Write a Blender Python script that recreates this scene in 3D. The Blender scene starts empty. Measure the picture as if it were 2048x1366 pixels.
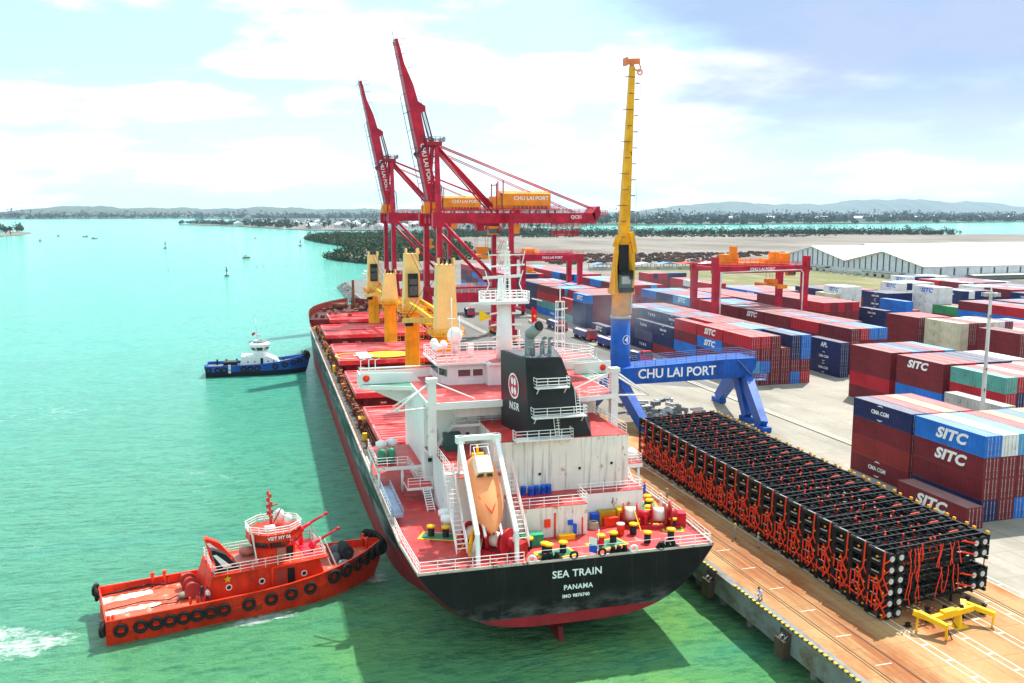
import bpy, math, random
import numpy as np
from mathutils import Vector, Matrix
R = math.radians
rnd = random.Random(7)
scene = bpy.context.scene
C = scene.collection

# ---------------------------------------------------------------- camera, sky, sun, exposure
cam_data = bpy.data.cameras.new('camera')
cam_data.lens = 31.82
cam_data.sensor_width = 36
cam_data.clip_start = 1
cam_data.clip_end = 80000
cam = bpy.data.objects.new('camera', cam_data)
C.objects.link(cam)
cam.location = (0, 0, 37.64)
cam.rotation_euler = (math.pi / 2 - 0.14184, 0, -0.28034)
scene.camera = cam

SUN = Vector((0.50, 0.50, 1.05)).normalized()
world = bpy.data.worlds.new('World')
scene.world = world
world.use_nodes = True
wn, wl = world.node_tree.nodes, world.node_tree.links
wn.clear()
def wnode(t, **k):
    n = wn.new(t)
    for a, b in k.items(): setattr(n, a, b)
    return n
wout = wnode('ShaderNodeOutputWorld'); wbg = wnode('ShaderNodeBackground')
wbg.inputs['Strength'].default_value = 0.1
wl.new(wbg.outputs[0], wout.inputs[0])
sky = wnode('ShaderNodeTexSky', sky_type='NISHITA', sun_disc=False)
sky.sun_elevation = math.asin(SUN.z)
sky.sun_rotation = math.atan2(SUN.x, SUN.y)
sky.air_density = 1.2; sky.dust_density = 2.0; sky.ozone_density = 2.0
tc = wnode('ShaderNodeTexCoord')
sep = wnode('ShaderNodeSeparateXYZ'); wl.new(tc.outputs['Generated'], sep.inputs[0])
def wmath(op, a, b=None, clamp=False):
    n = wnode('ShaderNodeMath', operation=op); n.use_clamp = clamp
    for i, v in ((0, a), (1, b)):
        if v is None: continue
        if isinstance(v, (int, float)): n.inputs[i].default_value = v
        else: wl.new(v, n.inputs[i])
    return n.outputs[0]
den = wmath('ADD', wmath('MAXIMUM', sep.outputs[2], 0.0), 0.16)
px = wmath('DIVIDE', sep.outputs[0], den); py = wmath('DIVIDE', sep.outputs[1], den)
comb = wnode('ShaderNodeCombineXYZ'); wl.new(px, comb.inputs[0]); wl.new(py, comb.inputs[1])
def wnoise(scale, detail, off, rough=.55):
    m = wnode('ShaderNodeMapping'); m.inputs['Location'].default_value = off
    wl.new(comb.outputs[0], m.inputs[0])
    n = wnode('ShaderNodeTexNoise'); n.inputs['Scale'].default_value = scale
    n.inputs['Detail'].default_value = detail; n.inputs['Roughness'].default_value = rough
    wl.new(m.outputs[0], n.inputs['Vector'])
    return n.outputs[0]
def wramp(v, a, b):
    n = wnode('ShaderNodeMapRange', interpolation_type='SMOOTHSTEP')
    wl.new(v, n.inputs[0]); n.inputs[1].default_value = a; n.inputs[2].default_value = b
    return n.outputs[0]
def wmix(f, a, b):
    n = wnode('ShaderNodeMix', data_type='RGBA')
    for i, v in ((0, f), (6, a), (7, b)):
        if isinstance(v, (int, float)): n.inputs[i].default_value = v
        elif isinstance(v, tuple): n.inputs[i].default_value = (*v, 1)
        else: wl.new(v, n.inputs[i])
    return n.outputs[2]
base = wmix(0.6, sky.outputs[0], (3.9, 7.0, 7.9))
cl1 = wramp(wnoise(1.15, 9, (3.1, 1.7, 0)), 0.46, 0.58)
c1 = wmix(cl1, base, (8.6, 8.7, 8.8))
cl2 = wramp(wnoise(1.9, 7, (8.2, 4.4, 2)), 0.52, 0.70)
c2 = wmix(wmath('MULTIPLY', cl2, 0.6), c1, (3.9, 5.4, 6.3))
# one heavier grey-blue cloud bank ahead on the right
dv = wnode('ShaderNodeVectorMath', operation='DOT_PRODUCT')
nrm = wnode('ShaderNodeVectorMath', operation='NORMALIZE'); wl.new(tc.outputs['Generated'], nrm.inputs[0])
wl.new(nrm.outputs[0], dv.inputs[0])
d0 = Vector((0.66, 0.78, 0.37)).normalized(); dv.inputs[1].default_value = d0
bank = wramp(wmath('ADD', dv.outputs['Value'], wmath('MULTIPLY', wmath('SUBTRACT', wnoise(2.0, 8, (1, 9, 4)), .5), .09)), 0.925, 0.975)
c3 = wmix(wmath('MULTIPLY', bank, 0.92), c2, (2.5, 3.25, 4.9))
# pale bright band down at the horizon
hz = wramp(sep.outputs[2], 0.16, 0.0)
c4 = wmix(wmath('MULTIPLY', hz, 0.6), c3, (6.6, 7.8, 8.1))
wl.new(c4, wbg.inputs['Color'])

sun_data = bpy.data.lights.new('sun', 'SUN')
sun_data.energy = 4.4
sun_data.angle = R(0.5)
sun_data.color = (1.0, 0.955, 0.88)
sun = bpy.data.objects.new('sun', sun_data); C.objects.link(sun)
sun.rotation_euler = SUN.to_track_quat('Z', 'Y').to_euler()
sun.location = (0, 0, 300)
vs = scene.view_settings
vs.view_transform = 'Standard'; vs.look = 'None'; vs.gamma = 1; vs.use_curve_mapping = False
vs.exposure = 0.88

# ---------------------------------------------------------------- helpers
class MB:
    """collects shapes and links them as ONE mesh object"""
    def __init__(s): s.v = []; s.f = []; s.m = []; s.sm = []; s.cur = 0
    def use(s, i): s.cur = i; return s
    def add(s, vs, fs, smooth=False):
        o = len(s.v); s.v += [tuple(p) for p in vs]
        for f in fs: s.f.append([i + o for i in f]); s.m.append(s.cur); s.sm.append(smooth)
        return s
    def box(s, x0, x1, y0, y1, z0, z1):
        return s.add([(x0,y0,z0),(x1,y0,z0),(x1,y1,z0),(x0,y1,z0),(x0,y0,z1),(x1,y0,z1),(x1,y1,z1),(x0,y1,z1)],
                     [(3,2,1,0),(4,5,6,7),(0,1,5,4),(1,2,6,5),(2,3,7,6),(3,0,4,7)])
    def cbox(s, c, d, rz=0, taper=1.0):
        x, y, z = d[0]/2, d[1]/2, d[2]/2; ca, sa = math.cos(rz), math.sin(rz); out = []
        for dz, k in ((-z, 1), (z, taper)):
            for a, b in ((-x,-y),(x,-y),(x,y),(-x,y)):
                a, b = a*k, b*k
                out.append((c[0]+a*ca-b*sa, c[1]+a*sa+b*ca, c[2]+dz))
        return s.add(out, [(3,2,1,0),(4,5,6,7),(0,1,5,4),(1,2,6,5),(2,3,7,6),(3,0,4,7)])
    def bar(s, a, b, w, h=None, w2=None, h2=None, up=(0,0,1)):
        h = w if h is None else h; w2 = w if w2 is None else w2; h2 = h if h2 is None else h2
        a, b = Vector(a), Vector(b); d = (b-a).normalized(); u = Vector(up)
        if abs(d.dot(u)) > .98: u = Vector((0,1,0))
        r = d.cross(u).normalized(); u = r.cross(d)
        out = []
        for p, ww, hh in ((a, w, h), (b, w2, h2)):
            for i, j in ((-1,-1),(1,-1),(1,1),(-1,1)): out.append(p + r*(i*ww/2) + u*(j*hh/2))
        return s.add(out, [(3,2,1,0),(4,5,6,7),(0,1,5,4),(1,2,6,5),(2,3,7,6),(3,0,4,7)])
    def tube(s, a, b, r, n=8, r2=None, cap=True):
        r2 = r if r2 is None else r2
        a, b = Vector(a), Vector(b); d = (b-a).normalized()
        u = Vector((0,0,1)) if abs(d.z) < .95 else Vector((1,0,0))
        e = d.cross(u).normalized(); g = e.cross(d); out = []
        for p, q in ((a, r), (b, r2)):
            for k in range(n):
                t = 2*math.pi*k/n; out.append(p + e*(q*math.cos(t)) + g*(q*math.sin(t)))
        s.add(out, [(k, (k+1)%n, n+(k+1)%n, n+k) for k in range(n)], n > 5)
        if cap:
            o = len(s.v) - 2*n
            for f in (list(range(n))[::-1], list(range(n, 2*n))): s.f.append([i+o for i in f]); s.m.append(s.cur); s.sm.append(False)
        return s
    def path(s, pts, r, n=6):
        for a, b in zip(pts, pts[1:]): s.tube(a, b, r, n)
        return s
    def prism(s, poly, z0, z1):
        n = len(poly); out = [(x,y,z0) for x,y in poly] + [(x,y,z1) for x,y in poly]
        return s.add(out, [list(range(n))[::-1], list(range(n,2*n))] + [(i,(i+1)%n,n+(i+1)%n,n+i) for i in range(n)])
    def extr(s, pts, vec):
        n = len(pts); v = Vector(vec); out = [tuple(p) for p in pts] + [tuple(Vector(p)+v) for p in pts]
        return s.add(out, [list(range(n))[::-1], list(range(n,2*n))] + [(i,(i+1)%n,n+(i+1)%n,n+i) for i in range(n)])
    def lathe(s, c, prof, n=16, axis='Z', smooth=True):
        out = []
        for r, z in prof:
            for k in range(n):
                t = 2*math.pi*k/n; x, y = r*math.cos(t), r*math.sin(t)
                p = (x, y, z) if axis == 'Z' else ((x, z, y) if axis == 'Y' else (z, x, y))
                out.append((c[0]+p[0], c[1]+p[1], c[2]+p[2]))
        m = len(prof)
        return s.add(out, [(j*n+k, j*n+(k+1)%n, (j+1)*n+(k+1)%n, (j+1)*n+k) for j in range(m-1) for k in range(n)]
                     + [list(range(n))[::-1], [(m-1)*n+k for k in range(n)]], smooth)
    def ball(s, c, r, n=10, sz=1.0):
        prof = [(r*math.sin(math.pi*j/n)+1e-4, -r*sz*math.cos(math.pi*j/n)) for j in range(n+1)]
        return s.lathe(c, prof, n+2)
    def torus(s, c, axis, Rr, r, n=16, m=8):
        ax = Vector(axis).normalized(); u = Vector((0,0,1)) if abs(ax.z) < .9 else Vector((1,0,0))
        e = ax.cross(u).normalized(); g = e.cross(ax); out = []; c = Vector(c)
        for k in range(n):
            t = 2*math.pi*k/n; d = e*math.cos(t)+g*math.sin(t)
            for j in range(m):
                q = 2*math.pi*j/m; out.append(c + d*(Rr+r*math.cos(q)) + ax*(r*math.sin(q)))
        return s.add(out, [(k*m+j, ((k+1)%n)*m+j, ((k+1)%n)*m+(j+1)%m, k*m+(j+1)%m) for k in range(n) for j in range(m)], True)
    def grid(s, rows, smooth=True, close=False):
        n = len(rows[0]); out = [p for r in rows for p in r]
        fs = []
        for j in range(len(rows)-1):
            for k in range(n if close else n-1):
                fs.append((j*n+k, j*n+(k+1)%n, (j+1)*n+(k+1)%n, (j+1)*n+k))
        return s.add(out, fs, smooth)
    def rail(s, pts, h=1.0, r=.035, step=1.6, bars=3):
        pts = [Vector(p) for p in pts]
        for k in range(bars):
            hh = h*(k+1)/bars
            for a, b in zip(pts, pts[1:]): s.tube(a+Vector((0,0,hh)), b+Vector((0,0,hh)), r, 4, cap=False)
        for a, b in zip(pts, pts[1:]):
            n = max(1, round((b-a).length/step))
            for i in range(n+1):
                p = a.lerp(b, i/n); s.tube(p, p+Vector((0,0,h)), r*1.15, 4, cap=False)
        return s
    def stair(s, a, b, w=.8, wd=(1,0,0), n=10):
        a, b = Vector(a), Vector(b); q = Vector(wd)*w/2
        for k in (-1, 1): s.bar(a+q*k, b+q*k, .06, .2)
        for i in range(1, n):
            p = a.lerp(b, i/n); s.bar(p-q, p+q, .2, .04)
        return s
    def mesh(s, name, mats):
        me = bpy.data.meshes.new(name); me.from_pydata(s.v, [], s.f)
        for m in (mats if isinstance(mats, (list, tuple)) else [mats]): me.materials.append(m)
        me.polygons.foreach_set('material_index', s.m)
        me.polygons.foreach_set('use_smooth', s.sm)
        me.update(); return me
    def split(s, name, mats, parent=None, tol=.06):
        """one object for each separate piece"""
        par = list(range(len(s.f)))
        def fd(i):
            while par[i] != i: par[i] = par[par[i]]; i = par[i]
            return i
        own = {}
        for i, f in enumerate(s.f):
            for v in f:
                if v in own: par[fd(i)] = fd(own[v])
                else: own[v] = i
        comp = {}
        for i in range(len(s.f)): comp.setdefault(fd(i), []).append(i)
        L = []
        for fs in comp.values():
            P = [s.v[v] for i in fs for v in s.f[i]]
            L.append([fs, [min(p[a] for p in P)-tol for a in (0,1,2)], [max(p[a] for p in P)+tol for a in (0,1,2)]])
        k = 0
        while k < len(L):
            j = k+1; merged = False
            while j < len(L):
                if all(L[k][1][a] <= L[j][2][a] and L[j][1][a] <= L[k][2][a] for a in (0,1,2)):
                    L[k] = [L[k][0]+L[j][0], [min(L[k][1][a],L[j][1][a]) for a in (0,1,2)], [max(L[k][2][a],L[j][2][a]) for a in (0,1,2)]]; L.pop(j); merged = True
                else: j += 1
            if not merged: k += 1
        out = []
        for fs, _a, _b in L:
            m = MB(); idx = {}
            for i in fs:
                f = []
                for v in s.f[i]:
                    if v not in idx: idx[v] = len(m.v); m.v.append(s.v[v])
                    f.append(idx[v])
                m.f.append(f); m.m.append(s.m[i]); m.sm.append(s.sm[i])
            out.append(m.build(name, mats, parent))
        return out[0]
    def build(s, name, mats, parent=None, loc=None, rz=0):
        return put(name, s.mesh(name, mats), parent, loc, rz)
def put(name, me, parent=None, loc=None, rz=0):
    o = bpy.data.objects.new(name, me); C.objects.link(o)
    if parent is not None: o.parent = parent
    if loc is not None: o.location = loc
    if rz: o.rotation_euler = (0, 0, rz)
    return o
def empty(name, loc, rz=0):
    o = bpy.data.objects.new(name, None); C.objects.link(o); o.location = loc; o.rotation_euler = (0, 0, rz)
    o.empty_display_size = .5; return o
def tag(o, label=None, cat=None, group=None, kind=None):
    if label: o['label'] = label
    if cat: o['category'] = cat
    if group: o['group'] = group
    if kind: o['kind'] = kind
    return o
def copy_tree(o, parent=None):
    c = o.copy(); C.objects.link(c)
    if parent is not None: c.parent = parent
    for ch in list(o.children): copy_tree(ch, c)
    return c

# ---------------------------------------------------------------- materials
_mats = {}
def newmat(name):
    m = bpy.data.materials.new(name); m.use_nodes = True
    nt = m.node_tree; b = nt.nodes['Principled BSDF']
    return m, nt, b
def nd(nt, t, **k):
    n = nt.nodes.new(t)
    for a, b in k.items(): setattr(n, a, b)
    return n
def mixc(nt, f, a, b, mode='MIX'):
    n = nd(nt, 'ShaderNodeMix', data_type='RGBA', blend_type=mode)
    for i, v in ((0, f), (6, a), (7, b)):
        if isinstance(v, (int, float)): n.inputs[i].default_value = v
        elif isinstance(v, tuple): n.inputs[i].default_value = (*v[:3], 1)
        else: nt.links.new(v, n.inputs[i])
    return n.outputs[2]
def mapr(nt, v, a, b, c=0., d=1.):
    n = nd(nt, 'ShaderNodeMapRange'); nt.links.new(v, n.inputs[0])
    for i, x in ((1, a), (2, b), (3, c), (4, d)): n.inputs[i].default_value = x
    return n.outputs[0]
def mth(nt, op, a, b=None):
    n = nd(nt, 'ShaderNodeMath', operation=op)
    for i, v in ((0, a), (1, b)):
        if v is None: continue
        if isinstance(v, (int, float)): n.inputs[i].default_value = v
        else: nt.links.new(v, n.inputs[i])
    return n.outputs[0]
def noise(nt, scale, detail=4, sx=(1,1,1), coord='Object', rough=.6, off=(0,0,0)):
    t = nd(nt, 'ShaderNodeTexCoord') if coord == 'Object' else nd(nt, 'ShaderNodeNewGeometry')
    mp = nd(nt, 'ShaderNodeMapping'); mp.inputs['Scale'].default_value = sx; mp.inputs['Location'].default_value = off
    nt.links.new(t.outputs['Object' if coord == 'Object' else 'Position'], mp.inputs[0])
    n = nd(nt, 'ShaderNodeTexNoise'); n.inputs['Scale'].default_value = scale; n.inputs['Detail'].default_value = detail
    n.inputs['Roughness'].default_value = rough
    nt.links.new(mp.outputs[0], n.inputs['Vector']); return n.outputs[0]
def paint(name, col, rough=.45, vary=.22, streak=.0, rust=.0, scale=.35, spec=.2, metal=0, dust_sun=0, rust_glare_col=(.13,.045,.018), rscale=1.1, rstretch=(1,1,.6)):
    """weathered paint: cloudy tone changes, rain streaks, rust spots or painted glare patches, dusty sunlit paleness painted on top faces"""
    if name in _mats: return _mats[name]
    m, nt, b = newmat(name)
    n1 = noise(nt, scale, 5)
    dark = tuple(c*(1-vary*1.6) for c in col); lite = tuple(min(1, c*(1+vary)+.01*vary) for c in col)
    c = mixc(nt, mapr(nt, n1, .3, .7), dark, lite)
    if streak:
        n2 = noise(nt, 1.0, 4, (2.2, 2.2, .12))
        c = mixc(nt, mapr(nt, n2, .52, .75, 0, streak), c, tuple(x*.3+.01 for x in col))
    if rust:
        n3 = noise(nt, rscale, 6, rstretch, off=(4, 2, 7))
        c = mixc(nt, mapr(nt, n3, .66-.16*rust, .70-.10*rust+(.10 if rscale < 1 else 0), 0, .85), c, rust_glare_col)
    if dust_sun:
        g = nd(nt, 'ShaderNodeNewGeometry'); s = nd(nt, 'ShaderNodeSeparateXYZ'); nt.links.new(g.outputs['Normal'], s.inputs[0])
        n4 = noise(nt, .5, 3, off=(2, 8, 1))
        c = mixc(nt, mth(nt, 'MULTIPLY', mapr(nt, s.outputs[2], .7, .95), mapr(nt, n4, .2, .8, dust_sun*.6, dust_sun*1.2)), c, (.50, .46, .42))  # dusty roofs, with sunlit brightening also painted into the upward faces
    nt.links.new(c, b.inputs['Base Color'])
    nt.links.new(mapr(nt, n1, .2, .8, max(.05, rough-.1), min(1, rough+.12)), b.inputs['Roughness'])
    b.inputs['Metallic'].default_value = metal
    b.inputs['Specular IOR Level'].default_value = spec
    _mats[name] = m; return m
WHITE = paint('white_paint', (.80,.80,.78), .4, .06, .25, .12)
WHITE2 = paint('clean_white_paint', (.82,.82,.80), .4, .05)
CASEW = paint('stained_white_paint', (.80,.77,.70), .5, .08, .95, .35, .3, rust_glare_col=(.42,.26,.12))
DECKRED = paint('deck_red_paint', (.56,.022,.022), .45, .30, 0, .6, .30, spec=.5, rscale=.6, rstretch=(1,1,1), rust_glare_col=(.72,.30,.26))  # pale pink patches are sun glare painted into the deck colour
HATCHRED = paint('hatch_red_paint', (.70,.026,.032), .38, .28, 0, 1.1, .40, spec=.5, rscale=.33, rstretch=(.6,2.2,1), rust_glare_col=(.78,.36,.34))  # pale streaky patches stand for sun glare, painted into the cover colour
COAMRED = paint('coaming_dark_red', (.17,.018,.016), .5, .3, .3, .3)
BLACKP = paint('black_paint', (.014,.014,.016), .45, .3, .25)
BLACKM = paint('black_metal', (.012,.012,.013), .42, .3)
RUBBER = paint('tyre_rubber', (.018,.017,.016), .8, .3)
YELLOWP = paint('crane_yellow', (.92,.41,.008), .4, .2, .4, .15)
CREAM = paint('crane_cream', (.95,.60,.21), .45, .08, .12)
SAFETY = paint('safety_yellow', (.90,.50,.008), .5, .12)
STSRED = paint('gantry_red', (.52,.006,.034), .38, .26, .35, .12)
ORANGE = paint('machinery_orange', (.90,.26,.01), .4, .12, .15)
TUGRED = paint('tug_red', (.88,.036,.008), .42, .28, .45, .35)
BLUEP = paint('crane_blue', (.007,.09,.42), .38, .24, .45, .15)
GLASS = paint('dark_glass', (.02,.03,.035), .08, .2, spec=.8)
STEEL = paint('bare_steel', (.42,.43,.44), .4, .2, 0, .1, metal=.4)
GREENP = paint('deck_green', (.05,.22,.13), .5, .25, 0, .1)
STRAP = paint('red_strap', (.92,.05,.012), .6, .2)
HUBW = paint('wheel_hub_grey', (.66,.66,.66), .4, .1)
AMBER = paint('amber_lens', (1.0,.40,.01), .3, .1)
BROWN = paint('rusty_brown', (.20,.07,.03), .7, .35, 0, .4)
TXT = paint('lettering_white', (.86,.86,.84), .5, .03)
TXTB = paint('lettering_blue', (.03,.14,.55), .5, .03)
LIFEOR = paint('lifeboat_orange', (.95,.32,.13), .35, .10)
BLUEDR = paint('drum_blue', (.01,.10,.62), .35, .1)

# ---------------------------------------------------------------- lettering
_txt = {}
def text_mesh(body, size, bold=0, shear=0, mat=None, ext=.012, spacing=1.0):
    k = (body, size, bold, shear, mat.name if mat else '', spacing)
    if k in _txt: return _txt[k]
    cu = bpy.data.curves.new('lettering', 'FONT')
    cu.body = body; cu.size = size; cu.align_x = 'CENTER'; cu.align_y = 'CENTER'
    cu.offset = bold; cu.shear = shear; cu.extrude = ext; cu.resolution_u = 3; cu.space_character = spacing
    ob = bpy.data.objects.new('lettering', cu)
    me = bpy.data.meshes.new_from_object(ob)
    me.materials.clear(); me.materials.append(mat or TXT)
    bpy.data.objects.remove(ob); bpy.data.curves.remove(cu)
    _txt[k] = me; return me
def letter(body, size, loc, right, up, parent=None, bold=0, shear=0, mat=None, name='lettering', spacing=1.0, me=None):
    me = me or text_mesh(body, size, bold, shear, mat, spacing=spacing)
    r = Vector(right).normalized(); u = Vector(up).normalized(); n = r.cross(u)
    o = bpy.data.objects.new(name, me); C.objects.link(o)
    M = Matrix((r, u, n)).transposed().to_4x4(); M.translation = Vector(loc)
    if parent is not None: o.parent = parent
    o.matrix_local = M
    return o
# ================================================================ SETTING
WZ = -4.0
def water_material():
    m, nt, b = newmat('sea_water')
    big = noise(nt, .010, 4, (1, .55, 1), 'Pos')
    mid = noise(nt, .045, 5, (1, .5, 1), 'Pos', off=(13, 4, 0))
    g = nd(nt, 'ShaderNodeNewGeometry'); sp = nd(nt, 'ShaderNodeSeparateXYZ'); nt.links.new(g.outputs['Position'], sp.inputs[0])
    # silty green shallows by the berth, clearer turquoise out in the river
    off = mth(nt, 'ADD', mth(nt, 'ADD', sp.outputs[1], mth(nt, 'MULTIPLY', sp.outputs[0], -.55)), mth(nt, 'MULTIPLY', mth(nt, 'SUBTRACT', big, .5), 150))
    far = mapr(nt, off, 70, 330)
    c = mixc(nt, far, (.085, .36, .19), (.105, .54, .43))
    c = mixc(nt, mapr(nt, off, 100, 45, 0, .85), c, (.15, .44, .14))
    lime = mth(nt, 'MULTIPLY', mapr(nt, mid, .50, .66), mapr(nt, off, 95, 55))
    c = mixc(nt, mth(nt, 'MULTIPLY', lime, .6), c, (.27, .52, .10))
    c = mixc(nt, mapr(nt, mid, .38, .2, 0, .35), c, (.035, .20, .115))
    rip = noise(nt, .42, 6, (1, 2.4, 1), 'Pos', .7, (1, 6, 0))
    c = mixc(nt, mapr(nt, rip, .49, .64, 0, .58), c, mixc(nt, far, (.025, .19, .10), (.03, .30, .26)))  # darker wave slopes: ripple shading painted into the water colour
    str_ = noise(nt, .030, 4, (.35, 2.6, 1), 'Pos', .6, (7, 1, 0))
    c = mixc(nt, mapr(nt, str_, .55, .7, 0, .35), c, (.05, .36, .29))
    # drifting foam by the tugs' propellers
    def spot(x, y, rx, ry, rot):
        tx = mth(nt, 'SUBTRACT', sp.outputs[0], x); ty = mth(nt, 'SUBTRACT', sp.outputs[1], y)
        ca, sa = math.cos(rot), math.sin(rot)
        u = mth(nt, 'DIVIDE', mth(nt, 'ADD', mth(nt, 'MULTIPLY', tx, ca), mth(nt, 'MULTIPLY', ty, sa)), rx)
        v = mth(nt, 'DIVIDE', mth(nt, 'ADD', mth(nt, 'MULTIPLY', tx, -sa), mth(nt, 'MULTIPLY', ty, ca)), ry)
        d = mth(nt, 'ADD', mth(nt, 'MULTIPLY', u, u), mth(nt, 'MULTIPLY', v, v))
        return mapr(nt, d, 1, 0)
    fn = noise(nt, .9, 8, (1, 1.3, 1), 'Pos', .72)
    fn2 = noise(nt, .35, 8, (1, 1.6, 1), 'Pos', .75, (5, 5, 0))
    foam = None
    for a in ((-.5, 92.2, 6.5, 1.7, .2), (-23, 92.5, 8, 4.5, .1), (-27, 96, 10, 3.5, -.2), (12.5, 99.5, 2.5, 2.0, .6)):
        s = spot(*a); s = mapr(nt, mth(nt, 'ADD', s, mth(nt, 'MULTIPLY', mth(nt, 'SUBTRACT', fn, .5), 2.2)), .66, 1.15)
        foam = s if foam is None else mth(nt, 'MAXIMUM', foam, s)
    for a in ((-42, 205, 38, 26, .3), (-8, 148, 13, 20, .1), (8, 239, 5, 3, 0), (-30, 120, 16, 6, .4)):
        s = spot(*a); s = mapr(nt, mth(nt, 'ADD', s, mth(nt, 'MULTIPLY', mth(nt, 'SUBTRACT', fn2, .5), 3.2)), 1.15, 1.5)
        foam = mth(nt, 'MAXIMUM', foam, mth(nt, 'MULTIPLY', s, .45))
    c = mixc(nt, foam, c, (.72, .82, .78))
    nt.links.new(c, b.inputs['Base Color'])
    nt.links.new(mapr(nt, foam, 0, 1, .10, .7), b.inputs['Roughness'])
    b.inputs['IOR'].default_value = 1.33
    w1 = noise(nt, .34, 8, (1, 2.1, 1), 'Pos', .66)
    w2 = noise(nt, .09, 3, (1, 2.2, 1), 'Pos', .5, (3, 3, 0))
    hsum = mth(nt, 'ADD', w1, mth(nt, 'MULTIPLY', w2, 1.2))
    bp = nd(nt, 'ShaderNodeBump'); bp.inputs['Strength'].default_value = 1.0; bp.inputs['Distance'].default_value = 2.2
    nt.links.new(hsum, bp.inputs['Height']); nt.links.new(bp.outputs[0], b.inputs['Normal'])
    return m
def sheet(name, poly, z, mat, depth=None):
    mb = MB()
    if depth: mb.prism(poly, z-depth, z)
    else: mb.add([(x, y, z) for x, y in poly], [list(range(len(poly)))])
    return tag(mb.build(name, mat), kind='structure')
sheet('water', [(-40000,-2000),(45000,-2000),(45000,45000),(-40000,45000)], WZ, water_material())

def ground_material(name, cols, scale=.06, fine=1.5, stain=None, rough=.85, stain_amt=.5, stain_scale=.12, stretch=(1,1,1), slab=0, xrust=None):
    m, nt, b = newmat(name)
    c = mixc(nt, mapr(nt, noise(nt, scale, 6, stretch, 'Pos'), .32, .68), cols[0], cols[1])
    f = noise(nt, fine, 6, (1,1,1), 'Pos', .7)
    c = mixc(nt, mapr(nt, f, .3, .75, 0, .35), c, tuple(x*.55 for x in cols[0]))
    if stain:
        s = noise(nt, stain_scale, 7, (1.6, .55, 1), 'Pos', .68, (9, 3, 0))
        c = mixc(nt, mapr(nt, s, .47, .64, 0, stain_amt), c, stain)
    if xrust:
        g2 = nd(nt, 'ShaderNodeNewGeometry'); s2 = nd(nt, 'ShaderNodeSeparateXYZ'); nt.links.new(g2.outputs['Position'], s2.inputs[0])
        dx = mth(nt, 'ABSOLUTE', mth(nt, 'SUBTRACT', s2.outputs[0], xrust[0])); rn = noise(nt, .8, 6, (2.5, .12, 1), 'Pos', .65, (3, 3, 0))
        c = mixc(nt, mth(nt, 'MULTIPLY', mapr(nt, dx, xrust[1], xrust[1]*.5), mapr(nt, rn, .36, .62, .15, .9)), c, (.22,.055,.012))
    if slab:
        g = nd(nt, 'ShaderNodeNewGeometry'); br = nd(nt, 'ShaderNodeTexBrick'); br.offset = 0; nt.links.new(g.outputs['Position'], br.inputs['Vector'])
        br.inputs['Scale'].default_value = 1; br.inputs['Brick Width'].default_value = slab; br.inputs['Row Height'].default_value = slab; br.inputs['Mortar Size'].default_value = .035; br.inputs['Mortar Smooth'].default_value = .4
        br.inputs['Color1'].default_value = (0,0,0,1); br.inputs['Color2'].default_value = (.16,.16,.16,1); br.inputs['Mortar'].default_value = (.75,.75,.75,1)
        c = mixc(nt, br.outputs['Color'], c, tuple(x*.38 for x in cols[0]))
        tm = noise(nt, .9, 5, (1.5, .035, 1), 'Pos', .6, (2, 7, 0))
        c = mixc(nt, mapr(nt, tm, .56, .72, 0, .45), c, tuple(x*.42 for x in cols[0]))
    nt.links.new(c, b.inputs['Base Color']); b.inputs['Roughness'].default_value = rough
    b.inputs['Specular IOR Level'].default_value = .25
    bp = nd(nt, 'ShaderNodeBump'); bp.inputs['Strength'].default_value = .25; bp.inputs['Distance'].default_value = .05
    nt.links.new(f, bp.inputs['Height']); nt.links.new(bp.outputs[0], b.inputs['Normal'])
    return m
QX = 45.84
QUAYM = ground_material('quay_concrete', ((.36,.19,.075),(.47,.30,.14)), .10, 1.8, (.30,.075,.012), stain_amt=.75, stain_scale=.16, slab=4.5, xrust=(51.0,2.6))
YARDM = ground_material('yard_concrete', ((.29,.262,.215),(.40,.365,.305)), .05, 1.2, (.16,.14,.11), stain_amt=.5, stain_scale=.07, slab=6)
ROADM = ground_material('yard_asphalt', ((.13,.13,.125),(.185,.18,.17)), .05, 1.2, (.08,.08,.075), stain_amt=.5, stain_scale=.06, stretch=(2,.4,1))
SANDM = ground_material('sand_ground', ((.14,.122,.10),(.25,.22,.185)), .006, .05, (.085,.068,.05), stain_amt=.7, stain_scale=.011)
GRASSM = ground_material('grass_ground', ((.11,.125,.035),(.18,.17,.06)), .03, .4, (.26,.21,.13), stain_amt=.8, stain_scale=.05)
WALLM = ground_material('quay_wall_concrete', ((.17,.18,.18),(.26,.26,.25)), .25, 2.0, (.13,.075,.04), stain_amt=.85, stain_scale=.55, stretch=(1,1,.25))
FARG = ground_material('far_land_green', ((.035,.07,.025),(.07,.11,.045)), .004, .03, (.10,.12,.06), stain_amt=.4, stain_scale=.006)

# land with its shoreline
land = [(QX+3.9,-60),(QX+3.9,430),(48.9,500),(66,512),(78,585),(92,690),(99,727),(80,770),(66,824),(88,880),(110,985),(127,1092),(112,1132),(92,1290),
        (83,1442),(120,1560),(300,1590),(644,1470),(1000,1420),(1180,1300),(1500,1180),(2500,1000),(3600,400),(3600,-60)]
sheet('terrain', land, -.03, SANDM, 6)
sheet('quay_apron', [(QX+.902,-50),(72,-50),(72,128),(QX+.9,200)], .0, QUAYM)
sheet('yard_pavement', [(72,-50),(300,-50),(300,330),(262,420),(72,420),(72,128),(72,100)], .0, YARDM)
sheet('road', [(QX+.9,235),(72,190),(97.5,170),(97.5,470),(60,520),(49.6,498),(QX+.9,430)], .008, ROADM)
sheet('grass', [(205,425),(262,425),(300,345),(352,345),(358,480),(345,575),(300,600),(225,560)], .004, GRASSM)
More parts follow.
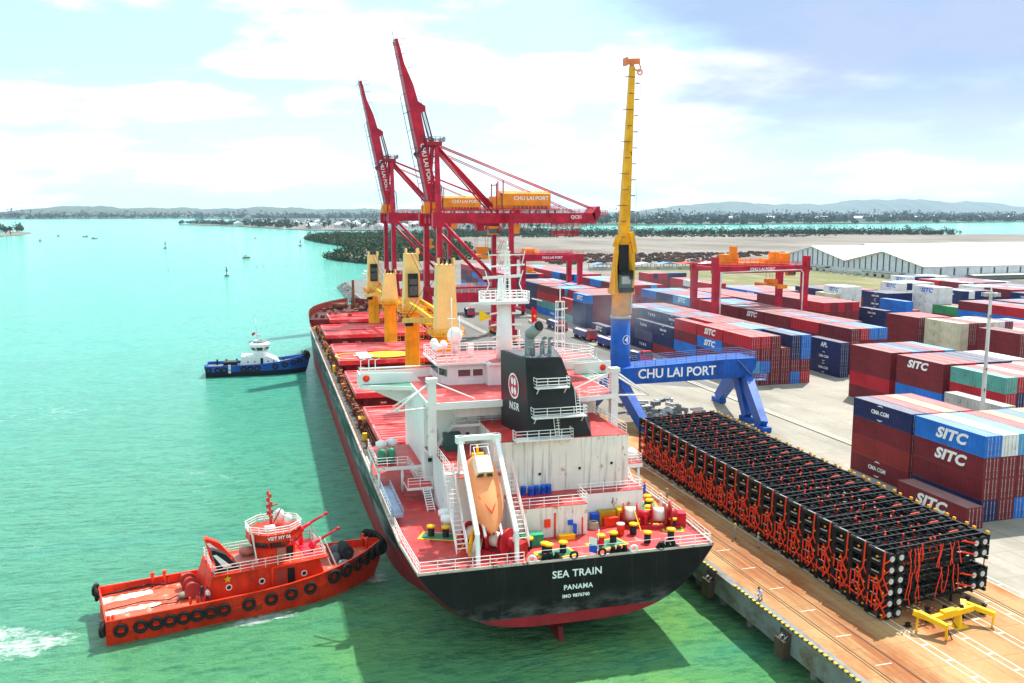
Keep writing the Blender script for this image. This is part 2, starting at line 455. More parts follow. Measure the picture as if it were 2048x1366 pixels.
# quay cope beam on piles, dark void below
cb = MB().box(QX,QX+.9,-50,430,-2.3,.02)
qw = tag(cb.build('quay_wall', WALLM), 'grey concrete quay face along the berth beside the ship', 'quay wall')
pm = MB()
for k in range(86):
    pm.tube((QX+1.6, -44+k*5.5, -7), (QX+1.6, -44+k*5.5, -2.2), .45, 10)
pm.build('pile', WALLM, qw)
pm = MB().box(QX+3.2,QX+3.8,-50,430,-7,-.05)
pm.build('back_wall', BROWN, qw)
# kerb: yellow and black hazard blocks on the cope edge
kb = MB(); y = -20
while y < 230:
    gap = 77.6 < y < 81.4
    if not gap: kb.use(0 if int(round((y+20)/.36)) % 2 else 1).box(QX-.02, QX+.20, y, y+.36, .024, .15)
    y += .36
tag(kb.build('kerb', [SAFETY, BLACKP]), kind='structure')
# fenders on the quay face
fp = MB(); fp.box(-.75,-.05,-.75,.75,-2.75,-1.0); fp.box(-.15,0,-.8,.8,-1.0,-.3)
fm = fp.mesh('fender', paint('fender_dark_brown',(.075,.045,.03),.8,.3))
bb = MB(); bb.torus((-.4,0,-.9),(0,1,0),.25,.06,10,5); bb.tube((-.1,-.4,-.6),(-.6,-.4,-1.0),.05,6); bb.tube((-.1,.4,-.6),(-.6,.4,-1.0),.05,6)
bm_ = bb.mesh('bracket', STEEL)
fy = [68.3, 82.4, 96.5, 110.5, 54.2]
fl = ['brown quay fender nearest the crouching worker in blue', 'brown quay fender just below the starboard stern corner of the ship', 'brown quay fender behind the ship\'s starboard quarter', 'brown quay fender deepest behind the ship', 'brown quay fender nearest the lower edge of the photo']
for k, y in enumerate(fy):
    o = put('quay_fender', fm, None, (QX, y, 0)); put('bracket', bm_, o)
    tag(o, fl[k], 'fender', 'fenders on the quay face')
# painted and steel lines in the apron
mk = ground_material('worn_line_paint', ((.62,.55,.42),(.78,.72,.60)), .6, 3, (.55,.38,.2), stain_amt=.6, stain_scale=.8)
slot = paint('rail_slot_dark', (.05,.03,.02), .8, .3)
RL = MB()
for x0, w in ((48.30,.10),(48.62,.10),(50.95,.14),(68.35,.10),(68.75,.10)): RL.box(x0,x0+w,-40,400,.002,.012)
RL.box(92.7,93.1,60,205,.004,.014)
tag(RL.build('crane_rails', slot), kind='structure')
LM = MB()
for x0, L, st in ((55.2,1,1.7),(59.5,1,1.7),(63.4,1,1.7),(67.3,.9,1.7),(71.8,1,1.7)):
    LM.box(x0-.07,x0+.07,30,130,.012,.016); LM.box(x0+.75,x0+.89,30,130,.012,.016)
    y = 30
    while y < 130: LM.box(x0+.07,x0+.75,y,y+.22,.012,.016); y += 2.9
for x0, w in ((93.4,.28),(94.3,.2)): LM.box(x0,x0+w,60,250,.016,.020)
for x0 in (69.6,70.3,71.0): LM.box(x0,x0+.18,205,470,.016,.020)
y = 60
while y < 128: LM.box(49.0,50.6,y,y+.12,.016,.022); y += 5.4
tag(LM.build('road_markings', mk), kind='structure')
# revetment of rocks at the quay's far end
rk = MB(); rr = random.Random(3)
for k in range(420):
    t = rr.random(); ax, ay = 48+t*20, 498+t*14
    d = rr.random(); s = rr.uniform(.5,1.5)
    rk.cbox((ax-3*d+rr.uniform(-1,1), ay+8*d+rr.uniform(-1,1), -.2-4*d), (s,s*.8,s*.7), rr.random()*3, .7)
for k in range(240):
    t = rr.random(); s = rr.uniform(.5,1.4); d = rr.random()
    rk.cbox((QX+1.5-d*4+t*2, 425+t*75, -.2-3.6*d), (s,s*.8,s*.7), rr.random()*3, .7)
tag(rk.build('revetment', ground_material('rock', ((.25,.24,.22),(.45,.43,.40)), .3, 2)), 'sloping grey rock revetment at the far end of the quay', 'revetment', kind='stuff')

# ---- vegetation in leaf clumps
def leaf_material(name, a, b2):
    m, nt, b = newmat(name)
    c = mixc(nt, mapr(nt, noise(nt, .10, 5, (1,1,1), 'Pos'), .3, .7), a, b2)
    nt.links.new(c, b.inputs['Base Color']); b.inputs['Roughness'].default_value = .75
    b.inputs['Specular IOR Level'].default_value = .2
    return m
LEAFD = leaf_material('mangrove_leaf', (.012,.036,.010), (.040,.078,.020))
LEAFM = leaf_material('palm_leaf', (.018,.045,.012), (.05,.085,.022))
def foliage(name, spots, leaf, mat, parent=None, seed=1):
    """spots: (x, y, z, radius, height, n): many leaf-sized quads through each crown's volume"""
    g = np.random.default_rng(seed); V = []; 
    for (x, y, z, r, h, n) in spots:
        n = int(n)
        u = g.normal(size=(n,3)); u /= np.linalg.norm(u, axis=1)[:,None]
        rad = g.random(n)**.45
        lump = 1 + .35*np.sin(u[:,0]*5+x) * np.cos(u[:,1]*4+y)
        p = u*rad[:,None]*lump[:,None]*np.array([r, r, h/2]) + np.array([x, y, z+h*.55])
        a = g.normal(size=(n,3)); a /= np.linalg.norm(a, axis=1)[:,None]
        c = np.cross(a, g.normal(size=(n,3))); c /= np.linalg.norm(c, axis=1)[:,None]
        s = (leaf*g.uniform(.6,1.4,n))[:,None]
        V.append(np.stack([p-a*s-c*s*.6, p+a*s-c*s*.6, p+a*s+c*s*.6, p-a*s+c*s*.6], 1).reshape(-1,3))
    V = np.concatenate(V); n = len(V)//4
    me = bpy.data.meshes.new(name)
    me.vertices.add(len(V)); me.vertices.foreach_set('co', V.astype(np.float32).ravel())
    me.loops.add(4*n); me.loops.foreach_set('vertex_index', np.arange(4*n, dtype=np.int32))
    me.polygons.add(n); me.polygons.foreach_set('loop_start', np.arange(0,4*n,4,dtype=np.int32)); me.polygons.foreach_set('loop_total', np.full(n,4,dtype=np.int32))
    me.materials.append(mat); me.update(calc_edges=True); me.validate()
    return put(name, me, parent)
def in_poly(x, y, P):
    c = False; j = len(P)-1
    for i in range(len(P)):
        if (P[i][1] > y) != (P[j][1] > y) and x < (P[j][0]-P[i][0])*(y-P[i][1])/(P[j][1]-P[i][1])+P[i][0]: c = not c
        j = i
    return c
def scatter(poly, n, rmin, rmax, hk, leaves, seed):
    r = random.Random(seed); xs = [p[0] for p in poly]; ys = [p[1] for p in poly]; out = []
    while len(out) < n:
        x, y = r.uniform(min(xs),max(xs)), r.uniform(min(ys),max(ys))
        if in_poly(x, y, poly):
            q = r.uniform(rmin,rmax)*r.choice((1,1,.7,1.35)); out.append((x, y, -.5, q, q*hk*r.uniform(.7,1.4), leaves))
    return out
mang = [(68,826),(90,884),(112,986),(129,1092),(114,1132),(94,1290),(86,1440),(125,1550),(300,1580),(420,1540),(420,1440),(300,1330),(240,1150),(230,960),(190,800),(150,700),(104,700),(100,727),(82,770)]
sp = scatter(mang, 1900, 2.5, 5.5, 1.5, 26, 5)
mr_ = random.Random(14)
for a_, b2_ in zip(mang, mang[1:]+mang[:1]):
    L_ = math.hypot(b2_[0]-a_[0], b2_[1]-a_[1])
    if not (a_[1] < 1560 and (a_[0] < 135 or a_[1] < 720)): continue
    for q_ in range(int(L_/2.6)):
        t_ = q_/(L_/2.6); sp.append((a_[0]+(b2_[0]-a_[0])*t_+mr_.uniform(-4.5,1.5), a_[1]+(b2_[1]-a_[1])*t_+mr_.uniform(-4,2), -4.6, mr_.uniform(3,5), mr_.uniform(5,8), 34))
tag(foliage('mangrove', sp, .75, LEAFD, None, 4), 'dark green mangrove thicket on the low spits behind the quay', 'mangrove', kind='stuff')
strip = [(300,1500),(420,1440),(644,1400),(950,1340),(1120,1260),(1180,1295),(1000,1415),(644,1465),(300,1585)]
sp = scatter(strip, 1700, 3, 6, 1.7, 22, 6)
tag(foliage('shore_scrub', sp, .95, LEAFD, None, 5), 'line of dark green scrub along the river bank behind the sand', 'scrub', kind='stuff')
st2 = [(300,1330),(520,1290),(820,1230),(930,1290),(640,1390),(420,1430),(310,1440)]
sp = scatter(st2, 420, 1.5, 3, 1.0, 18, 8)
st3 = [(105,700),(150,690),(200,720),(230,900),(180,800)]
sp += scatter(st3, 160, 1.5, 3, 1.0, 18, 9)
tag(foliage('low_scrub', sp, .8, LEAFM, None, 6), 'patchy low green scrub on the sandy ground', 'scrub', kind='stuff')
# ---- far shores and hills: solid ridges with real depth
def ridge(name, x0, x1, y, dy, h, mat, seed, nx=160, bump=.35, zfoot=WZ-1, ends=True, label=None, slope=0):
    g = random.Random(seed); ph = [g.uniform(0,6.28) for _ in range(8)]; rows = []
    for j in range(7):
        q = j/6; row = []
        for i in range(nx+1):
            t = i/nx; x = x0+(x1-x0)*t
            f = 1+bump*(math.sin(t*7+ph[0])*.6+math.sin(t*17+ph[1])*.4+math.sin(t*43+ph[2])*.22+math.sin(t*111+ph[3])*.14)
            e = min(1, min(t,1-t)*6)**.7 if ends else 1
            z = zfoot+(h*f*e-zfoot)*math.sin(math.pi*min(q*1.0,1))**.8
            row.append((x, y+slope*(x-x0)+dy*(q-.2)+g.uniform(-.02,.02)*dy, z+g.uniform(-.05,.05)*h*(0 < j < 6)))
        rows.append(row)
    return tag(MB().grid(rows).build(name, mat), kind='structure')
HILLM = ground_material('hill_forest', ((.045,.075,.04),(.08,.105,.06)), .002, .02)
ridge('hills', -2600, 4200, 9800, 1500, 95, HILLM, 4, 200, .38)
ridge('hills', -4500, 300, 8200, 700, 42, HILLM, 9, 200, .30)
ridge('hills', 5200, 12500, 11500, 2000, 190, HILLM, 12, 200, .30)
ridge('hills', 2500, 14000, 9300, 900, 42, HILLM, 21, 260, .3)
# ---- far land across the river, the town spit and the islet
sheet('far_land', [(500,2900),(760,2760),(1229,2690),(2200,2860),(3150,3120),(5000,3450),(15000,9000),(4000,9600),(300,9000),(-200,6300)], -1.5, FARG, 4)
sheet('far_land', [(-6500,6300),(-1440,6100),(-500,6500),(170,6250),(900,6100),(900,9000),(-6500,9000)], -1.5, FARG, 4)
TOWNP = [(-225,3230),(-60,2880),(60,2400),(130,2150),(284,2067),(600,2100),(780,2260),(700,2900),(400,3600),(0,3700),(-190,3400)]
sheet('town_spit', TOWNP, -2.4, SANDM, 3)
ISLE = [(-760,1690),(-560,1690),(-410,1720),(-400,1850),(-424,2040),(-520,2200),(-760,2300)]
sheet('islet', ISLE, -2.6, SANDM, 3)
FARLEAF = leaf_material('far_tree_leaf', (.015,.035,.012), (.040,.065,.024))
bank = [(520,2915),(1229,2695),(2200,2865),(3150,3125),(5000,3455),(5600,4300),(3300,4200),(1500,3600),(700,3500)]
sp = scatter(bank, 900, 12, 24, 1.0, 22, 31)
bank2 = [(700,3500),(3300,4200),(7000,5200),(8000,7500),(3500,6500),(600,5200)]
sp += scatter(bank2, 700, 18, 36, 1.1, 18, 32)
lsh = [(-4200,6320),(-1440,6110),(170,6260),(880,6110),(880,6600),(-4200,6900)]
sp += scatter(lsh, 700, 16, 32, 1.2, 16, 33)
tag(foliage('far_woods', sp, 5.0, FARLEAF, None, 9), 'distant dark tree cover along the far river bank', 'woods', kind='stuff')
sp = scatter(TOWNP, 220, 5, 9, 1.6, 26, 35) + scatter([(-225,3225),(-60,2880),(100,2300),(130,2420),(-40,3000),(-190,3300)], 110, 5, 10, 1.5, 26, 36)
tag(foliage('town_trees', sp, 2.0, FARLEAF, None, 10), 'scattered palms and trees among the houses of the town spit', 'trees', kind='stuff')
sp = scatter(ISLE, 130, 5, 9, 1.9, 40, 37)
tag(foliage('islet_trees', sp, 1.6, FARLEAF, None, 11), 'trees crowding the small islet at the left edge', 'trees', kind='stuff')
hw = [paint('house_wall_white',(.75,.74,.70)), paint('house_wall_cream',(.66,.58,.44)), paint('house_wall_blue',(.42,.52,.62)), paint('house_wall_grey',(.5,.5,.5))]
hr = [paint('roof_tile_red',(.36,.12,.07)), paint('roof_sheet_grey',(.45,.47,.50)), paint('roof_sheet_blue',(.16,.28,.48)), paint('roof_sheet_white',(.72,.74,.76))]
def house_mesh(w, d, h, wm, rm, name='house'):
    mb = MB(); mb.use(0).box(-w/2,w/2,-d/2,d/2,-2,h)
    mb.use(1).extr([(-w/2-.5,-d/2-.5,h),(w/2+.5,-d/2-.5,h),(0,-d/2-.5,h+w*.28)], (0,d+1,0))
    return mb.mesh(name, [hw[wm], hr[rm]])
hms = [(house_mesh(w,d,h,a,b), a, b) for (w,d,h,a,b) in ((11,16,7,0,0),(14,22,6,0,1),(10,13,9,1,2),(18,26,8,0,3),(9,12,12,2,1),(22,34,9,3,3))]
wname = ['white','cream','pale blue','grey']; rname = ['red','grey','blue','white']
hx = random.Random(44); hn = 0
while hn < 110:
    x, y = hx.uniform(-200,780), hx.uniform(2070,3400)
    if not in_poly(x, y, TOWNP): continue
    if hx.random() > .45 + .55*(2900-y)/800: continue
    me, a, b = hms[hx.randrange(6)]
    tag(put('house', me, None, (x,y,-2.4), hx.uniform(-.5,.5)), f'far-off {wname[a]} house with {rname[b]} roof in the town across the water', 'house', f'{wname[a]} houses with {rname[b]} roofs in the far town')
    hn += 1
for k in range(34):
    x = hx.uniform(700,4200); y = hx.uniform(2800,3000)+ (x-1200)*.24 + hx.uniform(0,600)
    me, a, b = hms[(1,3,5)[hx.randrange(3)]]
    o = tag(put('house', me, None, (x,y,2), hx.uniform(-.5,.5)), f'lone {wname[a]} building with {rname[b]} roof among trees on the far bank', 'house', f'{wname[a]} buildings with {rname[b]} roofs on the far bank'); o.scale = (1.6,1.6,1.3)
for k, (x,y) in enumerate(((-470,1705),(-436,1712),(-520,1700),(-418,1760))):
    tag(put('house', hms[(1,3,0,1)[k]][0], None, (x,y,-2.4), .2*k), ['low white house with grey roof on the shore of the islet','large white house with white roof on the shore of the islet','white red-roofed house on the shore of the islet, leftmost','small white grey-roofed house at the tip of the islet'][k], 'house')
# fishing boats moored off the town, small craft on the river, buoys
def boat_mesh(L, B, hull, cabin):
    mb = MB(); rows = []
    for t in (0,.2,.5,.75,.92,1):
        b = B/2*(1 if t < .6 else max(.04, 1-((t-.6)/.4)**1.7)); z = .9+.9*max(0,t-.5)**2*4*.6
        y = (t-.5)*L
        rows.append([(-b,y,z),(-b*.85,y,.0),(0,y,-.4),(b*.85,y,0),(b,y,z)])
    mb.use(0).grid(rows, False)
    for a, c in zip(rows, rows[1:]): mb.add([a[0],a[4],c[4],c[0]], [(0,1,2,3)])
    mb.add(rows[0], [(0,1,2,3,4)])
    mb.use(1).box(-B*.32,B*.32,-L*.38,-L*.05,.9,2.9).box(-B*.38,B*.38,-L*.4,-L*.02,2.9,3.1).tube((0,L*.1,.9),(0,L*.1,5),.08,5)
    return mb.mesh('fishing_boat', [hull, cabin])
bmats = [(paint('boat_blue',(.05,.16,.36)),WHITE),(paint('boat_grey',(.3,.33,.36)),WHITE),(paint('boat_brown',(.16,.10,.06)),hw[1])]
bms = [boat_mesh(17,4.6,*bmats[0]), boat_mesh(20,5,*bmats[1]), boat_mesh(9,2.6,*bmats[2])]
for k in range(26):
    t = hx.random(); x = 80+hx.random()*330; y = 2360-x*.75+hx.uniform(-60,20) if x < 300 else 2045+hx.uniform(-60,0)
    i = k % 2
    tag(put('fishing_boat', bms[i], None, (x,y,WZ+.3), hx.uniform(0,6.28)), ['blue-hulled fishing boat moored off the far town', 'grey-hulled fishing boat moored off the far town'][i], 'boat', ['blue boats off the far town','grey boats off the far town'][i])
for k in range(9):
    x, y = hx.uniform(-330,40), hx.uniform(820,1750)
    if in_poly(x, y, ISLE) or x < -.30*y+120: continue
    tag(put('small_boat', bms[2], None, (x,y,WZ+.2), hx.uniform(0,6.28)), 'tiny dark wooden boat out on the open turquoise river', 'boat', 'small boats out on the river')
bu = MB(); bu.use(0).lathe((0,0,0), [(.1,-.4),(1.3,-.3),(1.3,.5),(.3,.7),(.12,4.2)], 12); bu.use(0).extr([(-.7,0,2.6),(.7,0,2.6),(0,0,4.6)], (0,.15,0)); bu.ball((0,0,4.7),.35,6)
bme = bu.mesh('buoy', [paint('buoy_dark',(.03,.06,.05))])
for k, (x, y, l) in enumerate(((-15.5,624,'dark navigation buoy in open water, the large one left of the pale lamp post'),(-95,1130,'dark navigation buoy far out left of the town spit'),(60,1160,'dark navigation buoy off the mangrove point'))):
    o = tag(put('buoy', bme, None, (x,y,WZ)), l, 'buoy'); o.scale = (1.2+.5*(k > 0),)*3
skm = MB()
for k in range(60):
    x, y = -80+k*2.6+hx.uniform(-1,1), 700+hx.uniform(-12,12)+k*.6
    skm.tube((x,y,WZ-1),(x+hx.uniform(-.3,.3),y,WZ+hx.uniform(1,2.2)),.09,4)
tag(skm.build('fishing_stakes', BROWN), 'thin row of wooden fishing stakes standing in the river', 'stakes', kind='stuff')
# ---- warehouses: gabled white sheds
WSHED = paint('shed_cladding', (.66,.68,.70), .5, .08, .4, .1, .4)
WROOF = paint('shed_roof', (.84,.83,.78), .5, .05, .1, .1, .05)
SLOTG = paint('shed_window_strip', (.10,.11,.12), .4, .2)
SHELT = paint('canopy_weathered', (.50,.50,.44), .7, .2, .4, .3)
def warehouse(y0, y1, zr, x0=360, L=330, ze=7.6, label='', side=False):
    ym = (y0+y1)/2; r = empty('warehouse', (x0,ym,0)); tag(r, label, 'warehouse')
    w = (y1-y0)/2
    mb = MB(); mb.extr([(0,-w,-1),(0,w,-1),(0,w,ze),(0,0,zr-.3),(0,-w,ze)], (L,0,0)); mb.build('wall', WSHED, r)
    rf = MB()
    for s in (-1,1): rf.extr([(-1.5,s*(w+.3),ze-.2),(-1.5,0,zr-.2),(-1.5,0,zr+.25),(-1.5,s*(w+.3),ze+.25)], (L+2,0,0))
    rf.build('roof', WROOF, r)
    for k in range(-6,7):
        yy = k*w/6.4; top = ze+(zr-ze)*(1-abs(yy)/w)-.8
        if abs(k) > 6 or top < 3.2: continue
        MB().box(-.18,.0,yy-.45,yy+.45,3.4,top).build('window', SLOTG, r)
    cn = MB(); cn.extr([(0,-w*.55,3.1),(-5,-w*.55,2.5),(-5,-w*.55,2.7),(0,-w*.55,3.4)], (0,w*1.1,0))
    cn.build('canopy', SHELT, r)
    for k in range(7): MB().box(-.2,0,-w*.5+k*w*.165,-w*.5+k*w*.165+2.6,0,2.4).build('door', SLOTG, r)
    if side:
        for k in range(12):
            MB().box(10+k*9.2,11.0+k*9.2,-w-.18,-w,2.6,ze-.9).build('window', SLOTG, r)
        MB().extr([(28,-w,2.9),(28,-w-6,2.4),(28,-w-6,2.6),(28,-w,3.3)], (90,0,0)).build('canopy', SHELT, r)
    return r
warehouse(420.5,490,14.8, label='white warehouse with the broad roof nearest the stacked containers', side=True)
warehouse(490.3,562,15.2, label='white gabled warehouse adjoining behind the nearest one')
warehouse(585,650,12.5, x0=470, L=520, ze=8, label='long low white warehouse roof farthest back')
wl_ = empty('site_wall', (352,500,0)); tag(wl_, 'low grey wall with openings in front of the warehouse gables', 'wall')
mb = MB()
for k in range(22): mb.box(-3,-2.6,-78+k*7,-74+k*7,0,2.2)
mb.box(-3.05,-2.55,-78,78,2.2,2.6); mb.build('panel', SHELT, wl_)
# timber and scrap lots behind the yard
lot = MB(); lr = random.Random(12)
for k in range(700):
    x, y = lr.uniform(215,470), lr.uniform(620,760)
    if in_poly(x, y, [(330,575),(480,600),(500,640),(420,700),(330,620)]): continue
    if x > 360 and y < 640: continue
    s = lr.uniform(2,7); lot.use(lr.randrange(3)).cbox((x,y,.5),(s,s*.5,lr.uniform(1,2.8)),lr.random()*3,.7)
tag(lot.build('scrap_piles', [paint('scrap_brown',(.10,.05,.03),.9,.4), paint('scrap_dark',(.05,.035,.03),.9,.4), paint('scrap_red',(.11,.045,.03),.9,.4)]), 'dark brown heaps of timber and scrap beyond the container yard', 'scrap', kind='stuff')
for k in range(9):
    o = empty('storage_shed', (222+k*15, 560-k*2, 0)); tag(o, f'open storage shed with {["blue","red","white"][k%3]} sheet roof beyond the yard', 'shed', f'{["blue","red","white"][k%3]} roofed sheds beyond the yard')
    mb = MB(); mb.extr([(-7,-5,3.6),(7,-5,3.6),(0,-5,4.8)], (0,10,0)); mb.build('roof', [hr[2],paint('roof_red_bright',(.6,.05,.04)),hr[3]][k%3], o)
    mb = MB()
    for a in (-6.5,0,6.5):
        for b in (-4.5,4.5): mb.box(a-.2,a+.2,b-.2,b+.2,0,3.7)
    mb.box(-6.4,6.4,-4,4,0,1.5); mb.build('post', SHELT, o)
# white double-armed ornamental lamp on the quay end
lp = empty('lamp_post', (42.2+4.6,372,0)); tag(lp, 'ornate white multi-armed lamp post at the far end of the quay', 'lamp post')
mb = MB(); mb.lathe((0,0,0), [(.9,0),(.9,1.2),(.5,1.6),(.38,3),(.3,10.5),(.55,11),(.2,12),(.12,14.6)], 12)
mb.build('pole', WHITE2, lp)
for k in range(8):
    a = k*math.pi/4; d = Vector((math.cos(a),math.sin(a),0)); z0 = 10.6+1.0*(k%2)
    mb = MB(); pts = [Vector((0,0,z0)), d*1.2+Vector((0,0,z0-.5)), d*2.3+Vector((0,0,z0+.3)), d*2.9+Vector((0,0,z0+1.6))]
    mb.path(pts, .14, 6); a_ = mb.build('arm', WHITE2, lp)
    MB().ball(tuple(d*2.9+Vector((0,0,z0+2.0))), .5, 8).build('globe', WHITE2, a_)
# tall floodlight mast between the nearest container rows
fm_ = empty('floodlight_mast', (108.6,112.4,0)); tag(fm_, 'tall pale tapered floodlight mast with rust stains between container rows', 'light mast')
PALEM = paint('mast_galvanised', (.62,.60,.58), .5, .12, .5, .5, .1)
MB().lathe((0,0,0), [(.42,0),(.40,1),(.22,25.6),(.05,26.2)], 14).build('pole', PALEM, fm_)
mb = MB(); mb.torus((0,0,25.4),(0,0,1),.9,.07,16,6)
for k in range(6):
    a = k*math.pi/3; mb.bar((0,0,25.4),(.9*math.cos(a),.9*math.sin(a),25.4),.08)
ringo = mb.build('ring', PALEM, fm_)
for k in range(6):
    a = k*math.pi/3+.2; MB().cbox((1.1*math.cos(a),1.1*math.sin(a),25.2),(.5,.4,.55),a,.8).build('floodlight', STEEL, fm_)
# ================================================================ CONTAINERS
CC = {'m':('maroon',(.185,.018,.026)), 'r':('red',(.46,.014,.026)), 'e':('brick red',(.28,.026,.024)), 'b':('bright blue',(.015,.17,.60)), 'c':('light blue',(.07,.34,.62)),
      'n':('navy',(.014,.026,.10)), 't':('teal',(.10,.34,.29)), 'k':('beige',(.62,.57,.40)), 'w':('white',(.74,.75,.74)), 'g':('grey',(.42,.43,.40)),
      'v':('green',(.04,.26,.10)), 'o':('orange-tan',(.72,.36,.16)), 'u':('slate',(.08,.085,.16))}
CM = {k: paint('container_'+v[0].replace(' ','_').replace('-','_'), v[1], .48, .16, .25, .18, .3, dust_sun=.30) for k, v in CC.items()}
L40, W8, TH, PX, PY = 12.19, 2.44, 2.69, 2.52, 12.55
_cm = {}
def container_body(col, lod):
    k = (col, lod)
    if k in _cm: return _cm[k]
    mb = MB(); L, W, H = L40, W8, TH
    if lod:
        for x in (0, W-.13):
            for y in (0, L-.13): mb.box(x,x+.13,y,y+.13,0,H)
        for x in (.0, W-.1):
            mb.box(x+.01,x+.09,.13,L-.13,0,.15); mb.box(x+.01,x+.09,.13,L-.13,H-.1,H-.002)
        for y in (0, L-.1):
            mb.box(.13,W-.13,y+.01,y+.09,0,.15); mb.box(.13,W-.13,y+.01,y+.09,H-.1,H-.002)
        def zig(n, a, b, d):
            out = []
            for i in range(n):
                p = (b-a)/n; s = a+p*i
                out += [(s,0),(s+p*.3,0),(s+p*.5,d),(s+p*.8,d)]
            return out + [(b,0)]
        z = zig(34 if lod > 1 else 17, .13, L-.13, .05)
        for x, sg in ((.012,1),(W-.012,-1)): mb.grid([[(x+sg*d,y,.15) for y,d in z],[(x+sg*d,y,H-.1) for y,d in z]], False)
        mb.grid([[(.09,y,H-.015-d*.4) for y,d in z],[(W-.09,y,H-.015-d*.4) for y,d in z]], False)
        zz = zig(7,.13,W-.13,.05)
        mb.grid([[(x,L-.015-d,.15) for x,d in zz],[(x,L-.015-d,H-.1) for x,d in zz]], False)
        mb.add([(.1,.04,.1),(W-.1,.04,.1),(W-.1,.04,H-.1),(.1,.04,H-.1)],[(0,1,2,3)])
    else:
        mb.box(0,W,0,L,0,H-.004)
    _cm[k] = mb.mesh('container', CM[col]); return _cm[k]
def container_doors(col):
    k = (col, 'door')
    if k in _cm: return _cm[k]
    ds = []
    for x0 in (.14, W8/2+.01):
        mb = MB(); x1 = x0+W8/2-.15
        mb.box(x0,x1,.0,.035,.16,TH-.11)
        for i in range(5): mb.box(x0+.04,x1-.04,-.018,.0,.28+i*.48,.58+i*.48)
        ds.append((mb.mesh('door', CM[col]), rods(x0)))
    _cm[k] = ds; return ds
ROD = paint('door_rod_steel', (.52,.47,.44), .5, .25)
def rods(x0):
    k = ('rods', x0)
    if k in _cm: return _cm[k]
    mb = MB()
    for dx in (.25, .75): mb.tube((x0+dx,-.045,.12),(x0+dx,-.045,TH-.08),.024,5); mb.box(x0+dx-.12,x0+dx+.05,-.07,-.03,1.05,1.12)
    for dx in (.25, .75):
        for zz in (.3,1.3,2.3): mb.box(x0+dx-.06,x0+dx+.06,-.06,-.01,zz,zz+.07)
    _cm[k] = mb.mesh('lock_rods', ROD); return _cm[k]
def tmesh_sitc(mat):
    me = text_mesh('SITC', 1.9, .085, .28, mat, spacing=1.06)
    if not me.get('wide'):
        for v in me.vertices: v.co.x *= 1.28
        me['wide'] = 1
    return me
def tmesh_cma(big):
    k = ('cma', big)
    if k in _txt: return _txt[k]
    mb = MB(); me0 = text_mesh('CMA CGM', .80, .02, 0, TXT)
    for v in me0.vertices: mb.v.append(tuple(v.co))
    for p in me0.polygons: mb.f.append(list(p.vertices)); mb.m.append(0); mb.sm.append(False)
    for s in (1,-1):
        out = []
        for i in range(13):
            a = R(62+56*i/12) if s > 0 else R(242+56*i/12)
            w = .07*math.sin(math.pi*i/12)+.01
            for q in (-w, w): out.append(((1.05+q)*math.cos(a)*1.25, (1.05+q)*math.sin(a)*1.0, .012))
        mb.add(out, [(2*i,2*i+1,2*i+3,2*i+2) for i in range(12)])
    _txt[k] = mb.mesh('lettering', TXT); return _txt[k]
_spec = []
ORD = ['first','second','third','fourth','fifth','sixth','seventh','eighth','ninth','tenth']
def place_container(x, y, z, col, label, lod, doors, logo=None, group='stacked shipping containers'):
    _spec.append((x, y, z, col, label, lod, doors, logo, group))
def make_container(x, y, z, col, label, lod, doors, logo, group):
    o = put('shipping_container', container_body(col, lod), None, (x, y, z))
    tag(o, label, 'container', group)
    if doors:
        for me, rd in container_doors(col):
            d = put('door', me, o); put('lock_rods', rd, d)
    if logo:
        kind, fr, mat = logo
        me = {'S': lambda: tmesh_sitc(mat), 'C': lambda: tmesh_cma(False), 'A': lambda: text_mesh('APL', 1.5, .05, 0, mat), 'K': lambda: text_mesh('YANG', 1.0, .04, 0, mat, spacing=2.0),
              'D': lambda: text_mesh('DONGJIN', 1.0, .03, 0, mat)}[kind]()
        letter('', 1, (-.022 if lod else -.016, L40*fr, TH*.53), (0,-1,0), (0,0,1), o, me=me)
    return o
def finish_containers(limit=296):
    """the containers that show largest become objects; the far rest is one object"""
    from mathutils.bvhtree import BVHTree
    V, F = [], []
    for (x, y, z, *_r) in _spec:
        o = len(V); V += [(x+a*W8, y+b*L40, z+c*TH) for a in (0,1) for b in (0,1) for c in (0,1)]
        F += [[o+i for i in f] for f in ((0,1,3,2),(4,6,7,5),(0,4,5,1),(2,3,7,6),(0,2,6,4),(1,5,7,3))]
    tree = BVHTree.FromPolygons([Vector(v) for v in V], F)
    M = cam.rotation_euler.to_matrix(); O = Vector(cam.location); hit = [0]*len(_spec)
    for i in range(860, 2048, 3):
        for j in range(480, 1366, 3):
            d = M @ Vector(((i-1024)/1810, (683-j)/1810, -1))
            r = tree.ray_cast(O, d)
            if r[2] is not None: hit[r[2]//6] += 1
    order = sorted(range(len(_spec)), key=lambda k: -hit[k])
    big = set(k for k in order[:limit] if hit[k] > 0)
    mb = MB(); cols = list(CC)
    for k, s in enumerate(_spec):
        if k in big: make_container(*s)
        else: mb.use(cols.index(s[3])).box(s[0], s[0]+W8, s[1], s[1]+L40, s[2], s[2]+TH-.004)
    tag(mb.build('container_stacks', [CM[c] for c in cols]), 'distant containers stacked across the far end of the yard', 'containers', kind='stuff')
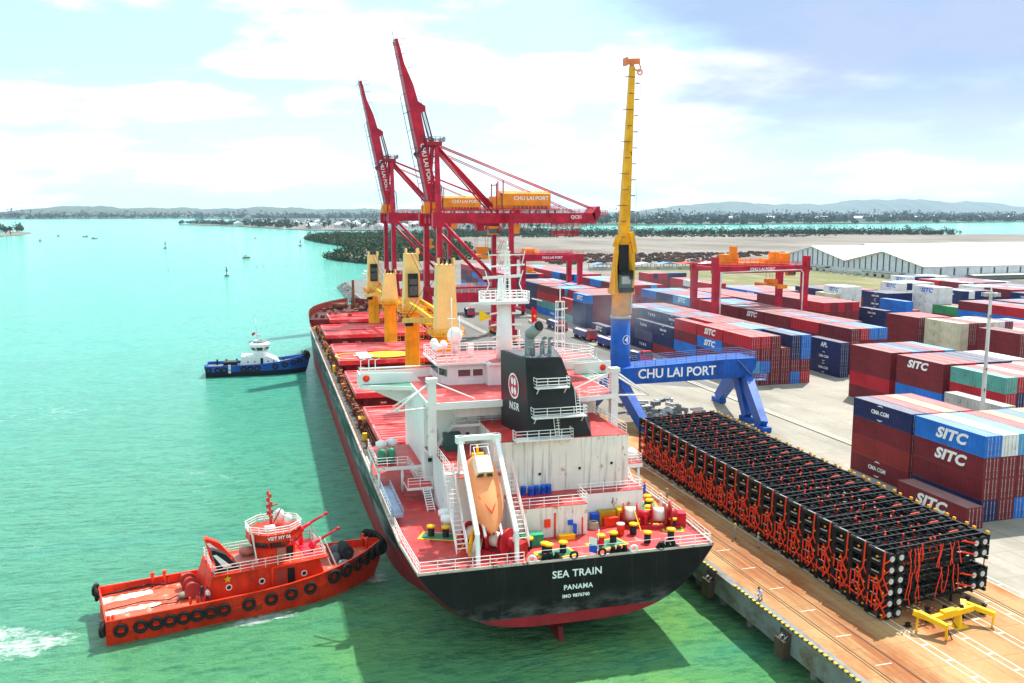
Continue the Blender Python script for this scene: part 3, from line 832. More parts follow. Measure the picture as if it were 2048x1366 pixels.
def block(name, x0, y0, rows, bays, fill, over=None, logos=None, seed=0, near=False, skip=(), tops=None, pitch=PY, lod=None):
    """rows run inland (+x), bays run away along the quay (+y); only containers some view of the photo could reach are built"""
    over = over or {}; logos = logos or {}; r = random.Random(seed); st = {}
    for b in range(bays):
        for a in range(rows):
            if (a,b) in skip: st[a,b] = ''; continue
            s = over.get((a,b))
            if s is None:
                h = fill[1] if isinstance(fill[1], int) else r.choice(fill[1])
                s = ''.join(r.choice(fill[0]) for _ in range(h))
                if tops: s = s[:-1] + r.choice(tops)
            st[a,b] = s
    for (a,b), s in st.items():
        for t, col in enumerate(s):
            if col == '.': continue
            top = t == len(s)-1
            left = a == 0 or len(st.get((a-1,b),'')) <= t
            front = b == 0 or len(st.get((a,b-1),'')) <= t
            if not (top or left or front): continue
            dist = math.hypot(x0+a*PX, y0+b*pitch)
            lo = (2 if dist < 190 else 1 if dist < 290 else 0) if lod is None else lod
            n = len(s)
            tier = 'top tier' if top and n > 1 else ('ground tier' if t == 0 else f'{ORD[t]} tier')
            lab = f'{CC[col][0]} container, {tier}, {ORD[a]} row, {ORD[b]} bay, {name}'
            place_container(x0+a*PX, y0+b*pitch, t*2.70, col, lab, lo, front and dist < 260, logos.get((a,b,t)))
SW, SB = TXT, TXTB
N = 'mmmmeernbm'
# nearest block beside the trailers
block('nearest stack', 84.55, 86.6, 8, 1, (N,4), {(0,0):'nmmb',(1,0):'mmmw',(2,0):'bmmc',(3,0):'mmer',(4,0):'mmmo',(5,0):'mmmb',(6,0):'mmno',(7,0):'mmmr'},
      {(0,0,3):('S',.47,SW),(0,0,2):('S',.47,SW)})
block('stack right behind the nearest', 84.4, 99.3, 4, 1, (N,4), {(0,0):'memn',(1,0):'mmmr',(2,0):'mmmo',(3,0):'mmmr'}, {(0,0,3):('C',.52,SW),(0,0,0):('C',.52,SW)})
place_container(80.9, 84.9, 0, 'm', 'single maroon container alone on the ground between trailers and nearest container stack', 2, True, ('S',.5,SW))
# second block inland
block('block behind the nearest stacks', 117.9, 117.6, 6, 3, (N,4), {(0,0):'mmrt',(1,0):'mmnr',(2,0):'mmmw',(3,0):'mmmr',(4,0):'mmmr',(5,0):'mmmk',
      (0,1):'mbmm',(1,1):'mmmr',(2,1):'mmmr',(3,1):'mmmn',(4,1):'mmmn',(5,1):'mmmn',(0,2):'mrmm',(1,2):'mmmr',(2,2):'mmmb',(3,2):'mmmn',(4,2):'mmmr',(5,2):'mmmc'},
      {(0,1,3):('S',.55,SW)}, pitch=13.9)
place_container(110.0, 109.9, 0, 'g', 'light grey container beside the floodlight mast, lowest of three', 1, True)
place_container(110.0, 109.9, 2.7, 'g', 'light grey container beside the floodlight mast, middle of three', 1, True)
place_container(110.0, 109.9, 5.4, 'g', 'light grey container beside the floodlight mast, topmost of three', 1, True)
# block behind the blue crane
block('block behind the blue crane', 103.7, 172.6, 6, 6, (N,4), {(0,0):'mcmr',(1,0):'mbmr',(2,0):'mmmm',(3,0):'mmm',(4,0):'bmnn',(5,0):'rmbb',
      (0,1):'mmbr',(1,1):'mmmr',(2,1):'mmmr',(3,1):'mmmc',(4,1):'mmmc',(5,1):'mmmm',(0,2):'mbmr',(1,2):'mmm',(2,2):'mmmr',(3,2):'mmmm',
      (0,3):'enn',(1,3):'mmmn',(0,4):'nun',(1,4):'nmnn',(2,4):'mmmc',(0,5):'nnmm',(1,5):'mmmc',(2,5):'mmmr',(3,5):'mmmb'},
      {(0,1,3):('S',.5,SW),(0,1,2):('S',.5,SW),(0,3,2):('C',.5,SW),(1,3,3):('C',.5,SW),(1,4,3):('K',.5,SW),(0,4,2):('K',.5,SW),(0,4,0):('K',.5,SW)}, seed=3, tops='rrrmmeb')
place_container(104.2, 257.5, 0, 'n', 'lone navy container standing on the roadside beside the trucks', 0, False, ('S',.5,SW))
block('block behind the truck lane', 104.5, 275.8, 7, 2, (N,4), {(0,0):'nnnb',(1,0):'mmmm',(0,1):'tmr'}, {(0,0,3):('S',.5,SW)}, seed=4, tops='rrrmre')
block('block behind the radar mast', 104.0, 302.5, 6, 4, ('mmnrb',4), {(0,0):'btrm',(0,1):'btrm',(0,2):'nnnn',(0,3):'nnmn',(1,0):'mnmc',(2,0):'mmmc',(3,0):'mmtc',(4,0):'mmmb'}, {(0,0,0):('D',.5,SW)}, seed=5, tops='rrmcrb', lod=1)
block('far block by the red crane legs', 106.5, 380, 7, 7, ('nnmnbr',4), seed=6, tops='rrmcn')
# third line of blocks
block('block under the red yard gantry', 128.7, 175.8, 1, 1, ('n',3), {(0,0):'nnn'}, {(0,0,2):('A',.5,SW),(0,0,1):('C',.5,SW),(0,0,0):('C',.5,SW)})
block('maroon block by the yard gantry', 133.3, 178.4, 5, 6, ('mmmem',4), {(0,2):'mmmm',(0,3):'mmmm',(0,4):'mmmm'}, {(0,3,3):('S',.5,SW)}, seed=7, tops='rmrmrmbc', skip=((4,0),))
block('block behind the yard gantry', 132.8, 258, 6, 3, (N,4), {(0,0):'mmmc',(0,1):'mmmn',(0,2):'mmmb'}, {(0,0,3):('S',.5,SW)}, seed=8, tops='rrmrbc')
block('block beyond the yard gantry', 133.2, 310, 6, 4, (N,4), {(0,0):'mmmb',(0,2):'mmmb',(0,3):'mmmm',(0,1):'mmmm'}, {(0,0,3):('S',.5,SW)}, seed=9, tops='rrmrec')
block('farthest left block of the yard', 133.0, 372, 6, 6, ('mmnbr',4), seed=10, tops='rrmrncb')
# fourth line
block('beige-fronted block', 165.2, 179.6, 4, 1, (N,4), {(0,0):'mkkk',(1,0):'mmmm',(2,0):'mmmm',(3,0):'mmmk'}, seed=11)
block('row behind the beige containers', 164.2, 193.0, 4, 1, ('m',4), {(0,0):'mmmm'}, seed=12, tops='mr')
block('pale stack right of the beige one', 176.6, 180.2, 2, 1, ('k',3), {(0,0):'bkkw',(1,0):'nbmm'}, seed=13)
block('maroon row at the right edge', 161.5, 160.6, 3, 1, ('m',4), {(0,0):'mmmm'}, seed=13, skip=((0,0),))
block('maroon block behind the yard gantry', 164.0, 233, 5, 3, ('m',4), seed=14, tops='rmrm')
block('short stack before the tall navy one', 183.7, 230.4, 1, 1, ('n',3), {(0,0):'nnn'}, {(0,0,2):('C',.5,SW)})
block('blue stack before the tall navy one', 190.6, 229.6, 2, 1, ('b',3), {(0,0):'nbbb',(1,0):'nme'}, seed=15)
block('low far block left of the grass', 182, 299, 7, 2, (N,3), {(0,0):'mmb'}, {(0,0,2):('S',.5,SW)}, seed=16, tops='mrrb', lod=0)
block('pale far stack', 204, 283, 2, 1, ('w',3), {(0,0):'wkk',(1,0):'mmk'}, seed=17)
block('far block by the grass', 184, 340, 3, 3, (N,3), {(0,0):'mmr',(0,1):'mmw'}, seed=18, tops='rmr', lod=0)
block('red block at the far lot', 186, 405, 8, 1, ('e',3), {(4,0):'mmn',(5,0):'mmn',(6,0):'mnn',(7,0):'nnn'}, seed=19, tops='ern', lod=0)
# fifth line, right edge
block('long red and blue row', 208.2, 203.2, 4, 2, (N,4), {(0,0):'mtbr',(0,1):'mtbm'}, {(0,0,2):('D',.45,SW)}, seed=20, tops='rmrb')
block('green-topped stack', 212.0, 231, 3, 1, (N,3), {(0,0):'mmv',(1,0):'mmm',(2,0):'mmm'}, seed=21)
block('tall white stack', 213.5, 242, 2, 1, ('w',5), {(0,0):'wwwww',(1,0):'wwwww'}, {(0,0,4):('S',.5,SB)}, seed=22)
block('tall navy stack', 203.4, 254.4, 4, 1, ('n',4), {(0,0):'nnnn',(1,0):'nmnn',(2,0):'nemn',(3,0):'nnnn'}, {(0,0,3):('C',.5,SW),(0,0,2):('C',.5,SW)}, seed=23)
block('white stack left of the navy one', 206.0, 281, 3, 1, ('w',4), {(0,0):'wwww'}, {(0,0,3):('S',.5,SB),(0,0,2):('S',.5,SB),(0,0,1):('S',.5,SB)}, seed=24)
block('navy row under the warehouse', 234.2, 254.6, 5, 1, ('n',4), {(0,0):'mmnn',(1,0):'mmnw',(2,0):'mmnn',(3,0):'mmnn',(4,0):'mmmm'}, {(0,0,3):('C',.5,SW)}, seed=25)
block('white row under the warehouse', 238, 290, 6, 1, ('wn',4), {(0,0):'nwww',(1,0):'wwwn',(2,0):'wwww'}, {(0,0,3):('S',.5,SB)}, seed=26, tops='wnw')
block('navy pair at the right edge', 248, 236, 3, 1, ('n',4), {(0,0):'mmmn'}, {(0,0,3):('C',.5,SW)}, seed=27)
block('last row before the warehouse', 265, 318, 8, 1, ('wn',4), {(0,0):'nwnw',(1,0):'mmnn'}, {(0,0,3):('S',.5,SB)}, seed=28, tops='wnwm', lod=0)
block('maroon rows behind the yard gantry', 164.0, 272, 5, 4, (N,3), seed=31, tops='rmrmb', lod=0)
block('rows before the pale far stack', 181.5, 243.5, 4, 3, (N,2), seed=32, tops='rmrmn', lod=0)
block('rows right of the pale far stack', 212, 296, 8, 2, ('mnrwm',3), seed=33, tops='rmnw', lod=0)
block('rows at the yard rim', 262, 285, 9, 2, ('mnwrb',4), seed=34, tops='rmnw', lod=0)
block('right rim rows', 255, 255, 9, 2, ('mnwrb',4), seed=35, tops='rmnwb', lod=0)
block('rows right of the long red row', 221, 203, 6, 2, (N,4), seed=36, tops='rmrb', lod=0)
block('rows right of the beige ones', 184, 180, 8, 2, (N,3), seed=37, tops='rmrbk', lod=0)
block('right edge rows', 172, 158, 8, 1, (N,3), seed=38, tops='rmrb', lod=0)
block('rows inland of the nearest block', 136, 118, 6, 3, (N,3), seed=39, tops='rmrbw', lod=1, pitch=13.9)
finish_containers()
# ================================================================ QUAY CRANES
PURPLE = paint('rope_dark', (.10,.03,.06), .5, .2)
def sts_crane(loc, label):
    r = empty('gantry_crane', loc); tag(r, label, 'quay crane', 'red ship-to-shore cranes')
    xw, xl, F = -10.5, 10.5, 10.2
    for y in (-F, F):
        for x, w in ((xw,1.7),(xl,1.4)):
            mb = MB(); mb.bar((x,y,3.2),(x,y*.93,37.2),w*1.0,w*1.25,w*.85,w,up=(0,1,0)); mb.build('leg', STSRED, r)
        # lower flared part and portal beam
        mb = MB(); mb.extr([(xw-1.6,y-.55,3),(xw+2.6,y-.55,3),(xw+1.2,y-.55,15.2),(xw-1.0,y-.55,15.2)], (0,1.1,0)); mb.build('leg_base', STSRED, r)
        mb = MB(); mb.box(xw,xl,y-.7,y+.7,12.3,15.0); b = mb.build('portal_beam', STSRED, r)
        mb = MB().rail([(xw+2,y-.8,15.0),(xl-1,y-.8,15.0)], 1.1, .05, 2); mb.build('handrail', WHITE2, b)
        # diagonal braces
        for (a, c, w) in (((xw+1.2,y,34.6),(xl-1.2,y,15.2),1.0),):
            MB().tube(a, c, w*.5, 10).build('brace', STSRED, r)
    for x in (xw, xl):
        mb = MB().box(x-.8,x+.8,-F-3,F+3,2.2,4.2); mb.build('sill_beam', STSRED, r)
        for y in (-F-1.2, F+1.2):
            mb = MB()
            for k in (-1,1):
                mb.use(0).cbox((x,y+k*1.9,1.5),(1.1,3.2,.9)); 
                for q in (-.9,.9): mb.use(1).tube((x-.3,y+k*1.9+q,.45),(x+.3,y+k*1.9+q,.45),.42,10)
            mb.build('bogie', [ORANGE, BLACKM], r)
        MB().box(x-.5,x+.5,-F,F,35.2,37.0).build('cross_beam', STSRED, r)
    # stair tower on the landside leg
    mb = MB(); z = 4.2
    while z < 34:
        mb.stair((xl+1.6,F-1,z),(xl+1.6,F+3.5,z+3.1),.8); mb.stair((xl+2.6,F+3.5,z+3.1),(xl+2.6,F-1,z+6.2),.8)
        mb.box(xl+1.1,xl+3.2,F+3.5,F+4.6,z+3.0,z+3.1); z += 6.2
    mb.build('stair_tower', STSRED, r)
    # main girder and landside tail
    mb = MB()
    for y in (-3.1, 3.1): mb.box(xw-1.5,38.5,y-.65,y+.65,34.4,37.4)
    for x in (-8,0,10,20,30,37.5): mb.box(x-.3,x+.3,-2.45,2.45,35.2,36.6)
    mb.extr([(38.5,-3.75,34.6),(40,-3.75,36.6),(40,-3.75,39.4),(39,-3.75,39.4),(37.5,-3.75,37.4)], (0,7.5,0))
    g = mb.build('girder', STSRED, r)
    letter('QC01', 1.4, (32.5,-3.78,36.2), (1,0,0), (0,0,1), g, .02)
    mb = MB()
    for y in (-4.1, 4.1): mb.rail([(xw,y,37.4),(38.5,y,37.4)], 1.2, .06, 2.6)
    mb.rail([(40.1,-3.6,36.8),(42.4,-3.6,36.8),(42.4,3.6,36.8),(40.1,3.6,36.8)], 1.4, .07, 1.6); mb.box(39.9,42.4,-3.6,3.6,36.6,36.75)
    mb.build('walkway', STSRED, r)
    # service platform hung below the tail
    mb = MB(); mb.box(26.5,33.5,-3,3,30.6,30.85).rail([(26.5,-3,30.85),(33.5,-3,30.85),(33.5,3,30.85),(26.5,3,30.85),(26.5,-3,30.85)], 1.2, .07, 1.4)
    for x in (26.7,28.4,30,31.6,33.3):
        for y in (-2.9,2.9): mb.tube((x,y,30.8),(x,y,35),.09,5)
    mb.box(25,36,-3.2,3.2,33.3,33.45).rail([(25,-3.2,33.45),(36,-3.2,33.45)], 1.1, .07, 1.4)
    mb.build('service_platform', STSRED, r)
    mb = MB(); n = 11
    for k in range(n):
        x = 13+k*1.25; mb.path([(x,2.2,34.6),(x+.3,2.2,32.6),(x+.62,2.2,31.9),(x+.95,2.2,32.6),(x+1.25,2.2,34.6)], .06, 4)
    mb.build('festoon_cable', PURPLE, r)
    # boom, raised
    h = Vector((xw-.6,0,36.2)); tip = Vector((xw-10.3,0,85.2)); d = (tip-h).normalized(); nrm_ = Vector((d.z,0,-d.x))
    mb = MB()
    def sect(t, w, dep): 
        p = h.lerp(tip, t); return [p+Vector((0,-w/2,0)), p+Vector((0,w/2,0)), p+Vector((0,w/2,0))+nrm_*dep, p+Vector((0,-w/2,0))+nrm_*dep]
    S = [sect(0,5.4,2.2), sect(.08,5.6,2.9), sect(.55,5.4,2.9), sect(.60,5.2,3.0), sect(.74,4.8,2.5), sect(.86,4.6,1.2), sect(1,4.2,.8)]
    mb.grid([[*s] for s in S], False, True); mb.add(S[0],[(0,1,2,3)]); mb.add(S[-1],[(3,2,1,0)])
    bo = mb.build('boom', STSRED, r)
    mid = h.lerp(tip,.30)+Vector((0,-2.83,0))+nrm_*1.45
    letter('CHU LAI PORT', 1.75, tuple(mid), tuple(-d), tuple(nrm_), bo, .03)
    mb = MB()
    for t in (.02,.1,.2,.3,.4,.5,.6,.7,.8,.9,.98):
        p = h.lerp(tip,t); mb.tube(p+Vector((0,-3.2,0))-nrm_*.9, p+Vector((0,3.2,0))-nrm_*.9, .08, 4); mb.tube(p+Vector((0,-3.2,0))-nrm_*.9, p+Vector((0,-2.6,0)), .07, 4)
    for y in (-3.2,3.2): mb.tube(h.lerp(tip,.0)+Vector((0,y,0))-nrm_*.9, h.lerp(tip,.70)+Vector((0,y,0))-nrm_*.9, .09, 4)
    for t in (.60,.64,.84,.92,.97,1.0): p = h.lerp(tip,t); mb.bar(p+nrm_*1, p+nrm_*3.6, .12); mb.bar(p, p-nrm_*1.4, .10)
    p = h.lerp(tip,.985); mb.bar(p+Vector((0,-2.6,0)), p+Vector((0,2.6,0)), .2); mb.bar(tip, tip+Vector((-.4,0,2.4)), .14)
    mb.build('boom_walkway', PURPLE, bo)
    MB().extr([tuple(h.lerp(tip,.585)+Vector((0,-2.6,0))+nrm_*2.6), tuple(h.lerp(tip,.66)+Vector((0,-2.6,0))+nrm_*2.2), tuple(h.lerp(tip,.615)+Vector((0,-2.6,0))+nrm_*4.6), tuple(h.lerp(tip,.59)+Vector((0,-2.6,0))+nrm_*4.4)], (0,5.2,0)).build('stay_bracket', STSRED, bo)
    # apex frame and stays
    ax = xw+.9; az = 57.2; mb = MB()
    for y in (-1,1):
        mb.bar((xw,y*9.4,37),(ax,y*3.0,az),1.5,1.3,1.1,1.0,up=(0,1,0)); mb.bar((xw-1.4,y*5.2,37),(ax-1.2,y*2.6,az-.5),.5,.5)
        for k in range(7): mb.bar((xw-1.2,y*(5.0-k*.3),38.5+k*2.6),(xw+.5,y*(8.8-k*.85),38.5+k*2.6),.25)
    mb.box(ax-3.2,ax+1.4,-4.2,4.2,az-.8,az+.2)
    ap = mb.build('apex_frame', STSRED, r)
    mb = MB().rail([(ax-3.4,-4.4,az+.2),(ax+2.2,-4.4,az+.2),(ax+2.2,4.4,az+.2),(ax-3.4,4.4,az+.2),(ax-3.4,-4.4,az+.2)], 1.3, .07, 1.3)
    for y in (-2.5,0,2.5): mb.torus((ax-1.5,y,az+.8),(0,1,0),.7,.14,12,5).bar((ax-2.4,y,az-1),(ax-.6,y,az+1.1),.35)
    for y in (-2.5,2.5): mb.bar((ax-3,y,az-.5),(xw-4.6,y,az-3.2),.9,.7)
    mb.build('apex_platform', PURPLE, ap)
    mb = MB()
    for y in (-1.5,1.5):
        mb.tube((ax+.5,y,az-.4),(39,y,38.6),.19,6); mb.tube((ax+.5,y,az-2.2),(33,y,37.6),.13,6)
        mb.tube((ax+.8,y,az-1.2),(8.2,y*1.1,38.2),.45,8); mb.tube((ax+.6,y*.7,az-2.2),(6.6,y*1.1,38.0),.22,8)
    for x in (8,10):
        for y in (-2.9,2.9): mb.bar((x,y,37.3),(x,y,46.0+(x-8)*.4),.3)
    mb.bar((8,-2.9,45.5),(8,2.9,45.5),.25)
    mb.build('backstay', STSRED, r)
    mb = MB()
    for y in (-1.2,-.4,.4,1.2): mb.tube(h.lerp(tip,.615)+nrm_*4.3+Vector((0,y*1.6,0)), (ax-1.2,y*1.6,az+.9), .05, 4)
    for y in (-2.4,2.4): mb.path([h.lerp(tip,.6)+nrm_*4.2+Vector((0,y,0)), h.lerp(tip,.33)+nrm_*5.0+Vector((0,y,0)), (xw-4.6,y,az-3.2)], .22, 6)
    for y in (-2.2,2.2): mb.path([(xw-4.5,y,az-3.4), h.lerp(tip,.16)+nrm_*4.6+Vector((0,y,0)), h+nrm_*3.4+Vector((0,y,2))], .15, 5)
    mb.path([h.lerp(tip,.615)+nrm_*4.4, h.lerp(tip,.8)+nrm_*3.2, h.lerp(tip,.97)+nrm_*1.2], .05, 4)
    mb.build('forestay', PURPLE, r)
    # machinery house
    mb = MB(); x0, x1 = 9.6, 24.4
    mb.extr([(x0,-3.6,38.5),(x0,3.6,38.5),(x0,3.6,43.0),(x0,0,43.9),(x0,-3.6,43.0)], (x1-x0,0,0))
    mb.box(7.0,9.6,-3.0,2.0,38.4,42.2)
    mh = mb.build('machinery_house', ORANGE, r)
    letter('CHU LAI PORT', 1.6, (18.4,-3.63,41.7), (1,0,0), (0,0,1), mh, .03)
    mb = MB()
    for k in range(9): mb.box(13+k*1.2,13.6+k*1.2,-3.66,-3.6,38.7,39.5)
    mb.box(9.55,9.7,-3.65,-1,38.5,43.2); mb.split('vent', GLASS, mh)
    mb = MB().box(6.5,27,-4.6,4.6,38.2,38.4).rail([(6.5,-4.6,38.4),(27,-4.6,38.4),(27,4.6,38.4)], 1.1, .06, 1.6)
    for x in (8,14,20,26):
        for y in (-3.1,3.1): mb.box(x-.2,x+.2,y-.2,y+.2,37.3,38.2)
    mb.build('house_platform', STSRED, mh)
    # trolley, cab, spreader
    mb = MB(); mb.box(2.0,9.0,-2.3,2.3,33.6,34.5); mb.box(2.4,4.6,-1.6,1.6,32.2,33.6); tr = mb.build('trolley', STSRED, r)
    mb = MB().use(0).box(5.6,8.4,-3.4,-.8,31.2,33.6).use(1).box(5.5,8.5,-3.46,-3.0,31.5,32.9); mb.build('operator_cab', [ORANGE, GLASS], tr)
    MB().box(12.2,15,-3,-.6,31.4,34.2).build('electric_room', ORANGE, r)
    mb = MB()
    for x in (2.6,6.0):
        for y in (-1.3,1.3): mb.tube((x,y,33.8),(x*.95,y,27.6),.05,4)
    mb.build('hoist_rope', PURPLE, tr)
    mb = MB(); mb.cbox((4.2,0,27.0),(3.4,3.0,1.1)).cbox((4.2,0,25.9),(2.6,2.6,1.0)).cbox((4.2,0,24.8),(2.4,12.2,.6))
    for y in (-6,6): mb.cbox((4.2,y,24.7),(2.6,.4,1.0))
    mb.build('spreader', ORANGE, tr)
    # hinge and boom-side clutter
    mb = MB().box(xw-3,xw+1.0,-4,-2.4,37.3,40.5).box(xw-2.6,xw+.4,2.2,3.8,37.3,39.6); mb.split('electric_cabinet', ORANGE, r)
    for y in (-F,F): MB().box(xw-2.0,xw+1.4,y-1.0,y+1.0,33.5,37.6).build('leg_head', STSRED, r)
    return r
sts_crane((61.5, 260.6, 0), 'larger nearer red ship-to-shore crane with raised boom and orange machinery house')
sts_crane((61.5, 345.0, 0), 'red ship-to-shore crane with raised boom standing farther off, left of the nearer one')

# ---- blue portal harbour crane with yellow boom
hc = empty('harbour_crane', (63.1, 149, 0)); tag(hc, 'blue portal harbour crane with tall yellow boom lettered on its beam', 'harbour crane')
mb = MB()
mb.extr([(-3.5,-3.4,7.4),(23.8,-3.4,7.6),(25.6,-3.4,9.2),(25.8,-3.4,11.1),(19.5,-3.4,11.1),(-3.5,-3.4,10.2)], (0,6.2,0))
pb = mb.build('portal_beam', BLUEP, hc)
letter('CHU LAI PORT', 2.35, (9.7,-3.44,9.15), (1,0,0), (0,0,1), pb, .045, spacing=.98)
mb = MB()
for y in (-3.2, 2.6): mb.rail([(1.5,y,10.35),(19.5,y,11.1),(25.6,y,11.1)], 1.1, .05, 2.0)
mb.rail([(25.6,-3.2,11.1),(25.6,2.6,11.1)], 1.1, .05, 2)
mb.stair((21.5,-3.7,11.0),(25.4,-3.7,7.2),.8,(0,1,0),12).box(24.6,27.4,-4.4,-3.0,7.0,7.15).rail([(24.6,-4.4,7.1),(27.4,-4.4,7.1),(27.4,-2,7.1)],1.0,.05,1)
mb.build('handrail', paint('rail_blue_grey',(.12,.16,.34)), pb)
for (ax, ay, bx, by) in ((24.4,-1.4,21.3,-13.4),(24.4,1.4,26.0,10.6),(24.0,.2,22.5,-6.2),(-.8,-1.2,.6,-10.5),(-.8,1.2,-1.0,11.5)):
    w = 2.6 if by in (-13.4,10.6,-10.5,11.5) else 1.9
    mb = MB(); mb.bar((ax,ay,8.0),(bx,by,.9),w,1.7,w*.82,1.3,up=(1,0,0)); mb.cbox((bx,by,.5),(1.4,3.4,.8)); mb.build('leg', BLUEP, hc)
MB().lathe((0,0,0), [(2.4,7.6),(2.2,9.8),(1.75,11.6),(1.72,19.0)], 32).build('column', BLUEP, hc)
cn = MB().lathe((0,0,0), [(1.86,18.9),(1.86,19.4)], 32).build('slewing_ring', STEEL, hc)
# emblem disc: white ring round a 4 on the column's near face
a0 = math.atan2(-.97,.26)
mb = MB(); ca, sa = math.cos(a0), math.sin(a0)
mb.torus((1.76*ca,1.76*sa,15.2),(ca,sa,0),.78,.05,28,5); rg = mb.build('number_ring', TXT, hc)
letter('4', 1.35, (1.80*ca,1.80*sa,15.2), (-sa,ca,0), (0,0,1), hc, .05)
mb = MB().lathe((0,0,0), [(1.66,19.4),(1.62,24.2),(1.7,24.3)], 32); mb.build('slewing_column', YELLOWP, hc)
mb = MB()
for s in (-1,1): mb.extr([(s*1.75,-1.6,23.2),(s*1.75,1.6,23.2),(s*1.25,.7,31.0),(s*.9,-.2,33.0),(s*1.9,-1.4,30.6),(s*2.0,-1.5,28)], (s*-.55,0,0))
mb.box(-2.0,2.0,-1.5,1.5,23.4,24.2); mb.bar((-1.9,-1.3,31.6),(-1.2,-1.4,33.6),.5,.9); mb.bar((1.9,-1.3,30.6),(1.1,-1.4,34.2),.5,.9)
mb.build('boom_fork', YELLOWP, hc)
mb = MB().use(0).box(-1.15,1.15,-2.2,1.2,23.6,26.8).use(1).box(-.85,.85,-2.26,-2.18,25.2,26.5).use(2).box(-.9,.9,-1.0,1.0,26.8,32.0); mb.box(-1.0,.4,-2.4,-1.0,26.8,27.4).cbox((.9,-2.4,26.8),(.6,.4,1.6)).cbox((0,-2.5,24.2),(2.5,.7,.7))
mb.build('machinery_cab', [paint('cab_grey_green',(.10,.15,.13)), STEEL, BLACKM], hc)
mb = MB(); b0, b1 = Vector((.15,-.2,31.5)), Vector((1.25,-.2,62.4))
mb.bar(b0, b1, 1.75, 1.5, .85, .8, up=(0,1,0)); bo = mb.build('boom', YELLOWP, hc)
mb = MB()
for k in range(11):
    t = .06+k*.088; p = b0.lerp(b1,t); w = .9-(.45*t)
    mb.bar(p+Vector((-w-.9*(k%2 == 0)-.3,-1.1,0)), p+Vector((-w+.7,-1.1,0)), .12); mb.bar(p+Vector((w-.2,-1.05,-1)), p+Vector((w+.55,-1.05,-1)), .16)
mb.split('ladder_hoop', paint('dark_bracket',(.10,.05,.05)), bo)
mb = MB().bar((.0,-.2,63.2),(2.6,-.2,63.4),.5,.9).bar((1.2,-.2,61.8),(1.2,-.2,63.4),.6).cbox((.0,-.2,63.2),(.3,1.6,1.3)).torus((2.7,-.2,61.6),(0,1,0),.45,.13,12,5).bar((1.6,-.2,62),(2.8,-.2,61.7),.2).bar((2.4,-.2,63.4),(2.9,-.2,62.2),.15)
mb.build('boom_head', [paint('boom_head_orange',(.75,.20,.06))], bo)
mb = MB()
for x in (2.95,): mb.tube((x,-.2,61.4),(2.0,-.4,19.4),.035,4)
mb.tube((0,-.8,63),(-.2,-.8,57.5),.03,4); mb.build('hoist_rope', STEEL, hc)
mb = MB().tube((2.0,.2,19.6),(2.25,-.2,31),.14,6).tube((2.25,-.2,31),(1.7,-.2,33),.12,6); mb.build('conduit', WHITE2, hc)

# ---- rubber-tyred yard gantries
def rtg(name_label, x, y, w, h, beam, gauge=13.0, zleg=0):
    r = empty('yard_gantry', (x,y,0)); tag(r, name_label, 'yard crane', 'red yard gantry cranes')
    RG = STSRED
    for sx in (0, w):
        for sy in (-gauge/2, gauge/2):
            MB().bar((sx,sy,1.2),(sx,sy,h),1.4,1.4,1.9,1.6,up=(0,1,0)).build('leg', RG, r)
            mb = MB()
            for k in (-1,1): mb.lathe((sx-.25,sy+k*.8,.75),[(.2,0),(.72,.05),(.75,.25),(.72,.45),(.2,.5)],14,'X')
            mb.build('wheel', RUBBER, r)
        MB().box(sx-.5,sx+.5,-gauge/2-1.4,gauge/2+1.4,1.2,2.2).build('sill_beam', RG, r)
        MB().box(sx-.45,sx+.45,-gauge/2,gauge/2,h-1.2,h-.3).build('end_tie', RG, r)
    for sy in (-gauge/2, gauge/2):
        b = MB().box(-1.2,w+1.2,sy-.75,sy+.75,h-beam,h).build('beam', RG, r)
        MB().rail([(-1,sy-.9,h),(w+1,sy-.9,h)], 1.1, .06, 2.4).build('handrail', RG, b)
        if sy < 0: letter('CHU LAI PORT', 1.2, (w*.5,sy-.78,h-beam/2), (1,0,0), (0,0,1), b, .03)
    return r, h
g1, h1 = rtg('red yard gantry with orange trolley standing over the maroon block', 125.4, 235, 28.6, 22.6, 2.0)
mb = MB()
for sx in (-.4, 29.0): mb.box(sx-.6,sx+.6,-7.6,-5.4,22,25.2)
mb.split('post_head', STSRED, g1)
mb = MB().tube((1.0,-7.5,3),(1.0,-7.5,21),.22,6).path([(1.0,-7.5,20.9),(26.6,-7.5,21.3),(27.4,-7.5,20.4),(27.4,-7.5,3)], .2, 6); mb.build('cable_conduit', paint('conduit_pale',(.7,.6,.58)), g1)
mb = MB().box(5,26,-2.6,2.6,22.6,23.2).box(5.4,9.4,-2.4,2.4,23.2,25.6).box(7,8.6,-2.8,-1,25.6,28).box(18.2,26,-2.6,1.6,23.2,24.2).box(20.5,22.4,-2.4,0,24.2,26.2).box(24,26.2,-2.4,2,24.2,25.8).cbox((22,-1.5,25),(2,1.6,1.6),.4)
mb.rail([(5,-2.6,23.2),(26,-2.6,23.2)],1.3,.07,1.6); mb.build('trolley', ORANGE, g1)
mb = MB().cbox((21.6,0,16.6),(3.2,12.2,.5)).cbox((21.6,0,17.6),(3.0,2.6,1.2)).cbox((21.6,-6,16.3),(3.2,.5,.9)).cbox((21.6,6,16.3),(3.2,.5,.9)); mb.build('spreader', ORANGE, g1)
mb = MB()
for x in (20.6,22.6):
    for y in (-1,1): mb.tube((x,y,18),(x,y,22.6),.05,4)
mb.build('hoist_rope', PURPLE, g1)
MB().use(0).box(24.2,26.2,-5.4,-3.2,19.4,21.8).use(1).box(24.1,26.3,-5.46,-4.8,19.8,21.2).build('operator_cab', [ORANGE,GLASS], g1)
MB().cbox((-.62,-6.5,15.6),(.05,1.1,1.1)).build('number_plate', TXT, g1)
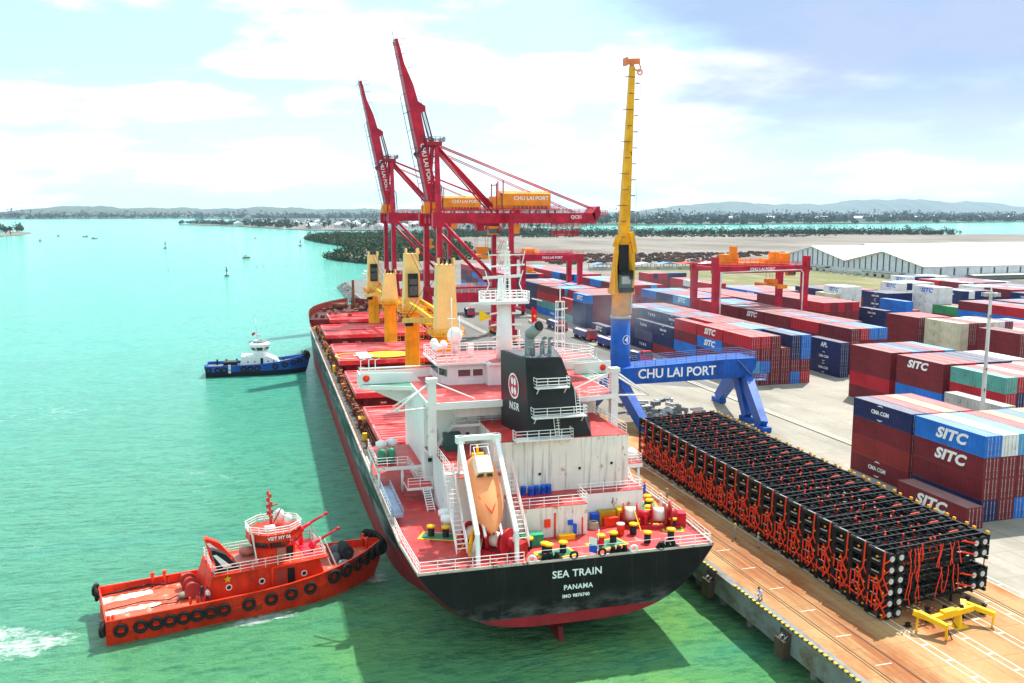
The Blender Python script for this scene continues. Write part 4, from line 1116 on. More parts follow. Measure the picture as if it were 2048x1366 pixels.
MB().box(-1.4,-.6,-3,3,2.4,5.2).build('generator_box', ORANGE, g1)
g2, h2 = rtg('red yard gantry farther off, beside the nearer ship-to-shore crane', 96.4, 326, 22.2, 22.2, 2.4, 12)
mb = MB().box(1.5,7.5,-3,3,22.2,22.9).box(2,5.6,-2.6,2.6,22.9,24.3).rail([(1.5,-3,22.9),(7.5,-3,22.9)],1.1,.07,1.5); mb.build('trolley', ORANGE, g2)
mb = MB().cbox((4.5,0,15.4),(3,6.2,.6)).cbox((4.5,0,16.4),(2.4,2.4,1.2)).tube((3.8,0,17),(3.8,0,22.2),.05,4).tube((5.2,0,17),(5.2,0,22.2),.05,4); mb.build('spreader', ORANGE, g2)

# ---- lorries on the yard road
CABRED = paint('lorry_red', (.62,.03,.05), .3, .1); VIOL = paint('lorry_body_violet', (.07,.07,.30), .45, .2, .2)
def wheelset(mb, xs, ys, r=.5):
    for x in xs:
        for y in ys: mb.lathe((x-.14,y,r),[(.15,0),(r-.05,.02),(r,.1),(r,.2),(r-.05,.28),(.15,.3)],14,'X')
    return mb
def lorry(loc, rz, label, body, L=9.5, cargo=True, cabm=None):
    r = empty('lorry', loc, rz); tag(r, label, 'lorry')
    mb = MB(); mb.use(0).extr([(-1.22,-2.2,.7),(-1.22,.0,.7),(-1.22,.0,3.4),(-1.22,-1.5,3.4),(-1.22,-2.1,2.2)],(2.44,0,0)); cabo = mb.build('cab', cabm or CABRED, r)
    MB().extr([(-1.1,-1.56,3.25),(1.1,-1.56,3.25),(1.1,-2.12,2.3),(-1.1,-2.12,2.3)],(0,-.04,.01)).build('windscreen', GLASS, cabo)
    for s in (-1,1): MB().box(s*1.225-.02,s*1.225+.02,-1.4,-.3,2.2,3.1).build('side_window', GLASS, cabo)
    MB().box(-1.25,1.25,-2.3,-2.1,.5,.95).build('bumper', BLACKM, cabo)
    MB().box(-.45,.45,0,L+1,.75,1.1).build('chassis', BLACKM, r)
    ys = [-1.2, 1.6, 2.8, L-2.4, L-1.2, L-.0]
    for y in ys:
        for x in (-1.0,1.0): wheelset(MB(), (x,), (y,)).build('wheel', RUBBER, r)
    if cargo:
        mb = MB(); z0, z1 = 1.15, 2.75
        mb.box(-1.24,1.24,.7,L+1,z0,z0+.1)
        for s in (-1,1): mb.box(s*1.24-.04,s*1.24+.04,.7,L+1,z0,z1)
        mb.box(-1.24,1.24,.7,.8,z0,z1+.2).box(-1.24,1.24,L+.9,L+1,z0,z1)
        for k in range(9):
            for s in (-1,1): y = .9+k*(L-.2)/8; mb.box(s*1.3-.05,s*1.3+.05,y-.06,y+.06,z0,z1)
        b = mb.build('load_body', body, r)
        MB().grid([[(-1.2,y,z1-.25),(0,y,z1+.05+.12*math.sin(y*1.3)),(1.2,y,z1-.25)] for y in np.linspace(.8,L+.9,12)]).build('tarpaulin', paint('tarp_grey',(.46,.46,.48),.7,.2), b)
    return r
lorry((95.6,229,0), R(2), 'violet-bodied lorry with red cab, nearest the blue crane column', VIOL)
lorry((95.4,247.5,0), R(3), 'violet-grey lorry with red cab, second back from the blue crane', paint('lorry_body_grey',(.16,.16,.32),.5,.2))
lorry((94.6,271,0), R(3), 'dark violet lorry with red cab, third back and partly hidden by smoke', paint('lorry_body_dark',(.05,.05,.18),.5,.2))
lorry((93.8,206,0), R(10), 'short lorry with red cab behind the blue portal beam', paint('lorry_body_slate',(.10,.12,.22),.5,.2), 4.5)
lorry((78.5,286,0), R(5), 'dark flatbed lorry at the landside leg of the nearer red crane', BLACKM, 6, False, paint('cab_orange_red',(.80,.12,.03)))
lorry((76,318,0), R(-4), 'navy lorry under the portal beam of the nearer red crane', paint('lorry_body_navy',(.02,.03,.08),.5,.2), 6)
o = MB()
for k in range(8): o.use(k % 2).box(-.4,.4,k*2,k*2+1.9,0,.9)
tag(o.build('road_barrier', [paint('barrier_cream',(.75,.68,.40)), SHELT], None, (91.2,281,0), R(-2)), 'row of cream and grey road barrier blocks beside the trucks', 'barrier')
rs = empty('reach_stacker', (64.5,395,0), R(20)); tag(rs, 'red container handler parked far up the quay road', 'container handler')
MB().box(-2,2,-4,4,.9,2.6).cbox((0,2,3.4),(1.6,2,1.7)).build('body', CABRED, rs)
MB().bar((0,3.4,3.4),(0,-6,6.4),1.0,1.0).build('boom', CABRED, rs)
for x in (-1.9,1.9):
    for y in (-2.8,2.8): wheelset(MB(), (x,), (y,), .85).build('wheel', RUBBER, rs)
# ================================================================ THE BULK CARRIER
SH = empty('cargo_ship', (27.75, 76, 0), R(-.8)); tag(SH, 'large black-hulled bulk carrier with red decks and black funnel moored at the quay', 'ship')
def ship_world(t, s, z):
    a = R(.8); return (27.75+t*math.cos(a)+s*math.sin(a), 76-t*math.sin(a)+s*math.cos(a), z)
DZ = 5.5; LOA = 226.0
def half(s):
    if s < 10: return 14.5+.5*s/10
    if s < 176: return 15.0
    q = (s-176)/(LOA-176); return max(.0, 15.0*(1-q**2.6))
def hull_material():
    m, nt, b = newmat('hull_paint')
    t = nd(nt, 'ShaderNodeTexCoord'); sp = nd(nt, 'ShaderNodeSeparateXYZ'); nt.links.new(t.outputs['Object'], sp.inputs[0])
    n1 = noise(nt, .5, 6); st = noise(nt, 1.0, 5, (1.4,1.4,.10)); sc = noise(nt, .35, 7, (1,.25,2.5), off=(3,3,3))
    black = mixc(nt, mapr(nt, n1, .3, .7), (.008,.008,.009), (.017,.016,.017))
    black = mixc(nt, mapr(nt, st, .58, .80, 0, .35), black, (.075,.07,.065))
    low = mth(nt, 'MULTIPLY', mapr(nt, sp.outputs[2], 2.4, .4), mapr(nt, sc, .42, .62))
    black = mixc(nt, mth(nt, 'MULTIPLY', low, .75), black, (.15,.14,.14))
    side = mth(nt, 'MULTIPLY', mapr(nt, sp.outputs[1], 8, 30), mapr(nt, sc, .47, .62))
    black = mixc(nt, mth(nt, 'MULTIPLY', side, .8), black, (.24,.235,.245))
    red = mixc(nt, mapr(nt, n1, .3, .7), (.24,.014,.02), (.36,.026,.032))
    red = mixc(nt, mapr(nt, sc, .55, .7, 0, .5), red, (.14,.03,.03))
    zz = mth(nt, 'ADD', sp.outputs[2], mth(nt, 'MULTIPLY', mth(nt, 'SUBTRACT', sc, .5), mapr(nt, sp.outputs[1], 5, 30, .1, 2.2)))
    c = mixc(nt, mapr(nt, zz, .40, .50), red, black)
    fc = mth(nt, 'MULTIPLY', mapr(nt, sp.outputs[2], 5.7, 5.9), 1)
    c = mixc(nt, fc, c, (.20,.02,.02))
    nt.links.new(c, b.inputs['Base Color']); nt.links.new(mapr(nt, n1, .3, .7, .42, .6), b.inputs['Roughness']); b.inputs['Specular IOR Level'].default_value = .12
    return m
HULLM = hull_material()
mb = MB(); NQ = 22; rows = []
SS = [0,2,4,7,10,14,18,22,27,33,40,50,62,80,110,150,176,184,192,200,206,212,217,221,224,225.6]
def sect(s, side):
    B = half(s); zd = DZ
    zb = max(-12, -.6-.42*s) if s < 40 else -12
    n = 3.6 if s < 18 else 3.6+(min(s,60)-18)*.36
    if s > 180: n = max(4, 18.7-(s-180)*.4)
    out = []
    for k in range(NQ+1):
        q = k/NQ; u = q**(2/n); out.append((side*B*u, s, zb+(zd-zb)*(u**n)))
    return out
for side in (-1,1):
    rows = [sect(s, side) for s in SS]
    mb.grid(rows if side > 0 else [r[::-1] for r in rows])
a = sect(0,-1)[::-1]; b_ = sect(0,1)[1:]
o = len(mb.v); mb.v += a+b_; mb.f.append([o+i for i in range(len(a+b_))]); mb.m.append(0); mb.sm.append(False)
# forecastle sides
for side in (-1,1):
    fs = [182,192,200,206,212,217,221,224,225.6]
    g = [[(side*half(s),s,DZ) for s in fs], [(side*(half(s)+.25),s+.5,8.6 if s > 184 else 8.4) for s in fs], [(side*(half(s)+.35),s+.7,9.6 if s > 184 else 9.2) for s in fs]]
    mb.grid(g)
hull = mb.build('hull', HULLM, SH)
for body, size, t, z, sp_ in (('SEA TRAIN',.98,.5,4.22,1.06),('PANAMA',.66,.6,2.88,1.12),('IMO 9876740',.44,.38,2.03,1.1)):
    letter(body, size, (t,-.02,z), (1,0,0), (0,0,1), hull, .018, 0, None, 'lettering', sp_)
ou = [(-half(s),s) for s in SS if s < 186] + [(half(s),s) for s in SS[::-1] if s < 186]
MB().add([(x,y,DZ+.02) for x,y in ou], [list(range(len(ou)))]).build('main_deck', DECKRED, SH)
fd = [s for s in SS if s >= 184]; fo = [(-half(s)-.2,s+.4) for s in fd]+[(half(s)+.2,s+.4) for s in fd[::-1]]
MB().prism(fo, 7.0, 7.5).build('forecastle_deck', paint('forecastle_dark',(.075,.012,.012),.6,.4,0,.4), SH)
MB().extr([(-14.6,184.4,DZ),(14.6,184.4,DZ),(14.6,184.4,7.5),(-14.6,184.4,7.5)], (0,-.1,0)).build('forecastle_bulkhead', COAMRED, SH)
mb = MB(); sr0 = random.Random(21)
for s in range(188,222,3):
    for q in (-1,1): mb.bar((q*(half(s)-.1),s,7.5),(q*(half(s)-.3),s,9.5),.12,.5)
mb.use(0)
for (x,y) in ((-5,204),(5,204)):
    mb.tube((x-2,y,9.3),(x+2,y,9.3),.9,12).tube((x-2.2,y,9.3),(x-2,y,9.3),1.2,14).tube((x+2,y,9.3),(x+2.2,y,9.3),1.2,14)
for k in range(60):
    s = sr0.uniform(187,219); q = half(s)-1; mb.cbox((sr0.uniform(-q,q),s,7.9),(sr0.uniform(.3,1.6),sr0.uniform(.3,1.6),sr0.uniform(.5,1.5)))
mb.lathe((0,212,7.4),[(.7,0),(.5,1),(.4,9),(.1,9.2)],10)
mb.build('forecastle_gear', BROWN, SH)
# rudder
MB().extr([(-.25,2.6,-6),(-.25,7.2,-6),(-.25,6.4,-1.5),(-.25,3.4,-2.6)], (.5,0,0)).build('rudder', paint('rudder_red',(.26,.02,.022)), SH)
# white rim and deck-edge clutter
EDGE = paint('deck_edge_pale',(.62,.52,.46),.5,.2,.2,.4); mb = MB()
for q in (-1,1):
    for a_, b2 in ((8,60),(60,120),(120,182)): mb.bar((q*15.0,a_,DZ+.16),(q*15.0,b2,DZ+.16),.22,.34)
mb.bar((-14.4,.1,DZ+.12),(14.4,.1,DZ+.12),.16,.26); mb.bar((-14.45,0,DZ+.12),(-15,8,DZ+.12),.18,.28); mb.bar((14.45,0,DZ+.12),(15,8,DZ+.12),.18,.28)
mb.build('gunwale', EDGE, SH)
STRIPE = paint('walkway_dark_green',(.05,.065,.055),.6,.3)
for q in (-1,1): MB().box(min(q*14.7,q*13.7),max(q*14.7,q*13.7),38,180,DZ+.03,DZ+.06).build('walkway', STRIPE, SH)
mb = MB(); sr = random.Random(5)
for q in (-1,1):
    for k in range(3): mb.use(0).tube((q*(13.45-.26*k),36,DZ+.5+.2*k),(q*(13.45-.26*k),180,DZ+.5+.2*k),.10,5)
    s = 38
    while s < 180:
        mb.use(0).bar((q*12.5,s,DZ),(q*13.6,s,DZ),.15,1.6); s += 2.2
    for k in range(110):
        s = sr.uniform(38,180); mb.use(sr.choice((0,0,1,2,0,3))).cbox((q*sr.uniform(12.6,13.9),s,DZ+.6),(sr.uniform(.25,.8),sr.uniform(.3,1.4),sr.uniform(.6,1.5)))
    for k in range(26):
        s = 40+k*5.4+sr.uniform(-2,2); mb.use(sr.choice((0,1,0,0,2 if k % 5 == 0 else 3))).lathe((q*sr.uniform(13.5,14.0),s,DZ),[(.12,0),(.12,.6),(.2,.65),(.2,.85),(.1,.95)],8)
mb.build('deck_piping', [BROWN, paint('valve_orange',(.62,.16,.03)), SAFETY, COAMRED], SH)
mb = MB()
mb.rail([(-14.9,42,DZ+.2),(-14.9,182,DZ+.2)], 1.0, .03, 2.4); mb.rail([(14.9,42,DZ+.2),(14.9,182,DZ+.2)], 1.0, .03, 2.4)
mb.build('deck_railing', paint('railing_brown',(.30,.12,.07)), SH)
# hatches
for k, (s0, s1, w) in enumerate(((38.5,61.5,12.9),(72.2,94.4,12.9),(106.2,131,12.9),(146.3,168,12.9),(178.6,195.6,9.6))):
    mb = MB(); wi = w-1.4
    mb.box(-wi,wi,s0+1,s1-1,DZ,7.05)
    for q in (-1,1):
        s = s0+2
        while s < s1-1: mb.extr([(q*wi,s,7.0),(q*(wi+.95),s,7.0),(q*(wi+.25),s,DZ+.2),(q*wi,s,DZ+.2)],(0,.12,0)); s += 1.9
    for e, d in ((s0+1,-1),(s1-1,1)):
        x = -wi+1
        while x < wi: mb.extr([(x,e,7.0),(x,e+d*1.0,7.0),(x,e+d*.2,DZ+.2),(x,e,DZ+.2)],(.14,0,0)); x += 3.3
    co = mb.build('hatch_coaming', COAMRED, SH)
    mb = MB(); sm = (s0+s1)/2
    for a_, b2 in ((s0,sm-.12),(sm+.12,s1)):
        mb.box(-w,w,a_,b2,7.08,7.55); mb.box(-w+.5,w-.5,a_+.5,b2-.5,7.55,7.72)
        n = 9
        for i in range(n): mb.box(-w+.15,w-.15,a_+.3+i*(b2-a_-.8)/(n-1),a_+.46+i*(b2-a_-.8)/(n-1),7.72,7.78)
        for e in (a_+.05,b2-.45): mb.box(-w,w,e,e+.4,7.55,7.98)
        for q in (-w,w-.35): mb.box(q,q+.35,a_,b2,7.55,7.9)
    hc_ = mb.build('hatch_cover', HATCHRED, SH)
    if k == 2:
        mk_ = MB(); cx, cy = -2.6, sm-6
        n = 28; mk_.add([(cx+5.0*math.cos(2*math.pi*i/n),cy+4.2*math.sin(2*math.pi*i/n),8.02) for i in range(n)],[list(range(n))])
        mk_.build('helipad_disc', paint('mark_yellow',(.85,.58,.02)), hc_)
        mk_ = MB()
        for i in range(14):
            a1, a2 = R(60+i*17), R(60+(i+1)*17)
            if i < 13: mk_.add([(-10+q*math.cos(a)*.8,cy+q*math.sin(a),8.02) for a,q in ((a1,3.6),(a2,3.6),(a2,4.1),(a1,4.1))],[(0,1,2,3)])
        mk_.build('winch_ring', paint('mark_yellow',(.85,.58,.02)), hc_)
        MB().box(-8.6,-6.2,cy-4.3,cy+4.3,7.99,8.03).box(-9.4,-5.4,cy-.6,cy+.6,7.985,8.025).build('helipad_mark', WHITE, hc_)
mb = MB()
for (s0,s1) in ((62.5,71.5),(95,105.5),(132,145.5),(169,178)):
    for x in (-9,-6,6,9): mb.use(0).cbox((x,(s0+s1)/2+sr.uniform(-2,2),DZ+.9),(sr.uniform(.8,2),sr.uniform(.8,2),1.8))
    mb.use(1).box(-12,12,s0+1,s0+1.3,DZ,DZ+.8)
mb.build('cross_deck_gear', [COAMRED, BROWN], SH)
# deck cranes
def deck_crane(s, t, zp, zt, jib, cabside, jw=0):
    p = MB().lathe((t,s,DZ), [(1.75,0),(1.5,.6),(1.42,zp-DZ-1.2),(1.9,zp-DZ-.9),(1.9,zp-DZ-.1)], 22)
    ped = p.build('deck_crane', YELLOWP, SH)
    mb = MB().lathe((t,s,zp),[(2.35,-.15),(2.35,.5),(1.9,.55)],22)
    mb.rail([(t-2.6,s-2.6,zp+.2),(t+2.6,s-2.6,zp+.2),(t+2.6,s+2.6,zp+.2),(t-2.6,s+2.6,zp+.2),(t-2.6,s-2.6,zp+.2)],1.0,.05,1.3).box(t-2.6,t+2.6,s-2.6,s+2.6,zp+.05,zp+.2)
    for z in range(int(DZ)+1,int(zp)): mb.bar((t+1.6,s-.6,z),(t+2.2,s-.6,z),.06)
    for a in (1.6,2.2): mb.bar((t+a,s-.6,DZ),(t+a,s-.6,zp),.07)
    mb.build('slewing_platform', YELLOWP, ped)
    mb = MB(); h = zt-zp
    mb.extr([(t-1.75,s-1.7,zp+.55),(t+1.75,s-1.7,zp+.55),(t+1.25,s-1.35,zt-.5),(t-1.25,s-1.35,zt-.5)],(0,3.2,0))
    for q in (-1,1): mb.bar((t+q*1.2,s-1.2,zt-.6),(t+q*1.1,s-.9,zt+.5),.35,.8)
    hs = mb.build('crane_house', CREAM, ped)
    mb = MB()
    for q in (-.9,-.2,.6): mb.torus((t+q,s-jib*1.0,zt+.1),(1,0,0),.45,.13,12,5).bar((t+q,s,zt-.6),(t+q,s-jib*1.1,zt+.6),.16)
    mb.split('sheave', BLACKM, hs)
    if cabside:
        mb = MB().use(0).box(t-.95,t+.95,s-2.35,s-1.5,zp+3.0,zp+7.6).use(1).box(t-.8,t+.8,s-2.42,s-2.34,zp+3.4,zp+5.2).box(t-.8,t+.8,s-2.42,s-2.34,zp+5.5,zp+6.6)
        mb.build('operator_cab', [BLACKM, GLASS], hs)
    # jib: twin-leg box resting low toward the neighbouring crane
    mb = MB(); L = 22
    for q in (-1,1):
        mb.bar((t+q*1.55,s+jib*1.6,zp+2.2),(t+q*1.5+jw*.45,s+jib*8,zp+1.5),.5,.8)
        mb.bar((t+q*1.5+jw*.45,s+jib*8,zp+1.5),(t+q*.9+jw,s+jib*L,zp-.2),.5,.8)
    for k in range(6): f = .3+k*.13; mb.bar((t-1.3+jw*f,s+jib*L*f,zp+1.2-f),(t+1.3+jw*f,s+jib*L*f,zp+1.2-f),.3)
    j = mb.build('jib', YELLOWP, ped)
    mb = MB().torus((t+jw,s+jib*L,zp),(1,0,0),.7,.2,12,6).cbox((t+jw,s+jib*(L-1),zp-.6),(1.4,1.0,.9)); mb.build('hook_block', BLACKM, j)
    mb = MB()
    for q in (-.4,.4): mb.tube((t+q,s+jib*1.0,zt),(t+q+jw,s+jib*L,zp+.4),.05,4)
    mb.build('luffing_rope', BLACKM, j)
deck_crane(64.5, .75, 18.3, 30.0, 1, False, -2.6)
deck_crane(99.5, .9, 18.3, 30.2, -1, True, 2.4)
deck_crane(134.5, 1.3, 16.6, 24.0, 1, False, -2.4)
deck_crane(172.0, 1.8, 16.2, 26.6, -1, True, 2.2)
# ---- superstructure: poop house, casing, accommodation, bridge
def wallbox(name, x0,x1,y0,y1,z0,z1, mat, deck=True, par=None):
    o = MB().box(x0,x1,y0,y1,z0,z1).build(name, mat, par or SH)
    if deck: MB().box(x0-.0,x1+.0,y0-.0,y1+.0,z1+.004,z1+.06).build('deck', DECKRED, o)
    return o
ph = wallbox('poop_house', -3.9,3.75,6.3,11.2,DZ,8.6, CASEW)
wallbox('poop_house', 3.75,11.1,9.4,11.2,DZ,8.58, WHITE)
wallbox('side_house', -9.3,-4.1,9.4,20.9,DZ,11.3, WHITE)
MB().box(-4.1,-3.9,9.4,20.9,DZ,8.6).build('side_wall', WHITE, SH)
cas = wallbox('engine_casing', -3.9,10.1,11.2,22,DZ,14.2, CASEW)
wallbox('starboard_house', 10.1,11.1,11.2,33,DZ,8.6, WHITE)
acc = wallbox('accommodation_block', -10.0,10.6,22.5,36.8,DZ,16.4, WHITE2, False)
wallbox('boat_deck', -10.0,-4.0,20.9,22.5,11.0,11.3, WHITE)
wallbox('side_platform', -15.2,-10.0,24.6,34,8.25,8.7, WHITE)
wallbox('side_platform', -12.3,-9.4,20.4,23.6,7.0,7.3, WHITE)
wallbox('side_platform', 11.1,15.0,18.5,25.0,8.2,8.7, WHITE)
mb = MB()
for (x,y) in ((-14.9,24.9),(-12.2,24.9),(-14.9,33),(14.6,18.8),(12.4,18.8),(14.6,24.6)): mb.tube((x,y,DZ),(x,y,8.3),.16,8)
mb.split('platform_post', WHITE, SH)
# windows / doors on the aft faces
mb = MB()
for z in (9.4,12.1,14.4):
    for x in (-9.4,-5.0): mb.cbox((x,22.44,z+.4),(.45,.10,.45))
mb.split('porthole', GLASS, acc)
mb = MB().cbox((-8.9,22.44,12.4),(.9,.08,1.9)).cbox((-3.4,22.44,15.1),(.9,.08,1.9)); mb.split('door', paint('door_grey',(.55,.56,.55)), acc)
mb = MB().box(-6.9,-.9,20.9,22.4,13.75,14.05)
al = mb.build('balcony', WHITE, acc)
mb = MB().rail([(-6.8,20.95,14.05),(-1.0,20.95,14.05)],1.0,.035,1.4).stair((-8.9,21.5,11.36),(-6.9,21.5,14.0),.7,(0,1,0)); mb.build('balcony_rail', WHITE, al)
# stained casing details
mb = MB()
for k, x in enumerate((.2,4.6,8.2)): mb.cbox((x,11.16,10.6+.3*k),(.25,.08,.25))
mb.split('vent_hole', BLACKM, cas)
mb = MB().rail([(-3.8,6.4,8.66),(3.7,6.4,8.66)],1.0,.035,1.5).rail([(3.8,6.4,8.66),(3.8,9.5,8.66)],1.0,.035,1.5).rail([(3.8,9.5,8.64),(11.0,9.5,8.64),(11.0,11,8.64)],1.0,.035,1.5)
mb.rail([(-9.2,9.5,11.36),(-4.2,9.5,11.36)],1.0,.035,1.2).rail([(-9.25,9.5,11.36),(-9.25,20.8,11.36)],1.0,.035,1.4)
mb.rail([(-15.1,24.7,8.75),(-11.6,24.7,8.75),(-10.6,23.5,7.4),(-9.5,23.5,7.4)],1.0,.035,1.3).rail([(-12.2,20.5,7.35),(-9.5,20.5,7.35)],1.0,.035,1.3).rail([(-15.1,24.7,8.75),(-15.1,33.9,8.75)],1.0,.035,1.3)
mb.rail([(11.2,18.6,8.75),(14.9,18.6,8.75),(14.9,24.9,8.75)],1.0,.035,1.3)
mb.rail([(9.9,11.3,14.26),(10.0,22,14.26)],1.0,.035,1.4)
mb.stair((-10.2,17.2,DZ),(-10.2,20.4,7.2),.8).stair((12.6,14.0,DZ),(12.6,18.4,8.6),.8)
mb.build('house_railing', WHITE2, SH)
# funnel
FUN = paint('funnel_black',(.018,.018,.022),.35,.3,.15); fz = 14.26
_n = (Vector((-.9,11.4,14.26))-Vector((-1.9,18.9,14.26))).cross(Vector((-1.0,12.4,22.6))-Vector((-1.9,18.9,14.26)))
_tx = -.9-(_n.y*(19.2-11.4)+_n.z*(22.6-14.26))/_n.x   # keeps the emblem side of the funnel flat
base = [(-.9,11.4),(6.0,11.4),(8.4,18.4),(-1.9,18.9)]; topp = [(-1.0,12.4),(2.9,12.4),(4.2,18.6),(_tx,19.2)]
mb = MB(); q0 = [(x,y,fz) for x,y in base]; q1 = [(x,y,22.6) for x,y in topp]
mb.add(q0+q1, [(0,1,5,4),(1,2,6,5),(2,3,7,6),(3,0,4,7),(4,5,6,7)]); fu = mb.build('funnel', FUN, SH)
MB().add([(x*.93+.08,(y-15.6)*.93+15.6,22.66) for x,y in topp],[(0,1,2,3)]).build('funnel_top', paint('funnel_top_grey',(.09,.10,.11)), fu)
L0, L1 = Vector((-1.9,18.9,fz)), Vector((-.9,11.4,fz)); T0, T1 = Vector((topp[3][0],19.2,22.6)), Vector((-1.0,12.4,22.6))
def fl_(u, v, out=.03):
    p = L0.lerp(L1,u).lerp(T0.lerp(T1,u),v); return p+Vector((-out,-out*.1,0))
mb = MB(); n = 24
mb.add([fl_(.52+.20*math.cos(2*math.pi*i/n), .60+.165*math.sin(2*math.pi*i/n), .04) for i in range(n)], [list(range(n))])
em = mb.build('emblem_disc', paint('emblem_red',(.62,.03,.06)), fu)
mb = MB()
for (u,v) in ((.47,.66),(.57,.66),(.47,.54),(.57,.54)):
    mb.add([fl_(u+.043*math.cos(2*math.pi*i/12), v+.05*math.sin(2*math.pi*i/12), .07) for i in range(12)], [list(range(12))])
n = 28
for i in range(n):
    a1, a2 = 2*math.pi*i/n, 2*math.pi*(i+1)/n
    mb.add([fl_(.52+r_*.20*math.cos(a), .60+r_*.165*math.sin(a), .06) for a,r_ in ((a1,.86),(a2,.86),(a2,1.0),(a1,1.0))], [(0,1,2,3)])
mb.build('emblem_mark', TXT, em)
rt = (fl_(.9,.3)-fl_(.1,.3)).normalized(); up_ = (fl_(.5,.8)-fl_(.5,.2)).normalized()
letter('NSR', 1.15, tuple(fl_(.52,.335,.06)), tuple(rt), tuple(up_), fu, .02, 0, None, 'lettering', 1.25)
def aft(x, z):
    v = (z-fz)/(22.6-fz); return 11.4+v*1.0
for (x0,x1,z) in ((-.6,5.2,16.55),(-.2,3.4,19.6),(-2.6,3.6,14.32)):
    y = aft(0,z)
    mb = MB().box(x0,x1,y-1.0,y+.15,z,z+.12).rail([(x0,y+.1,z+.1),(x0,y-.95,z+.1),(x1,y-.95,z+.1),(x1,y+.1,z+.1)],1.0,.035,1.3)
    for x in (x0+.3,x1-.3): mb.bar((x,y,z-.7),(x,y-.8,z),.08)
    mb.build('funnel_platform', WHITE2, fu)
mb = MB()
for (x,z0,z1) in ((4.6,16.6,19.6),(2.2,14.4,16.6)):
    y = aft(0,(z0+z1)/2)-.25
    for q in (-.22,.22): mb.bar((x-(z1-z0)*.0+q,y,z0),(x-.25+q,y+.1,z1),.06)
    for k in range(int((z1-z0)/.3)): mb.bar((x-.22,y,z0+.3*k),(x+.22,y,z0+.3*k),.05)
mb.build('funnel_ladder', WHITE2, fu)
mb = MB().use(0).tube((.0,14.2,22.6),(-.1,14.0,25.0),.55,14).tube((-.1,14.0,24.9),(.5,12.9,25.9),.62,14).use(1).tube((.5,12.9,25.9),(.62,12.7,26.0),.52,14)
mb.use(0)
for (x,y,h,r_) in ((1.0,13.4,1.5,.16),(1.5,14.4,1.8,.18),(2.1,13.6,1.3,.13),(2.3,14.8,1.7,.16),(-.5,13.2,1.0,.2)):
    mb.tube((x,y,22.6),(x,y,22.6+h),r_,8).tube((x,y,22.6+h),(x+.35,y-.25,22.8+h),r_,8).lathe((x,y,22.6),[(r_*1.8,0),(r_*1.5,.2)],10)
mb.build('exhaust_pipe', [paint('exhaust_grey',(.30,.32,.34)), BLACKM], fu)
